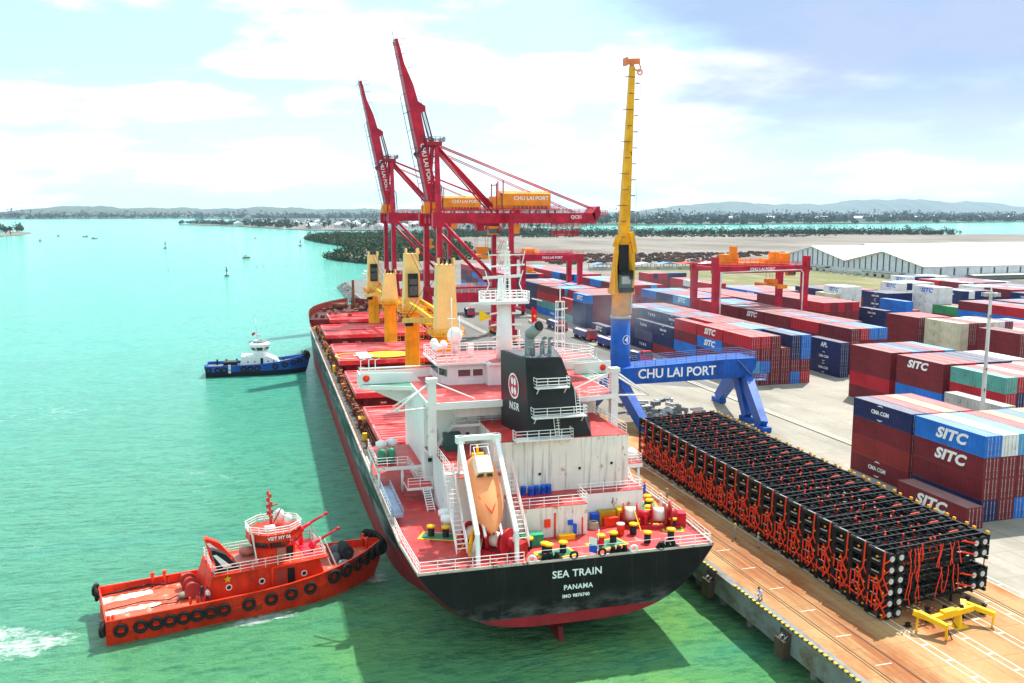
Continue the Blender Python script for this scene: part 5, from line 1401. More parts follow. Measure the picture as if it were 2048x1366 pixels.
# bridge deck and wings
BZ = 16.9
bd = MB(); pts = [(-10.0,18.6),(8.0,18.6),(12.2,19.8),(12.2,37),(-10.0,37)]
bd.prism(pts, BZ-.55, BZ)
bdo = bd.build('bridge_deck', WHITE2, SH)
MB().prism([(x*.985,y+(.12 if y < 24 else -.12)) for x,y in pts], BZ, BZ+.05).build('deck', DECKRED, bdo)
for q in (-1,1):
    mb = MB(); y0, y1 = 31.0, 36.2
    xi = -10.0 if q < 0 else 12.2
    mb.extr([(xi,y0-1,BZ-.5),(q*15.9,y0+1.2,BZ-.5),(q*15.9,y1,BZ-.5),(xi,y1,BZ-.5)], (0,0,.5))
    w = mb.build('bridge_wing', WHITE2, SH)
    MB().extr([(xi,y0-.8,BZ+.002),(q*15.8,y0+1.4,BZ+.002),(q*15.8,y1-.2,BZ+.002),(xi,y1-.2,BZ+.002)], (0,0,.04)).build('deck', GREENP, w)
    # deep aft plate that tapers into a bracket on the house side
    mb = MB(); yp = 32.6
    if q < 0: pl_ = [(-16.0,18.35),(-9.6,18.1),(-8.6,17.0),(-10.05,16.9),(-10.05,13.9),(-12.5,15.1),(-15.3,16.5),(-16.0,17.0)]
    else: pl_ = [(16.4,18.5),(11.4,18.3),(11.4,16.9),(12.2,16.4),(12.25,14.6),(14.4,15.6),(16.0,16.6),(16.4,17.1)]
    mb.extr([(x,yp,z) for x,z in pl_], (0,.14,0))
    mb.extr([(q*15.95,yp+.14,BZ-.5),(q*15.95,y1,BZ-.5),(q*15.95,y1,BZ+1.2),(q*15.95,yp+.14,BZ+1.2)], (q*.1,0,0))
    mb.extr([(q*6.8,y1-.2,BZ),(q*15.9,y1-.2,BZ),(q*15.9,y1-.2,BZ+1.1),(q*6.8,y1-.2,BZ+1.1)], (0,.1,0))
    wb = mb.build('wing_bulwark', WHITE2, w)
    MB().torus((q*15.3,yp-.08,BZ+.75),(0,1,0),.30,.13,14,6).ball((q*15.3,yp-.1,BZ+.75),.26,6).build('lifebuoy', STRAP, wb)
    for xx in (q*12.3, q*11.35 if q < 0 else q*13.2): MB().tube((xx,yp+.02,BZ-.6),(xx,yp-.03,BZ-.6),.28,14).split('porthole', paint('glass_rust',(.42,.34,.32)), wb)
    for x in (15.6,14.6,13.8): MB().path([(q*x,y1-.4,BZ+1.1),(q*x,y1-.4,BZ+2.5),(q*(x-.5),y1-.9,BZ+2.7)], .06, 5).build('davit_arm', WHITE2, w)
    MB().tube((q*6.5,y1-.2,BZ+1.4),(q*15.8,y1-.2,BZ+1.4),.12,6).build('wing_rail', WHITE2, w)
    # tall pillar and derrick struts at the deck corner
    px_, py_ = (-9.7, 19.0) if q < 0 else (11.9, 20.2)
    mb = MB().box(px_-.42,px_+.42,py_-.42,py_+.42,11.3 if q < 0 else 8.6,BZ+2.6).cbox((px_,py_,BZ+2.7),(1.2,1.0,.5)); mb.build('bridge_pillar', WHITE, SH)
    mb = MB().tube((px_,py_,BZ+2.6),(px_+q*4.2,py_-.6,BZ-.4),.13,6).tube((px_,py_+.4,BZ+2.2),(px_+q*4.0,py_+1.6,BZ-.3),.11,6).tube((px_,py_,BZ-.3),(px_+q*4.2,py_-.6,BZ-.4),.11,6).tube((px_,py_,BZ+2.6),(px_-q*5.0,py_+1.2,BZ+.2),.09,5)
    mb.build('stay_strut', WHITE2, SH)
mb = MB().box(-9.9,-1.4,18.62,18.8,BZ,BZ+.22).rail([(8.2,18.8,BZ+.05),(12.4,19.9,BZ+.05),(12.4,30,BZ+.05)],1.0,.035,1.6); mb.build('bridge_railing', WHITE2, SH)
MB().box(-6.8,6.5,20.5,22.45,15.0,16.35).build('deck_girder', WHITE, SH)
# wheelhouse
wz = 19.45
wp = [(-5.8,29.4),(-1.2,29.4),(-1.2,28.0),(6.2,28.0),(6.2,37),(-6.6,37),(-6.6,31.6)]
wh = MB().prism(wp, BZ, wz).build('wheelhouse', paint('wheelhouse_white',(.80,.74,.74),.4,.08,.25), SH)
for x0, x1 in ((-4.6,-3.1),(-2.75,-1.55)):
    f = MB().box(x0-.1,x1+.1,29.33,29.40,BZ+1.0,BZ+1.95).build('window', WHITE2, wh); MB().box(x0,x1,29.29,29.34,BZ+1.08,BZ+1.87).build('pane', paint('pane_reddish',(.16,.07,.07),.1) , f)
for k in range(3):
    u = .22+.28*k; x, y = -5.9-.7*u, 29.4+2.2*u; MB().cbox((x-.04,y-.02,BZ+1.5),(.08,.45,.8),R(17)).build('window', GLASS, wh)
for k in range(5): MB().box(-6.66,-6.6,31.9+k*1.0,32.7+k*1.0,BZ+1.1,BZ+1.9).build('window', GLASS, wh)
mb = MB().stair((-.6,28.6,BZ),(-.6,29.6,wz+.2),.75,(1,0,0),11); mb.build('ladder', paint('ladder_brown',(.45,.22,.18)), wh)
ro = MB().prism([(-7.4,28.9),(-1.0,28.9),(-1.0,27.6),(8.2,27.6),(13.0,29.5),(13.0,31),(8.4,38),(-7.4,38)], wz, wz+.25).build('monkey_island', WHITE2, wh)
MB().prism([(-7.2,29.1),(-.8,29.1),(-.8,27.8),(8.1,27.8),(12.8,29.6),(12.8,30.9),(8.3,37.8),(-7.2,37.8)], wz+.25, wz+.30).build('deck', paint('roof_red_faded',(.62,.13,.13),.6,.25,0,.2,.2), ro)
mb = MB().rail([(-7.3,29.0,wz+.3),(-1.0,29.0,wz+.3)],1.0,.035,1.2).rail([(-7.3,29.0,wz+.3),(-7.3,37.9,wz+.3),(8.3,37.9,wz+.3),(12.9,31,wz+.3),(12.9,29.5,wz+.3),(8.2,27.8,wz+.3),(4,27.8,wz+.3)],1.05,.035,1.4); mb.build('roof_railing', WHITE2, ro)
MB().cbox((1.0,27.94,BZ+1.5),(.5,.12,.8)).build('fire_box', STRAP, wh)
# antennas and domes on the roof
mb = MB().lathe((-3.6,36,wz+.3),[(.5,0),(.4,1.2),(.25,1.4)],12); mb.build('dome_base', WHITE2, ro)
MB().ball((-3.6,36,wz+2.6),1.0,12,1.1).build('satellite_dome', WHITE2, ro)
for (x,y) in ((-6.2,36.5),(-5.4,34.4),(-6.6,33.0)): MB().lathe((x,y,wz+.3),[(.12,0),(.12,.9),(.5,1.0),(.55,1.5),(.3,1.9),(.02,2.0)],12).build('satellite_dome', WHITE2, ro)
for (x,y,h) in ((-4.9,31.5,7.6),(-4.0,31.2,5.4),(4.4,34,3.0),(1.8,35.5,2.4)): MB().tube((x,y,wz+.3),(x,y,wz+.3+h),.12,8,.05).tube((x-.5,y,wz+h*.7),(x+.5,y,wz+h*.7),.05,4).build('antenna', WHITE2, ro)
for (x,y) in ((-1.5,36),(2.5,36.5),(-2.2,33)): MB().cbox((x,y,wz+.9),(.7,.5,1.1)).build('deck_box', WHITE2, ro)
# radar mast
mx, my = 1.5, 30.5
mm = MB().lathe((mx,my,wz+.25),[(1.05,0),(1.0,2.5),(.82,6.9)],16).build('radar_mast', WHITE2, SH)
mb = MB().prism([(mx-2.7,my-1.4),(mx+2.7,my-1.4),(mx+3.2,my),(mx+2.7,my+1.8),(mx-2.7,my+1.8),(mx-3.2,my)], 26.6, 26.95)
mb.rail([(mx-2.7,my-1.4,26.9),(mx+2.7,my-1.4,26.9),(mx+3.2,my,26.9),(mx+2.7,my+1.8,26.9),(mx-2.7,my+1.8,26.9),(mx-3.2,my,26.9),(mx-2.7,my-1.4,26.9)],1.1,.05,.7)
mb.bar((mx-3.4,my-1,26.8),(mx-4.6,my-1.2,26.7),.1).bar((mx+3.2,my-1,27.2),(mx+4.4,my-1.4,26.9),.12); mb.build('mast_platform', WHITE2, mm)
mb = MB().tube((mx-.5,my,26.9),(mx-.45,my,30),.45,10,.3)
for q in (-.35,.35):
    for r2 in (-.35,.35): mb.tube((mx+.4+q,my+r2,26.9),(mx+.4+q*.5,my+r2*.5,33.0),.07,5)
for z in np.arange(27.4,33,.5): mb.bar((mx+.1,my-.25,z),(mx+.75,my-.25,z),.06).bar((mx+.75,my-.2,z),(mx+.75,my+.25,z),.06)
mb.tube((mx+.4,my,33),(mx+.4,my,34.2),.09,6).ball((mx+.4,my,33.3),.2,6); mb.build('lattice_top', WHITE2, mm)
mb = MB().bar((mx-2.9,my-.9,29.8),(mx+1.9,my-.9,30.0),.16,.34).bar((mx-1.9,my,32.5),(mx+2.4,my,32.5),.12).bar((mx-1.7,my,31.1),(mx+2.6,my,31.3),.12,.2)
for x in (-1.7,2.2): mb.tube((mx+x,my,31.2),(mx+x*1.2,my,33.0),.06,5)
for q in (-1,1): mb.path([(mx+q*2.7,my,27),(mx+q*1.9,my,29.0),(mx+q*2.4,my,30.6)], .06, 5)
for k, z in enumerate((21.2,22.5,24.0,25.4)): mb.bar((mx-1.7-.1*k,my-.8,z),(mx-.8,my-.5,z+.1),.12,.2).bar((mx+.8,my-.5,z),(mx+1.9,my-.8,z+.05),.14,.24)
mb.split('radar_yard', WHITE2, mm)
sm_ = MB(); sx, sy = 8.6, 30.2
for q in (-.5,.5):
    for r2 in (-.5,.5): sm_.tube((sx+q,sy+r2,wz+.3),(sx+q*.8,sy+r2*.8,26.6),.07,5)
for k in range(7):
    z = wz+1.2+k*1.0
    for q in (-.47,.47): sm_.bar((sx-.5,sy+q,z),(sx+.5,sy+q,z),.06).bar((sx+q,sy-.5,z),(sx+q,sy+.5,z),.06)
sm_.tube((sx,sy,26.6),(sx,sy,28.6),.08,5).bar((sx-.3,sy,25.7),(sx+1.0,sy,25.8),.1); sm_.build('signal_mast', WHITE2, SH)
# ---- poop deck fittings
mb = MB().rail([(-14.3,.3,DZ+.1),(-4.6,.3,DZ+.1)],1.05,.035,1.5).rail([(9.5,.3,DZ+.1),(14.3,.3,DZ+.1)],1.05,.035,1.5).rail([(-3.6,.35,DZ+.1),(9.0,.35,DZ+.1)],1.0,.02,6,1)
mb.rail([(-14.35,.3,DZ+.1),(-14.75,8,DZ+.1),(-14.8,13,DZ+.1)],1.05,.035,1.4).rail([(14.35,.3,DZ+.1),(14.8,8,DZ+.1),(14.85,33,DZ+.1)],1.05,.035,1.5)
mb.build('poop_railing', WHITE2, SH)
mb = MB()
for k in range(12): y = 13.5+k*1.5; mb.bar((-14.9,y,DZ+.1),(-14.9,y,DZ+1.0),.1,.5)
mb.bar((-14.95,13,DZ+.9),(-14.95,38,DZ+.9),.16,.24); mb.build('side_bulwark', EDGE, SH)
mb = MB().box(-14.9,-13.8,13.5,24,DZ+.9,DZ+1.15)
for q in (-14.9,-13.8): mb.rail([(q,13.5,DZ+1.15),(q,24,DZ+1.15)],.7,.04,1.2,2)
mb.build('gangway', paint('gangway_blue_grey',(.32,.38,.50)), SH)
def bollards(t, s, rz=0, n=2, pad=True):
    o = None
    mb = MB(); ca, sa = math.cos(rz), math.sin(rz)
    if pad:
        for e, m_, z in ((0,0,.0),(.25,1,.02)):
            mb.use(m_); c = [(-1.9+e,-1.1+e),(1.9-e,-1.1+e),(1.9-e,1.1-e),(-1.9+e,1.1-e)]
            mb.add([(t+x*ca-y*sa,s+x*sa+y*ca,DZ+.05+z) for x,y in c],[(0,1,2,3)])
    for k in range(n):
        x = (-.75+1.5*k) if n > 1 else 0; p = (t+x*ca,s+x*sa,DZ)
        mb.use(2).lathe(p,[(.36,0),(.33,.1),(.33,.95)],14).use(0).lathe(p,[(.45,.95),(.45,1.12),(.1,1.14)],14)
    mb.build('bollard', [SAFETY, GREENP, BLACKM], SH)
bollards(-10.9,9.4,R(-25)); bollards(-1.0,1.9,R(8)); bollards(4.6,3.0,R(15)); bollards(11.6,9.0,R(65)); bollards(13.1,12.4,R(75)); bollards(8.6,2.4,0,1,False); bollards(8.2,5.0,0,1,False); bollards(-3.1,3.9,0,1,False); bollards(-2.0,2.2,0,1,False); bollards(11.2,2.6,0,1,False); bollards(13.0,6.2,R(70),2,True)
for t in (-3.9,.2,3.0,6.2,9.0):
    MB().torus((t,.12,DZ+.42),(0,1,0),.34,.12,16,8).build('fairlead', WHITE if t in (-3.9,6.2) else BLACKM, SH)
mb = MB()
for t in (-2.0,4.8,9.8): mb.box(t-1.1,t+1.1,.05,.7,DZ+.05,DZ+.3); [mb.lathe((t+q,.4,DZ+.3),[(.22,0),(.3,.1),(.2,.35),(.25,.45)],10) for q in (-.6,0,.6)]
mb.split('roller_fairlead', BLACKM, SH)
def winch(t, s, rz, label):
    w = MB(); ca, sa = math.cos(rz), math.sin(rz)
    def P(x, y, z): return (t+x*ca-y*sa, s+x*sa+y*ca, DZ+z)
    for x in (-2.5,-1.1,.4,1.8): w.use(0).tube(P(x-.06,0,1.25),P(x+.06,0,1.25),1.12,18)
    for a, b in ((-2.4,-1.2),(.5,1.7)): w.use(1).tube(P(a,0,1.25),P(b,0,1.25),.72,16)
    w.use(0).tube(P(-1.1,0,1.25),P(.4,0,1.25),.4,10).tube(P(1.9,0,1.25),P(3.0,0,1.25),.55,14).tube(P(2.2,0,1.25),P(2.4,0,1.25),1.35,20)
    for x in (-2.6,-.4,2.0): w.bar(P(x,0,0),P(x,0,1.2),.35,1.2)
    for q in (-.9,.9): w.bar(P(-3,q,.15),P(3.2,q,.15),.25,.3)
    w.use(0).cbox(P(3.3,.3,.8),(1.2,1.2,1.3),rz)
    for k in range(8):
        a = k*math.pi/4; w.bar(P(2.3,0,1.25),P(2.3,1.2*math.cos(a),1.25+1.2*math.sin(a)),.1)
    w.use(2).tube(P(-1.5,-.4,1.9),P(-1.0,-3.4,.6),.05,5)
    w.build('mooring_winch', [paint('winch_red',(.55,.02,.03),.4,.25), paint('rope_white',(.72,.66,.58),.8,.15), SAFETY], SH)
winch(10.6,6.9,R(-18),''); winch(-6.9,4.6,R(-50),'')
mb = MB().use(0).extr([(-9.3,2.6,DZ+.3),(-8.3,2.6,DZ+.3),(-7.0,5.8,DZ+1.3),(-8.0,5.8,DZ+1.3)],(0,0,.08)).use(1)
mb.rail([(-9.3,2.6,DZ+.4),(-8.0,5.8,DZ+1.4)],1.1,.08,1.0,3); mb.build('winch_step', [paint('step_tan',(.50,.36,.22)), SAFETY], SH)
mb = MB().tube((.3,6.2,DZ),(.3,6.2,DZ+2.5),.09,6).tube((3.2,6.2,DZ+.1),(3.2,6.2,DZ+1.8),.07,6); mb.build('fire_main', STRAP, SH)
mb = MB().cbox((-.5,6.2,DZ+1.5),(.6,.2,.8)); mb.build('fire_box', STRAP, SH)
mb = MB().cbox((1.9,6.15,DZ+1.4),(.5,.2,.5)).cbox((2.3,5.9,DZ+.8),(.3,.3,1.0)); mb.split('valve_box', BLUEDR, SH)
mb = MB()
for (x,y) in ((-9.6,12.5),(-9.7,10.6)): mb.lathe((x,y,DZ),[(.45,0),(.45,1.0),(.75,1.15),(.75,1.6),(.2,1.8)],14)
for (x,y) in ((-13.9,30.4),(-12.6,31)): mb.lathe((x,y,8.8),[(.35,0),(.35,.7),(.7,.8),(.7,1.4),(.2,1.6)],14)
mb.split('ventilator', WHITE, SH)
mb = MB()
for (x,y) in ((-14.4,25.9),(-13.3,26.1)): mb.lathe((x,y,8.8),[(.5,0),(.5,1.3),(.42,1.6),(.1,1.75)],14)
for (x,y) in ((13.0,21),(13.9,22.2)): mb.ball((x,y,9.6),.75,8)
mb.split('green_tank', GREENP, SH)
MB().box(-8.1,-6.2,19.6,21.4,11.37,13.2).build('tank_housing', paint('tank_dark_green',(.03,.08,.07)), SH)
MB().ball((14.3,20.3,9.3),.8,8).build('liferaft', WHITE2, SH)
# lifeboat davit
mb = MB()
for x in (-8.8,-5.1):
    mb.bar((x,.9,DZ),(x,1.2,8.4),.34,.42,up=(0,1,0)); mb.bar((x,1.2,8.3),(x,8.8,15.6),.40,.46); mb.bar((x,8.6,15.6),(x,9.4,11.4),.3,.34,up=(0,1,0)); mb.bar((x,1.2,8.4),(x,3.6,5.5),.24)
mb.bar((-9.0,8.7,15.6),(-4.9,8.7,15.6),.46,.5); mb.cbox((-8.8,8.7,15.5),(.8,.8,.7)); mb.cbox((-5.1,8.7,15.5),(.8,.8,.7))
for x in (-7.7,-6.1): mb.bar((x,2.6,7.6),(x,9.3,13.2),.2,.3)
mb.build('lifeboat_davit', WHITE2, SH)
mb = MB()
for x0 in (-10.0,-4.0):
    mb.stair((x0,2.4,6.3),(x0,8.8,12.2),1.0,(1,0,0),18); mb.rail([(x0-.5,2.4,6.3),(x0-.5,8.8,12.2)],1.0,.04,1.2); mb.rail([(x0+.5,2.4,6.3),(x0+.5,8.8,12.2)],1.0,.04,1.2)
mb.rail([(-10.4,8.9,12.0),(-4,8.9,12.0)],1.0,.04,.8).box(-10.4,-4,8.8,9.6,11.85,12.0)
mb.build('boat_stair', paint('boat_stair_pink',(.80,.70,.68),.5,.15,0,.1,.2), SH)
mb = MB().box(-7.4,-6.2,9.3,9.7,13.2,13.8).tube((-6.8,9.5,13.6),(-6.8,9.9,14.6),.12,6); mb.build('release_gear', SAFETY, SH)
# ---- things standing on the ship
lb = empty('lifeboat', ship_world(-6.9, 6.0, 10.6), R(-.8)); tag(lb, 'orange free-fall lifeboat hanging nose-down in the white stern davit', 'lifeboat')
ang = math.atan2(5.3,6.4)
def lbp(x, l, h):   # l along the boat (bow +, aft of ship), h up from its axis
    return (x, -l*math.cos(ang)-h*math.sin(ang)*-1*-1, -l*math.sin(ang)+h*math.cos(ang))
mb = MB(); rows = []
for l, w, hb, ht in ((-4.0,.95,-.9,.9),(-3.6,1.35,-1.15,1.15),(-2,1.62,-1.3,1.35),(0,1.66,-1.35,1.35),(1.6,1.5,-1.3,1.15),(3.0,1.05,-1.05,.85),(3.9,.5,-.7,.55),(4.35,.06,-.3,.3)):
    r_ = []
    for k in range(16):
        a = 2*math.pi*k/16; c, s = math.cos(a), math.sin(a); e = .75
        x = w*math.copysign(abs(c)**e, c); h = (ht if s > 0 else -hb)*math.copysign(abs(s)**.85, s); r_.append(lbp(x,l,h))
    rows.append(r_)
mb.grid(rows, True, True); mb.add(rows[0],[list(range(16))]); mb.build('hull', LIFEOR, lb)
def lbox(x0,x1,l0,l1,h0,h1,tp=.8):
    v = [lbp(x*(tp if h == h1 else 1),l,h) for h in (h0,h1) for (x,l) in ((x0,l0),(x1,l0),(x1,l1),(x0,l1))]
    return MB().add(v,[(3,2,1,0),(4,5,6,7),(0,1,5,4),(1,2,6,5),(2,3,7,6),(3,0,4,7)])
cb_ = lbox(-.95,.95,-3.2,-1.2,1.0,2.05).build('cabin', paint('cabin_pale_orange',(.88,.62,.48)), lb)
for s in (-1,1): lbox(s*.5-.3,s*.5+.3,-1.22,-1.12,1.35,1.8).build('window', GLASS, cb_)
mb = MB(); mb.path([lbp(-1.5,-1.0,.7),lbp(-.9,1.0,1.05),lbp(0,2.7,.98),lbp(.9,1.0,1.05),lbp(1.5,-1.0,.7)], .06, 5); mb.build('grab_line', STRAP, lb)
mb = MB(); mb.path([lbp(-.7,-3.2,2.1),lbp(-.7,-4.2,2.0),lbp(.7,-4.2,2.0),lbp(.7,-3.2,2.1)], .05, 5).path([lbp(-.9,-4.0,1.0),lbp(-.9,-4.6,1.9),lbp(.9,-4.6,1.9),lbp(.9,-4.0,1.0)], .05, 5); mb.build('rear_rail', WHITE2, lb)
dr = MB().lathe((0,0,0),[(.29,0),(.3,.05),(.28,.3),(.3,.32),(.28,.62),(.3,.64),(.3,.9),(.27,.92),(.05,.93)],16).mesh('drum', BLUEDR)
for k, (t, s, l) in enumerate(((-1.75,10.6,'leftmost blue drum against the stained white casing wall'),(-1.05,10.3,'second blue drum from the left against the casing wall'),(-.35,10.5,'middle blue drum of the row against the casing wall'),(.35,10.5,'second blue drum from the right against the casing wall'),(1.0,10.6,'rightmost blue drum against the casing wall'))):
    tag(put('drum', dr, None, ship_world(t,s,8.67), .3*k), l, 'drum', 'blue drums on the poop house')
dm2 = MB().lathe((0,0,0),[(.38,0),(.4,.05),(.38,.5),(.4,.52),(.38,1.1),(.3,1.14),(.05,1.15)],16).use(1).lathe((0,0,0),[(.41,1.02),(.41,1.14),(.05,1.16)],16).mesh('drum', [STRAP, WHITE2])
tag(put('drum', dm2, None, ship_world(6.9,5.2,DZ+.03)), 'lone red drum with white lid on the open stern deck', 'drum')
def crate(t, s, d, mat, label, cat, rz=0, lid=True, z=DZ+.03):
    mb = MB().cbox((0,0,d[2]*.45),(d[0],d[1],d[2]*.9))
    for k in range(5): x = -d[0]/2+d[0]*k/4; mb.cbox((x,0,d[2]*.45),(.08,d[1]+.08,d[2]*.9))
    o = mb.build('storage_bin', mat, None, ship_world(t,s,z), rz); tag(o, label, cat)
    if lid: MB().cbox((0,0,d[2]*.95),(d[0]+.14,d[1]+.14,d[2]*.1)).build('lid', mat, o)
    return o
crate(-2.6,4.9,(2.2,1.1,1.1),paint('bin_green',(.03,.32,.16)),'long green ribbed bin at the foot of the poop house wall','bin')
crate(1.2,5.3,(1.5,.6,.5),SAFETY,'low yellow box on deck in front of the poop house','box')
crate(6.7,8.7,(1.7,.9,1.5),paint('bin_ochre',(.50,.30,.01)),'ochre open-topped bin behind the small red bin on the stern','bin',0,False)
crate(6.9,8.0,(1.5,.8,.9),STRAP,'small red bin in front of the ochre bin','bin')
crate(8.7,8.6,(1.6,1.1,1.5),SAFETY,'yellow bin beside the ochre bin','bin')
crate(5.4,8.7,(.7,.6,1.2),BLUEDR,'narrow blue bin left of the ochre bin','bin')
crate(4.1,8.8,(.6,.6,1.2),SAFETY,'narrow yellow bin at the corner of the poop house','bin')
rb = MB()
for k in range(5): rb.torus((0,0,.1+k*.14),(0,0,1),.55-.03*k,.08,16,6)
tag(rb.build('rope_coil', paint('rope_tan',(.40,.32,.24),.9), None, ship_world(4.9,7.6,DZ)), 'coil of tan mooring rope beside the narrow blue bin', 'rope')
# flags
def flag(pos, w, h, mat, label, sag, pole=None, tri=False):
    mb = MB(); rows = []
    for i in range(7):
        u = i/6; row = []
        for j in range(5):
            v = j/4; hh = h*(1-.95*u) if tri else h
            row.append((w*u*.75, .10*math.sin(u*7+v*2), -hh*v-sag*u))
        rows.append(row)
    mb.grid(rows); o = mb.build('flag', mat, None, pos); tag(o, label, 'flag')
    return o
FR = paint('flag_red',(.75,.01,.03),.7,.1)
f = flag(ship_world(4.55,29,26.3), .95, 1.9, FR, 'red flag with a yellow star flying right of the radar mast', .55)
mb = MB(); mb.add([(.36+(.26 if i%2==0 else .11)*math.sin(i*math.pi/5),-.14,-1.2+(.26 if i%2==0 else .11)*math.cos(i*math.pi/5)) for i in range(10)],[list(range(10))]); mb.build('star', SAFETY, f)
flag(ship_world(-2.0,29,26.1), 2.0, 1.5, paint('flag_yellow',(.95,.55,.01),.7,.1), 'pointed yellow signal flag left of the radar mast', 1.0, None, True)
fp_ = empty('stern_flag', ship_world(2.75,.9,DZ)); tag(fp_, 'white, blue and red ensign drooping from the stern staff', 'flag')
MB().tube((0,0,0),(0,-.5,2.6),.05,6).build('staff', WHITE2, fp_)
for k, (mt, dx, dz) in enumerate(((WHITE2,0,0),(BLUEDR,0,-.75),(FR,.75,-.1))):
    rows = [[(-.9+dx+.75*i/4,-.35+.08*math.sin(i+k),1.9+dz-.75*j/3-.05*i) for i in range(5)] for j in range(4)]
    MB().grid(rows).build('cloth', mt, fp_)
# ================================================================ TUGS
def tug_shell(L, B, z0, zd, zb, sheer, mats, wl=WZ, stern_round=.0):
    """hull loft along +x (bow): bulwark top rises toward the bow; returns deck half-width function"""
    def hw(u):
        if u < .55: return B/2*(1-stern_round*max(0,(.12-u)/.12)**2)
        q = (u-.55)/.45; return B/2*max(.0, 1-q**2.4)
    def top(u): return zd+sheer*max(0,(u-.35)/.65)**2
    us = [0,.04,.1,.2,.35,.5,.6,.7,.78,.85,.9,.94,.97,.99,1.0]; mb = MB()
    for s in (-1,1):
        rows = []
        for u in us:
            x = (u-.5)*L; w = hw(u); t = top(u); wlw = w*(.97-.10*max(0,u-.6)); f = .0
            rows.append([(x,s*w,t+zb),(x,s*w*.995,t),(x-(.25*max(0,u-.6)*4),s*wlw,(t+wl)/2),(x-(.55*max(0,u-.6)*6),s*wlw*.93,wl-.6)])
        g = rows if s < 0 else [r[::-1] for r in rows]
        mb.use(0).grid(g)
        ins = [[(p[0][0]-.12 if p[0][0] > L*.4 else p[0][0]+(.15 if k == 0 else 0), s*max(0,abs(p[0][1])-.16), p[0][2]),(p[0][0]-.12 if p[0][0] > L*.4 else p[0][0]+(.15 if k == 0 else 0), s*max(0,abs(p[0][1])-.20), p[0][2]-zb)] for k, p in enumerate(rows)]
        mb.grid(ins)
        for p, q in zip(rows, rows[1:]):   # rubbing strake and rail cap
            mb.bar((p[1][0],p[1][1]*1.01,p[1][2]-.25),(q[1][0],q[1][1]*1.01,q[1][2]-.25),.22,.22); mb.bar(p[0],q[0],.24,.12)
        for k in range(22):
            u = .02+k*.042; x = (u-.5)*L; w = hw(u)-.2
            if w > .5: mb.extr([(x,s*w,top(u)+zb-.05),(x,s*(w-.35),top(u)+.1),(x,s*w,top(u)+.1)],(.07,0,0))
    w = hw(0); mb.add([(-L/2,-w,top(0)+zb),(-L/2,w,top(0)+zb),(-L/2,w*.93,wl-.6),(-L/2,-w*.93,wl-.6)],[(0,1,2,3)]); mb.box(-L/2,-L/2+.15,-w,w,top(0),top(0)+zb)
    dk = MB(); dk.grid([[((u-.5)*L,-hw(u),top(u)+.12),((u-.5)*L,0,top(u)+.2),((u-.5)*L,hw(u),top(u)+.12)] for u in us])
    return mb, dk, hw, top
def tyre_mesh(r=.52, w=.19): return MB().torus((0,0,0),(0,1,0),r,w,20,8).mesh('tyre_fender', RUBBER)
TYRE = tyre_mesh()
TD = paint('tug_deck_worn', (.60,.10,.05), .45, .25, 0, .5, .3, rust_glare_col=(.62,.40,.32))
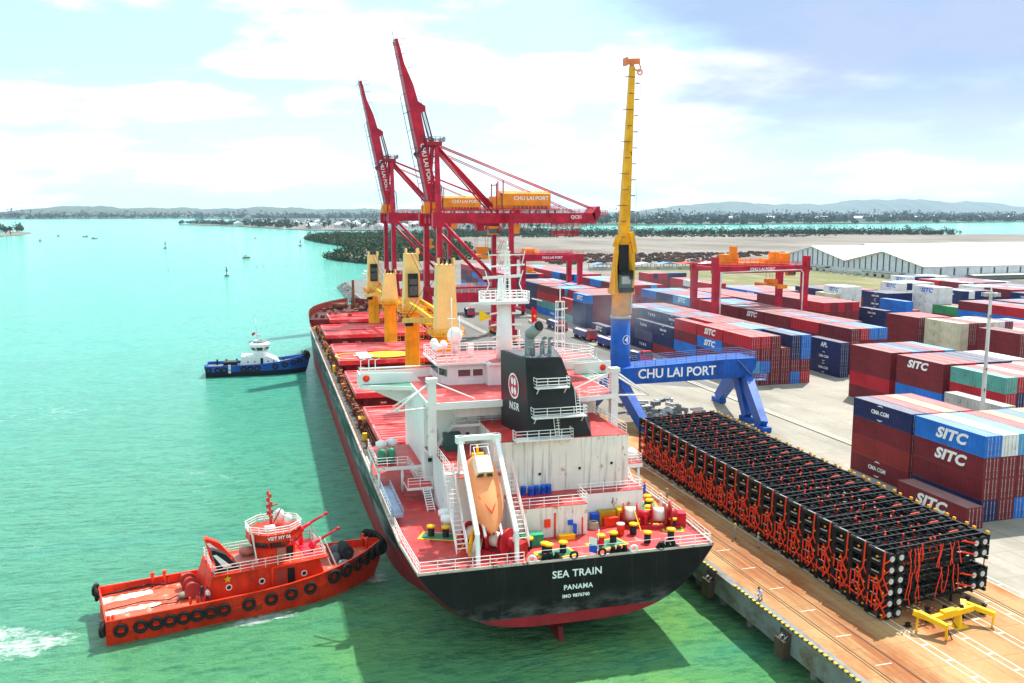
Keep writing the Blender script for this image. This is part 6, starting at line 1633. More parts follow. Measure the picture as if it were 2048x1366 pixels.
def red_tug():
    r = empty('tugboat', (-1.2, 97.6, 0), R(12.2)); tag(r, 'red tugboat with black tyre fenders pushing its bow against the ship\'s port quarter', 'tugboat')
    L, B = 29.8, 9.2
    mb, dk, hw, top = tug_shell(L, B, 0, -2.35, .95, 1.75, None)
    hull = mb.build('hull', TUGRED, r); dk.build('deck', TD, r)
    # tyre fenders
    for k, x in enumerate((-13.6,-11.8,-10.4,-9.1,-7.8,-6.5,-5.2,-3.9,-1.4,.9,3.0,5.1)):
        u = x/L+.5; put('tyre_fender', TYRE, r, (x,-hw(u)-.22,top(u)-.1))
    for k, x in enumerate((7.9,9.5,11.0,12.3,13.3,14.0)):
        u = x/L+.5; o = put('tyre_fender', TYRE, r, (x,-hw(u)-.25,top(u)+.15), R(20+k*9)); o.scale = (1.15,1.2,1.15)
    for y, z in ((-4.6,-2.2),(-3.6,-2.4),(4.0,-1.9),(4.6,-1.6)): put('tyre_fender', TYRE, r, (-L/2-.25,y,z), R(90 if abs(y) < 4.3 else 60))
    bf = MB()
    for k in range(9):
        a = -1.15+k*.29; bf.torus((14.65*1.0-1.2*(1-math.cos(a)),2.6*math.sin(a),.1),(math.cos(a),math.sin(a),.2),.55,.24,16,7)
    bf.build('bow_fender', RUBBER, r)
    U = empty('x',(0,0,0)) if False else r
    # deckhouse
    z0 = -2.2
    mb = MB(); mb.extr([(-5.6,-3.0,z0),(7.4,-3.0,z0),(6.6,-3.0,z0+2.7),(-4.6,-3.0,z0+2.7)],(0,6.0,0)); dh = mb.build('deckhouse', TUGRED, r)
    MB().box(-4.6,7.4,-3.25,3.25,z0+2.7,z0+2.82).build('boat_deck', TUGRED, dh)
    for x in (-3.0,.4,4.9): MB().use(0).torus((x,-3.02,z0+1.3),(0,1,0),.28,.06,14,5).use(1).tube((x,-3.0,z0+1.3),(x,-3.03,z0+1.3),.27,14).build('porthole', [WHITE2,GLASS], dh)
    MB().box(1.9,2.9,-3.06,-3.0,z0+.3,z0+2.2).build('door', paint('tug_door_red',(.45,.06,.04)), dh)
    MB().box(3.1,3.9,-3.05,-3.0,z0+.3,z0+2.2).build('doorway', BLACKM, dh)
    MB().box(7.3,7.36,-.0,.9,z0+1.2,z0+1.9).build('window', GLASS, dh)
    mb = MB().tube((1.4,-3.5,z0),(1.4,-3.5,z0+2.7),.1,6).tube((1.4,-3.5,z0+2.7),(7.4,-3.5,z0+2.9),.1,6).tube((7.4,-3.5,z0+2.9),(7.4,-3.0,z0+2.9),.1,6); mb.build('fire_pipe', TUGRED, dh)
    mb = MB().rail([(-4.4,-3.15,z0+2.8),(7.3,-3.15,z0+2.8),(7.3,3.15,z0+2.8),(-4.4,3.15,z0+2.8),(-4.4,-3.15,z0+2.8)],1.0,.04,1.3); mb.build('boat_deck_rail', paint('rail_pink_white',(.78,.62,.60)), dh)
    st = MB(); st.add([(-2.6-.5+(.42 if i%2==0 else .17)*math.sin(i*math.pi/5),-3.0-.03,z0+2.2+(.42 if i%2==0 else .17)*math.cos(i*math.pi/5)) for i in range(10)],[list(range(10))]); st.build('star', SAFETY, dh)
    # raised casing aft, funnels, winch
    for y in (-1.9,1.9):
        f = MB().use(0).extr([(-3.9,y-.5,z0+2.8),(-1.7,y-.5,z0+2.8),(-3.0,y-.5,z0+4.6),(-4.2,y-.5,z0+5.3),(-4.5,y-.5,z0+5.3)],(0,1.0,0)).use(1).extr([(-3.35,y-.56,z0+3.3),(-2.5,y-.56,z0+3.3),(-4.0,y-.56,z0+4.8),(-4.35,y-.56,z0+4.8)],(0,1.12,0)); f.build('funnel', [BLACKM if y < 0 else TUGRED, WHITE2], r)
    mb = MB().lathe((-.3,.4,z0+2.8),[(.6,0),(.6,.6),(.9,.7),(.9,1.1),(.2,1.3)],14).box(-1.8,.4,-1.4,1.2,z0+2.8,z0+3.2); mb.build('roof_gear', paint('roof_gear_mix',(.50,.16,.12)), r)
    # wheelhouse: octagonal, glazed
    wx, wz_ = 2.5, z0+2.8
    def octo(k, sx=1.0): return [(wx+2.7*k*math.cos(R(22.5+45*i))*sx, 2.4*k*math.sin(R(22.5+45*i))) for i in range(8)]
    mb = MB()
    A = [(x,y,wz_) for x,y in octo(.84)]; Bq = [(x,y,wz_+1.25) for x,y in octo(.84)]; Cq = [(x,y,wz_+1.5) for x,y in octo(.90)]; D = [(x,y,wz_+2.3) for x,y in octo(1.12)]; E_ = [(x,y,wz_+3.1) for x,y in octo(1.10)]
    mb.grid([A,Bq,Cq], False, True); mb.grid([D,E_], False, True); mb.add(E_,[list(range(8))])
    wh_ = mb.build('wheelhouse', TUGRED, r)
    for i in range(8):
        a, b, c, d = Vector(Cq[i]), Vector(Cq[(i+1)%8]), Vector(D[(i+1)%8]), Vector(D[i])
        MB().add([tuple(a.lerp(b,.06)), tuple(a.lerp(b,.94)), tuple(d.lerp(c,.94)), tuple(d.lerp(c,.06))],[(0,1,2,3)]).build('window', GLASS, wh_)
        MB().bar(a, d, .14).build('mullion', TUGRED, wh_)
    face = (Vector(D[5])+Vector(D[6]))/2; rt_ = (Vector(D[6])-Vector(D[5])).normalized()
    letter('VIET MY 06', .50, (face.x+rt_.y*.04+0, face.y-.05, wz_+2.72), tuple(rt_), (0,-.02,1), wh_, .012)
    MB().box(wx-.2,wx+.75,-2.06,-1.98,wz_+.1,wz_+1.4).build('door', paint('tug_door_tan',(.34,.16,.10)), wh_); MB().box(wx+.85,wx+1.6,-1.98,-1.86,wz_+.2,wz_+1.4).build('doorway', BLACKM, wh_)
    rl = [(x,y,wz_+3.1) for x,y in octo(1.12)]; mb = MB().rail(rl+[rl[0]],.8,.05,.9); mb.build('roof_rail', WHITE2, wh_)
    mb = MB().rail([(wx-2.3,-1.5,wz_),(wx-2.5,-1.5,wz_+3.1)],.01,.05,5,1)
    for q in (-.25,.25): mb.bar((wx-2.2,-1.5+q,wz_),(wx-2.75,-1.5+q,wz_+3.9),.07)
    for k in range(13): mb.bar((wx-2.2-.04*k,-1.75,wz_+.29*k),(wx-2.2-.04*k,-1.25,wz_+.29*k),.05)
    mb.build('ladder', WHITE2, wh_)
    mb = MB().lathe((wx+.9,.9,wz_+3.1),[(.35,0),(.35,.5),(.5,.6),(.5,1.4),(.1,1.7)],12).lathe((wx+1.5,-.4,wz_+3.1),[(.25,0),(.25,.4),(.42,.5),(.4,1.2),(.1,1.4)],12).cbox((wx-.6,-.8,wz_+3.35),(1.1,.7,.5)); mb.split('searchlight', WHITE2, wh_)
    mb = MB().tube((wx-.2,.2,wz_+3.1),(wx-.35,.2,wz_+7.3),.16,8,.08)
    for z, w in ((4.3,.8),(5.0,1.0),(5.8,.8),(6.6,.5)): mb.bar((wx-.3,.2-w,wz_+z),(wx-.3,.2+w,wz_+z),.10).cbox((wx-.3,.2-w,wz_+z+.2),(.25,.25,.4)).cbox((wx-.3,.2+w,wz_+z+.2),(.25,.25,.4))
    mb.bar((wx-.3,.2,wz_+5.4),(wx+.6,.2,wz_+5.6),.12).tube((wx-.2,.2,wz_+3.1),(wx+.9,.2,wz_+5),.08,5); mb.build('mast', paint('tug_mast_red',(.50,.06,.05)), wh_)
    # fire monitors on a forward platform
    mb = MB().box(5.4,6.9,-2.4,2.4,wz_+.0,wz_+.14)
    for x, y, zz in ((5.8,1.3,1.4),(6.3,-1.4,.4)):
        mb.tube((x,y,wz_),(x,y,wz_+zz+.4),.26,8,.2).ball((x,y,wz_+zz+.5),.42,8).torus((x,y,wz_+zz+.5),(1,0,0),.42,.12,10,5).tube((x,y,wz_+zz+.5),(x+1.1,y-.1,wz_+zz+1.1),.2,8).tube((x+1.1,y-.1,wz_+zz+1.1),(x+2.9,y-.3,wz_+zz+2.0),.15,8,.11).tube((x+2.7,y-.28,wz_+zz+1.9),(x+3.0,y-.3,wz_+zz+2.05),.19,8)
    mb.build('fire_monitor', paint('monitor_red',(.75,.02,.05)), r)
    mb = MB()
    for y in (-2.2,2.2): mb.tube((8.4,y,z0+.4),(6.9,y,wz_+2.0),.07,5).tube((9.0,y,z0+.4),(7.5,y,wz_+1.6),.07,5)
    mb.split('fore_stay', WHITE2, r)
    mb = MB().use(0).tube((10.4,-1.1,z0+1.9),(10.4,1.1,z0+1.9),.75,14).bar((10.4,-1.3,z0+.4),(10.4,-1.3,z0+2.2),.3,1.4).bar((10.4,1.3,z0+.4),(10.4,1.3,z0+2.2),.3,1.4).use(1).ball((9.7,.9,z0+1.5),.9,8).ball((9.2,-.3,z0+1.2),.7,8); mb.split('bow_winch', [paint('rope_black',(.03,.03,.035),.9),paint('tarp_dark',(.10,.12,.13),.8)], r)
    mb = MB().torus((9.6,-2.2,z0+1.0),(0,0,1),.55,.2,14,6).torus((9.6,-2.2,z0+1.3),(0,0,1),.45,.2,14,6); mb.build('rope_coil', paint('rope_green_grey',(.22,.34,.30),.9), r)
    mb = MB()
    for y in (-.7,.7): mb.tube((12.8,y,-.4),(12.8,y,1.0),.18,8)
    mb.tube((12.8,-1.0,.6),(12.8,1.0,.6),.13,8); mb.split('bitt', TUGRED, r)
    # after deck: winch, bitts, ropes, bleached tow track
    mb = MB().use(0).tube((-6.3,-.9,z0+.9),(-6.3,1.6,z0+.9),.55,12)
    for y in (-1.1,.4,1.8): mb.tube((-6.3,y-.06,z0+.9),(-6.3,y+.06,z0+.9),.85,14)
    mb.cbox((-6.4,2.3,z0+.8),(1.0,.7,1.4)).use(1).ball((-7.2,-.6,z0+.4),.55,8,.6); mb.build('tow_winch', [paint('tow_winch_red',(.42,.05,.04)),paint('rope_olive',(.22,.22,.16),.9)], r)
    mb = MB()
    for x in (-9.6,-8.4): mb.tube((x,4.1,z0),(x,4.1,z0+1.5),.16,8); mb.cbox((x,4.1,z0+1.5),(.42,.42,.2))
    mb.tube((-6.9,-3.2,z0),(-6.9,-3.2,z0+1.1),.14,8).tube((-6.2,-3.2,z0),(-6.2,-3.2,z0+1.1),.14,8).tube((-14.6,-4.2,z0),(-14.6,-4.2,z0+1.2),.15,8).tube((-14.2,-4.2,z0),(-14.2,-4.2,z0+1.2),.15,8); mb.split('bitt', TUGRED, r)
    mb = MB().path([(-15,3.6,z0+.2),(-12,3.9,z0+.35),(-10,3.7,z0+.5),(-8,3.4,z0+.3),(-6.4,2.2,z0+.9)], .09, 6).path([(-14.6,-.3,z0+.2),(-11,.2,z0+.22),(-8.6,-.6,z0+.2),(-6.6,0,z0+.6)], .06, 6).path([(-10.5,-1.9,z0+.2),(-9.5,-1.4,z0+.2),(-8,-1.7,z0+.2),(-6.6,.3,z0+.6)], .06, 6); mb.split('tow_rope', BLACKM, r)
    br_ = ground_material('bleached_deck', ((.78,.66,.55),(.86,.78,.66)), .6, 2, (.62,.18,.10), stain_amt=.9, stain_scale=.5)
    mb = MB(); rr2 = random.Random(8)
    for (x0,x1,y0,w) in ((-15,-9.8,2.6,.8),(-14.7,-9.4,-.9,.55)):
        n = 14; U = [(x0+(x1-x0)*i/n, y0+w+rr2.uniform(-.15,.15)*(1+i*.08)) for i in range(n+1)]; Dn = [(x0+(x1-x0)*i/n, y0-w*(1-.5*i/n)+rr2.uniform(-.15,.15)) for i in range(n+1)]
        for a, b, c, d in zip(U, U[1:], Dn[1:], Dn): mb.add([(*a,z0+.03+.02),(*b,z0+.05),(*c,z0+.05),(*d,z0+.05)],[(0,1,2,3)])
        mb.build('bleached_track', br_, r); mb = MB()
    return r
red_tug()
def blue_tug():
    r = empty('tugboat', (1.0, 242.0, 0), R(-2.5)); tag(r, 'blue-hulled tugboat with white cabin pushing on the ship\'s side far forward', 'tugboat')
    L, B = 26, 8
    mb, dk, hw, top = tug_shell(L, B, 0, -1.9, .8, 2.0, None)
    tb = paint('tug_blue', (.015,.10,.48), .4, .25, .3, .15); nt = tb.node_tree; tc_ = nd(nt,'ShaderNodeTexCoord'); sx_ = nd(nt,'ShaderNodeSeparateXYZ'); nt.links.new(tc_.outputs['Object'], sx_.inputs[0])
    bs = nt.nodes['Principled BSDF'].inputs['Base Color']; old = bs.links[0].from_socket; nt.links.new(mixc(nt, mapr(nt, sx_.outputs[2], -2.75, -2.6), (.012,.014,.022), old), bs)
    mb.build('hull', tb, r); dk.build('deck', paint('tug_deck_grey', (.14,.17,.17), .7, .3), r)
    for x in (-12.2,-10,-8.4,-3.6,-2.0,-.3,4.2,6.6,8.8,10.4): 
        u = x/L+.5; o = put('tyre_fender', TYRE, r, (x,-hw(u)-.2,top(u)-.2), R(max(0,(x-5)*5))); o.scale = (1.15,1.1,1.15)
    bf = MB()
    for k in range(7):
        a = -1.0+k*.33; bf.torus((12.6-1.0*(1-math.cos(a)),2.2*math.sin(a),.5),(math.cos(a),math.sin(a),.2),.7,.3,14,6)
    bf.build('bow_fender', RUBBER, r); put('tyre_fender', TYRE, r, (-13.2,-1.5,-1.7), R(90))
    W = paint('tug_cabin_white', (.80,.80,.80), .4, .05, .1); z0 = -1.8
    mb = MB().extr([(-4.6,-2.6,z0),(5.6,-2.6,z0),(4.6,-2.6,z0+1.6),(2.2,-2.6,z0+2.7),(-4.2,-2.6,z0+2.7)],(0,5.2,0)); dh = mb.build('deckhouse', W, r)
    for x in (-2.6,-.9,2.4,3.8): MB().tube((x,-2.58,z0+1.3),(x,-2.63,z0+1.3),.2,10).build('porthole', GLASS, dh)
    MB().box(.5,1.2,-2.65,-2.6,z0+.2,z0+2.2).build('doorway', BLACKM, dh)
    MB().rail([(-4.2,-2.6,z0+2.7),(2.2,-2.6,z0+2.7)],.9,.05,1.2).build('rail', W, dh)
    def octo(k): return [(.4+2.5*k*math.cos(R(22.5+45*i)), 2.3*k*math.sin(R(22.5+45*i))) for i in range(8)]
    wz_ = z0+2.7; rings = [[(x,y,wz_+z) for x,y in octo(k)] for k, z in ((.75,0),(.75,1.3))]
    mb = MB().grid(rings, False, True); G = [[(x,y,wz_+z) for x,y in octo(k)] for k, z in ((.85,1.35),(1.08,2.2),(1.08,2.9),(.85,3.3))]
    mb.grid(G[1:], False, True); mb.add(G[3],[list(range(8))]); wh_ = mb.build('wheelhouse', W, r)
    for i in range(8):
        a, b, c, d = Vector(G[0][i]), Vector(G[0][(i+1)%8]), Vector(G[1][(i+1)%8]), Vector(G[1][i])
        MB().add([tuple(a.lerp(b,.1)),tuple(a.lerp(b,.9)),tuple(d.lerp(c,.9)),tuple(d.lerp(c,.1))],[(0,1,2,3)]).build('window', GLASS, wh_)
        MB().bar(a, d, .2).build('mullion', W, wh_)
    mb = MB().lathe((.4,0,wz_+3.3),[(1.7,0),(1.7,.5),(1.5,.5),(1.5,.1),(.1,.1)],16); mb.build('roof_coaming', STEEL, wh_)
    mb = MB().tube((-.2,0,wz_+3.3),(-.4,0,wz_+9.6),.12,6,.06).bar((-.3,-.6,wz_+6),(-.3,.6,wz_+6),.08).bar((-.3,0,wz_+5.0),(.6,0,wz_+5.1),.3,.5).bar((-.4,-.5,wz_+8.6),(-.4,.5,wz_+8.6),.07); mb.build('mast', paint('mast_pale',(.70,.66,.68)), wh_)
    mb = MB()
    for x in (-10.5,-8.2,-5.6,6.2): mb.tube((x,2.4,z0),(x,2.4,z0+1.5),.25,8)
    mb.box(-8.8,-5.4,-1,2,z0,z0+1.2).tube((11.2,0,0),(11.0,0,1.8),.16,6); mb.build('deck_gear', BLACKM, r)
    MB().box(-7.4,-6.8,-4.12,-3.8,-3.0,-.9).build('pilot_ladder', paint('ladder_pale',(.7,.72,.62)), r)
    f = MB().grid([[(-.35-.28*i,0,-.1*i-.7*j/3+.06*math.sin(i*2)) for i in range(4)] for j in range(4)]).build('flag', FR, None, (.7,242,6.9)); tag(f, 'small red flag flying from the blue tugboat\'s mast', 'flag')
blue_tug()
# ================================================================ STACKED TRAILER CHASSIS
HUBL = MB().lathe((0,0,0), [(.05,.0),(.08,-.10),(.10,-.10),(.11,.03),(.20,.03),(.24,-.04),(.27,-.04),(.27,.02)], 16, 'Y').mesh('hub', HUBW)
TYL = MB().lathe((0,0,0), [(.20,.10),(.28,.08),(.30,.0),(.40,-.02),(.50,.03),(.525,.10),(.525,.24),(.50,.31),(.40,.33),(.20,.31)], 22, 'Y').mesh('wheel', RUBBER)
TYD = MB().lathe((0,0,0), [(.20,.02),(.45,.0),(.515,.06),(.515,.52),(.45,.58),(.20,.56)], 14, 'Y').mesh('wheel', RUBBER)
CL = 12.9
def chassis_frame():
    mb = MB()
    for y in (.72,1.72):
        mb.box(.1,CL-.1,y-.07,y+.07,.62,.66).box(.1,CL-.1,y-.02,y+.02,.36,.62).box(.1,CL-.1,y-.07,y+.07,.32,.36)
    for x in (.06,2.6,4.2,6.1,8.0,9.8,11.2,CL-.06): mb.tube((x,.05,.5),(x,2.4,.5),.08,6)
    for x in (.12,CL-.12): mb.box(x-.12,x+.12,0,2.44,.36,.66)
    for x in (.62,1.74): mb.tube((x,.2,.02),(x,2.24,.02),.09,8).box(x-.45,x+.45,.66,.78,.10,.30).box(x-.45,x+.45,1.66,1.78,.10,.30)
    for y in (.55,1.75): mb.box(8.9,9.1,y,y+.14,-.25,.36).box(8.8,9.2,y-.05,y+.2,-.3,-.22)
    mb.tube((3.2,.9,.2),(4.6,.9,.2),.16,8)
    return mb.mesh('frame', BLACKM)
CF = chassis_frame()
def chassis_end():
    mb = MB(); mb.box(-.10,.0,.05,2.4,.30,.62).box(-.14,-.02,.1,.62,-.28,.28).box(-.14,-.02,1.83,2.35,-.28,.28).bar((-.08,.1,-.36),(-.08,2.35,-.36),.12,.10)
    return mb.mesh('rear_bumper', BLACKM)
CE = chassis_end()
LAMP = MB().box(-.22,-.10,-.10,.10,-.07,.08).mesh('lamp', AMBER)
BARW = MB().box(-.16,-.11,.75,1.7,-.40,-.33).mesh('reflector_strip', paint('reflector_white',(.75,.72,.70)))
ORD2 = 'first second third fourth fifth sixth seventh eighth ninth tenth eleventh twelfth thirteenth fourteenth fifteenth sixteenth seventeenth eighteenth nineteenth twentieth last'.split()
NC, LAY = 21, 6
ROT = R(6.0)
hid = {}
def place_chassis(j, k, side):
    """side 0: axle end toward the ship, side 1: flipped end for end"""
    ox, oy = 55.15+j*.062, 66.9+j*2.76
    z = .55+k*1.08+(.0 if side == 0 else .04)
    lab_l = ['bottom','second','third','fourth','fifth','top'][k]
    o = empty('trailer_chassis', (ox,oy,z), ROT)
    tag(o, f'black trailer chassis, {lab_l} layer, {ORD2[j]} stack from the near end, axles toward the {"ship" if side == 0 else "yard"}', 'trailer', 'black trailer chassis strapped in stacks')
    fr = put('frame', CF, o)
    front = j == 0; topl = k >= LAY-1
    if side:
        fr.location = (CL,2.44,0); fr.rotation_euler = (0,0,math.pi)
    xs = (.62,1.74) if side == 0 else (CL-.62,CL-1.74)
    for x in xs:
        if front:
            w = put('wheel', TYL, o, (x,.02,.02)); put('hub', HUBL, w, (0,-.03,0))
            w = put('wheel', TYL, o, (x,2.42,.02), math.pi)
        elif topl or k < 1 or side:
            put('wheel', TYD, o, (x,.05,.02)); put('wheel', TYD, o, (x,2.38,.02), math.pi)
    if side == 0:
        put('rear_bumper', CE, o)
        put('lamp', LAMP, o, (-.02,.12+.9*(k % 2),.05)); put('reflector_strip', BARW, o)
        if k == LAY-1: e_ = put('reflector_strip', BARW, o, (.14,-.6,1.08)); e_.scale = (1,1.25,1)
    else:
        b = put('rear_bumper', CE, o, (CL,2.44,0), math.pi)
        if topl:
            for yy in (.45,2.0): l_ = put('lamp', LAMP, o, (CL-.05,yy,.72), math.pi); l_.scale = (1.6,1.6,1.5)
for j in range(NC):
    for k in range(LAY): place_chassis(j, k, 0)
    for k in (1,2,4,5):
        if j == 0 or k >= 4 or (j < 3): place_chassis(j, k, 1)
# lashings: one set of red straps for each stack's ship-side end, one for the near face, one over the top
def straps(j):
    r_ = random.Random(100+j); mb = MB(); X = -.22; zt = .55+5*1.08+.75
    def s(a, b, w=.085): mb.bar(a, b, w*1.9, .04, up=(1,0,0))
    y1 = r_.uniform(.05,.2)
    s((X,y1,zt),(X-.02,y1+.1,4.3),.10); s((X,y1+.1,4.3),(X,y1+.9,2.9)); s((X,y1+.1,4.3),(X,y1-.6,3.2)); s((X,y1+.9,4.2),(X-.03,y1-.2,2.2)); s((X,y1-.2,2.2),(X,y1+.8,.7)); s((X-.03,y1+.75,2.3),(X,y1-.4,.8))
    for y in (.75+r_.uniform(-.1,.1),1.25,1.8): 
        z1 = r_.choice((3.7,3.5,3.9)); s((X,y,z1),(X,y+r_.uniform(-.08,.08),z1-r_.uniform(1.2,1.9)),.08)
        if r_.random() < .7: s((X,y+.1,2.2),(X,y+.1+r_.uniform(-.1,.1),.9),.07)
    for k in range(4):
        y = r_.uniform(.2,2.2); z = r_.uniform(1.0,3.9); mb.cbox((X-.03,y,z),(.06,.32,.16))
    s((X,.0,2.9),(X,1.3,3.3),.06); s((X,2.3,1.6),(X,.9,1.2),.06)
    o = mb.build('lashing_strap', STRAP, None, (55.15+j*.062,66.9+j*2.76,0), ROT)
    tag(o, f'red lashing straps on the ship side of the {ORD2[j]} chassis stack from the near end', 'strap', 'red lashing straps')
for j in range(NC): straps(j)
def inner_straps(j):
    r_ = random.Random(300+j)
    o = empty('lashing_strap', (55.15+j*.062,66.9+j*2.76,0), ROT)
    tag(o, f'red straps hanging inside the top layer of the {ORD2[j]} chassis stack from the near end', 'strap', 'red lashing straps')
    for x in (3.1,3.6,4.8,6.6,7.2,8.4):
        y = r_.uniform(.3,2.2); a = (x,y,6.72); b = (x+r_.uniform(-.3,.3),y+r_.uniform(-.4,.4),5.3+r_.uniform(-.5,.4)); c = (b[0]+r_.uniform(-.5,.5),b[1]+.1,b[2]-.5)
        MB().tube(a,b,.10,5).tube(b,c,.10,5).build('strap', STRAP, o)
    MB().bar((9.6,1.9,6.70),(11.0,2.1,6.66),.12,.06).build('strap', STRAP, o)
for j in range(NC): inner_straps(j)
r_ = random.Random(77); mb = MB()
for x in (2.75,3.25,3.55,4.0,6.6,6.9,7.7,8.3,8.75):
    for z1, z0 in ((6.6,4.5),(4.3,1.9)):
        p = [(x+r_.uniform(-.1,.1),-.06,z1)]
        while p[-1][2] > z0: p.append((p[-1][0]+r_.uniform(-.25,.25),-.07,p[-1][2]-r_.uniform(.5,.9)))
        for a, b in zip(p, p[1:]): mb.bar(a, b, .09, .03, up=(0,1,0))
for z in (6.05,4.95,2.8,1.7): mb.bar((9.2,-.05,z+.5),(11.2,-.05,z-.05),.13,.05,up=(0,1,0)); mb.cbox((9.6,-.05,z+.42),(.35,.05,.16))
for z in (5.9,4.9,3.8,2.7,1.6,.6): mb.bar((-.4,-.05,z-.25),(.3,-.05,z),.12,.05,up=(0,1,0))
for x in (CL+.15,CL+.2): mb.bar((x,.4,6.6),(x,.7,1.6),.09,.03,up=(1,0,0)); mb.bar((x,2.0,6.6),(x,1.8,1.6),.09,.03,up=(1,0,0))
fe_ = empty('lashing_strap', (55.15,66.9,0), ROT); mb.split('strap', STRAP, fe_); tag(fe_, 'red straps across the near end face of the chassis stacks between the white wheel hubs', 'strap', 'red lashing straps')
# dunnage stands below the near end
mb = MB()
for x, y in ((.3,-.3),(2.8,-.1),(3.4,.6),(5.2,.3),(6.4,-.6),(9.0,-.7),(8.7,1.0)): mb.box(x,x+.3,y,y+.25,0,.9 if x > 2 else .35).cbox((x+.15,y+.12,.03),(.6,.5,.06)).cbox((x+.15,y+.12,.95 if x > 2 else .3),(.4,.35,.1))
mb.bar((2.5,-.2,.35),(9.2,-.6,.5),.12); 
tag(mb.build('landing_stands', BLACKM, None, (56.2,65.6,0), R(4)), 'black trestle stands on the ground under the near end of the chassis stacks', 'stand')
# grey bundle of chassis parts behind the stacks
mb = MB(); r_ = random.Random(9)
for k in range(70): mb.use(k % 2).cbox((r_.uniform(-5,5),r_.uniform(-7,7),r_.uniform(.3,2.4)),(r_.uniform(.6,2.4),r_.uniform(.4,1.2),r_.uniform(.3,.8)),r_.random()*3)
tag(mb.build('axle_pile', [paint('axle_grey',(.22,.22,.22)), paint('axle_pale',(.50,.50,.50))], None, (72,150,0)), 'grey pile of loose axles and parts behind the far end of the chassis', 'pile')
# yellow lifting frame
yf = empty('lifting_frame', (59.6,64.0,0), R(8)); tag(yf, 'yellow steel spreader frame standing on the quay in front of the chassis', 'lifting frame')
mb = MB()
mb.bar((-2.0,0,1.35),(3.2,0,1.5),.5,.5); mb.bar((-2.6,.9,1.7),(-1.7,-1.5,1.2),.5,.42); mb.bar((3.0,.5,1.7),(4.5,-1.4,1.15),.5,.42); mb.bar((-2.0,0,1.35),(-2.9,1.2,1.7),.45); mb.bar((2.2,0,1.4),(3.2,1.0,1.7),.5)
mb.bar((-1.75,-1.5,1.2),(-1.75,-1.5,.0),.16); mb.bar((4.4,-1.4,1.1),(4.2,-1.4,.0),.14); mb.bar((-2.6,.9,1.6),(-2.7,.9,0),.14); mb.bar((1.6,0,1.3),(1.3,-.1,.05),.3,.3,.8,.7); mb.box(.8,2.2,-.6,.6,0,.12)
mb.cbox((.2,0,1.7),(1.6,.6,.3)); mb.build('beam', SAFETY, yf)
mb = MB().bar((-1.5,-1.4,.9),(-1.2,-1.7,0),.09).bar((.3,0,1.2),(1.0,-.4,0),.08).bar((1.9,0,1.6),(2.0,.2,1.9),.3); mb.build('chain', BLACKM, yf)
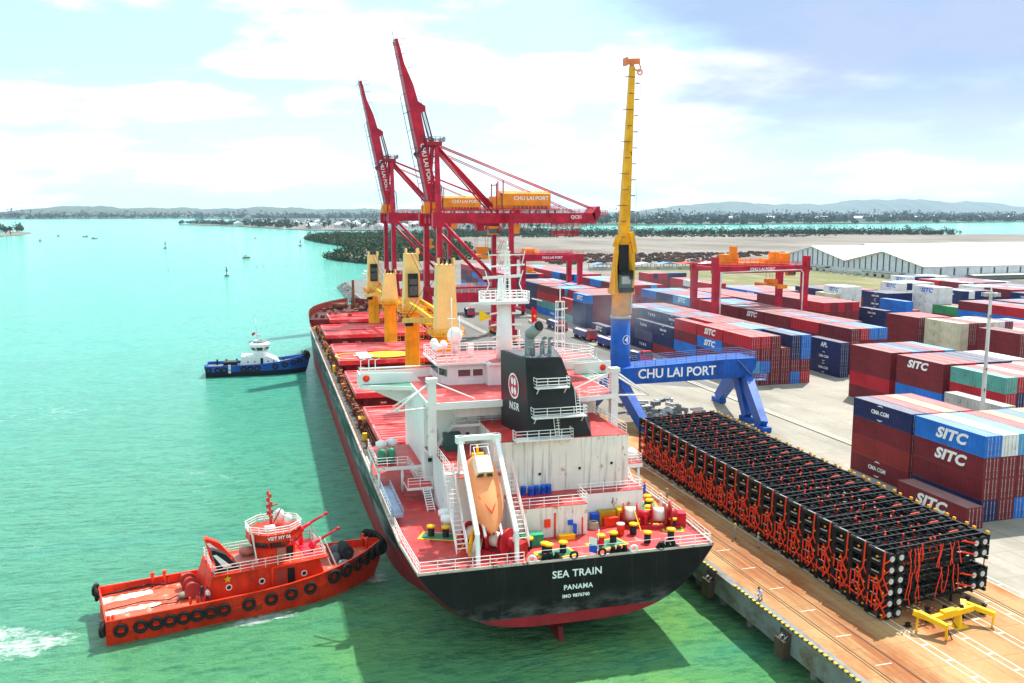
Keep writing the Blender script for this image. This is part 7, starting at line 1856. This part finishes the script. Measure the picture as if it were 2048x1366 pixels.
# ================================================================ PEOPLE
SKIN = paint('skin', (.42,.24,.16), .6, .1); HAIR = paint('hair_black', (.012,.010,.010), .6)
def cloth(n, c): return paint(n, c, .85, .2)
def person(loc, rz, label, top, leg, hat, pose='stand', s=1.0):
    J = {'pelvis':(0,0,.95),'belly':(0,.01,1.12),'chest':(0,0,1.33),'neck':(0,.01,1.50),'head0':(0,-.01,1.58),'head1':(0,-.01,1.75)}
    def limb(n, sx, hip, knee, ank, toe): J[n+'h']=(sx*hip[0],*hip[1:]); J[n+'k']=(sx*knee[0],*knee[1:]); J[n+'a']=(sx*ank[0],*ank[1:]); J[n+'t']=(sx*toe[0],*toe[1:])
    for n, sx in (('L',-1),('R',1)):
        if pose == 'crouch': limb(n, sx, (.10,.0,.42),(.18,-.36,.52),(.15,-.02,.08),(.16,-.22,.03))
        else: limb(n, sx, (.10,0,.90),(.11,-.02 if sx > 0 else -.06,.50),(.12,.03 if sx > 0 else .0,.08),(.13,-.16,.03))
        if pose == 'crouch': J[n+'s']=(sx*.19,-.22,.88); J[n+'e']=(sx*.25,-.42,.66); J[n+'w']=(sx*.14,-.60,.52); J[n+'f']=(sx*.12,-.68,.47)
        elif pose == 'reach' : J[n+'s']=(sx*.20,0,1.42); J[n+'e']=(sx*.27,-.16,1.18); J[n+'w']=(sx*.17,-.40,1.12); J[n+'f']=(sx*.15,-.49,1.11)
        else: J[n+'s']=(sx*.20,0,1.42); J[n+'e']=(sx*.27,.03,1.14); J[n+'w']=(sx*.28,-.08,.90); J[n+'f']=(sx*.28,-.11,.80)
    if pose == 'crouch': J.update({'pelvis':(0,.02,.45),'belly':(0,-.06,.58),'chest':(0,-.18,.78),'neck':(0,-.28,.93),'head0':(0,-.33,.99),'head1':(0,-.40,1.13)})
    RA = {'pelvis':.15,'belly':.14,'chest':.165,'neck':.058,'head0':.075,'head1':.088}
    for n in 'LR': RA.update({n+'h':.095,n+'k':.062,n+'a':.045,n+'t':.042,n+'s':.062,n+'e':.047,n+'w':.032,n+'f':.034})
    E = [('pelvis','belly'),('belly','chest'),('chest','neck'),('neck','head0'),('head0','head1')]
    for n in 'LR': E += [('pelvis',n+'h'),(n+'h',n+'k'),(n+'k',n+'a'),(n+'a',n+'t'),('chest',n+'s'),(n+'s',n+'e'),(n+'e',n+'w'),(n+'w',n+'f')]
    ks = list(J); me = bpy.data.meshes.new('person'); me.from_pydata([J[k] for k in ks], [(ks.index(a),ks.index(b)) for a,b in E], [])
    o = bpy.data.objects.new('person', me); C.objects.link(o)
    sk = o.modifiers.new('skin','SKIN'); 
    for i, k in enumerate(ks): me.skin_vertices[0].data[i].radius = (RA[k],RA[k]*.85); me.skin_vertices[0].data[i].use_root = (k == 'pelvis')
    ss_ = o.modifiers.new('sub','SUBSURF'); ss_.levels = 1; ss_.render_levels = 1
    dg = bpy.context.evaluated_depsgraph_get(); dg.update(); m2 = bpy.data.meshes.new_from_object(o.evaluated_get(dg))
    o.modifiers.clear(); o.data = m2
    m2.materials.clear()
    for m_ in (top, leg, SKIN, BLACKM): m2.materials.append(m_)
    wr = [Vector(J[n+'w']) for n in 'LR']; hd = Vector(J['head0']); zp_ = J['pelvis'][2]+.02
    for p in m2.polygons:
        c = p.center; p.use_smooth = True
        if (c-Vector(J['head1'])).length < .17 or c.z > J['neck'][2]+.02: p.material_index = 2
        elif min((c-w_).length for w_ in wr) < .11: p.material_index = 2
        elif c.z < .11: p.material_index = 3
        elif c.z < zp_ and (pose != 'crouch' or True) and min((c-Vector(J[n+'e'])).length for n in 'LR') > .14: p.material_index = 1
        else: p.material_index = 0
    h1 = Vector(J['head1']); 
    if hat: MB().lathe((h1.x,h1.y,h1.z-.02),[(.135,0),(.125,.02),(.118,.07),(.09,.12),(.03,.145),(.004,.148)],14).cbox((h1.x,h1.y-.12,h1.z-.005),(.16,.10,.02)).build('hard_hat', hat, o)
    else: MB().ball((h1.x,h1.y+.015,h1.z+.02),.098,8).build('hair', HAIR, o)
    f = Vector((h1.x,h1.y-.085,h1.z-.06)); MB().ball((f.x,f.y-.012,f.z-.01),.018,5).build('nose', SKIN, o)
    MB().ball((f.x-.032,f.y+.005,f.z+.02),.010,5).ball((f.x+.032,f.y+.005,f.z+.02),.010,5).build('eyes', BLACKM, o)
    o.location = loc; o.rotation_euler = (0,0,rz); o.scale = (s,)*3
    tag(o, label, 'person'); return o
CB = cloth('coverall_blue',(.03,.12,.45)); CWH = cloth('coverall_white',(.78,.78,.76)); CGR = cloth('uniform_grey',(.36,.38,.40)); CDK = cloth('uniform_dark',(.03,.04,.09)); CPB = cloth('shirt_pale_blue',(.45,.58,.78))
HO = paint('hat_orange',(.85,.16,.04)); HY = paint('hat_yellow',(.85,.55,.02)); HW = paint('hat_white',(.8,.8,.78)); HR_ = paint('hat_red',(.75,.04,.04))
person(ship_world(14.1,15.8,DZ), R(200), 'person in blue coverall and red helmet standing at the ship\'s starboard rail', CB, CB, HR_, 'reach')
person(ship_world(13.4,7.4,DZ), R(150), 'person in white coverall standing on the starboard stern corner of the ship', CWH, CWH, HW, 'stand')
person(ship_world(14.0,11.2,DZ), R(100), 'person in white coverall by the starboard rail, behind the other one in white', CWH, CWH, HW, 'reach')
person(ship_world(-7.1,7.2,DZ), R(30), 'person in blue coverall and orange helmet below the lifeboat', CB, CB, HO, 'stand')
person(ship_world(9.4,9.2,DZ), R(120), 'person in blue with red helmet beside the starboard mooring winch', CB, CDK, HR_, 'reach')
person((52.9,90.0,0), R(70), 'person in grey with yellow helmet on the quay beside the chassis, left of two', CGR, CGR, HY, 'stand')
person((53.9,86.6,0), R(95), 'person in grey with yellow helmet on the quay beside the chassis, right of two', CGR, CGR, HY, 'reach')
person((51.2,104.5,0), R(90), 'person in grey with yellow helmet beyond the ship\'s stern rail', CGR, CGR, HY, 'stand')
person((46.9,74.4,0), R(-70), 'person in blue jacket crouching at the quay edge', CPB, CB, None, 'crouch', 1.1)
a_ = R(12.2)
def tugp(x, y, z): return (-.6+x*math.cos(a_)-y*math.sin(a_), 97.9+x*math.sin(a_)+y*math.cos(a_), z)
person(tugp(-6.2,-2.2,-2.2), R(20), 'person in dark clothes on the red tug\'s after deck', CDK, CDK, None, 'stand')
person(tugp(-5.8,-3.3,-2.2), R(-40), 'person in pale shirt and dark trousers by the red tug\'s deckhouse', CWH, CDK, None, 'stand')
person((66.2,147.8,11.0), R(180), 'person in blue with orange helmet on the blue crane\'s portal beam', CB, CB, HO, 'stand', 1.1)
# ================================================================ AIR AND SMOKE
def volume(name, lo, hi, dens, col, label=None):
    m = bpy.data.materials.new(name); m.use_nodes = True; nt = m.node_tree; nt.nodes.clear()
    o_ = nt.nodes.new('ShaderNodeOutputMaterial'); v = nt.nodes.new('ShaderNodeVolumePrincipled')
    v.inputs['Color'].default_value = (*col,1); v.inputs['Density'].default_value = dens; v.inputs['Anisotropy'].default_value = .2
    nt.links.new(v.outputs[0], o_.inputs['Volume'])
    o = MB().box(lo[0],hi[0],lo[1],hi[1],lo[2],hi[2]).build(name, m); tag(o, label, None, None, 'stuff'); return o, m
USE_HAZE = True
if USE_HAZE:
    volume('haze', (-16000,-700,-12), (16500,15500,330), .00004, (.55,.75,1.0))

# thin exhaust smoke drifting off the funnel toward the yard
m = bpy.data.materials.new('exhaust_smoke'); m.use_nodes = True; nt = m.node_tree; nt.nodes.clear()
o_ = nt.nodes.new('ShaderNodeOutputMaterial'); v = nt.nodes.new('ShaderNodeVolumePrincipled'); nt.links.new(v.outputs[0], o_.inputs['Volume'])
v.inputs['Color'].default_value = (.42,.47,.55,1)
tcn = nt.nodes.new('ShaderNodeTexCoord'); spn = nt.nodes.new('ShaderNodeSeparateXYZ'); nt.links.new(tcn.outputs['Object'], spn.inputs[0])
nz = noise(nt, .30, 4, (1, 1, 1))
u = mth(nt, 'DIVIDE', spn.outputs[0], 30); rad = mth(nt, 'ADD', mth(nt, 'MULTIPLY', u, 5.5), .8)
d2 = mth(nt, 'SQRT', mth(nt, 'ADD', mth(nt, 'MULTIPLY', spn.outputs[1], spn.outputs[1]), mth(nt, 'MULTIPLY', spn.outputs[2], spn.outputs[2])))
core = mapr(nt, mth(nt, 'DIVIDE', d2, rad), .25, 1, 1, 0)
fade = mth(nt, 'MULTIPLY', mapr(nt, u, 0, .06), mapr(nt, u, .45, 1, 1, 0))
den_ = mth(nt, 'MULTIPLY', mth(nt, 'MULTIPLY', core, fade), mapr(nt, nz, .38, .68, 0, .11))
nt.links.new(den_, v.inputs['Density'])
sx_, sy_, sz_ = ship_world(.6, 12.8, 25.9)
o = MB().box(0,30,-6.3,6.3,-6.3,6.3).build('exhaust_smoke', m, None, (sx_,sy_,sz_)); o.rotation_euler = (0, R(-4), R(28))
tag(o, 'thin bluish exhaust smoke drifting from the black funnel', None, None, 'stuff')
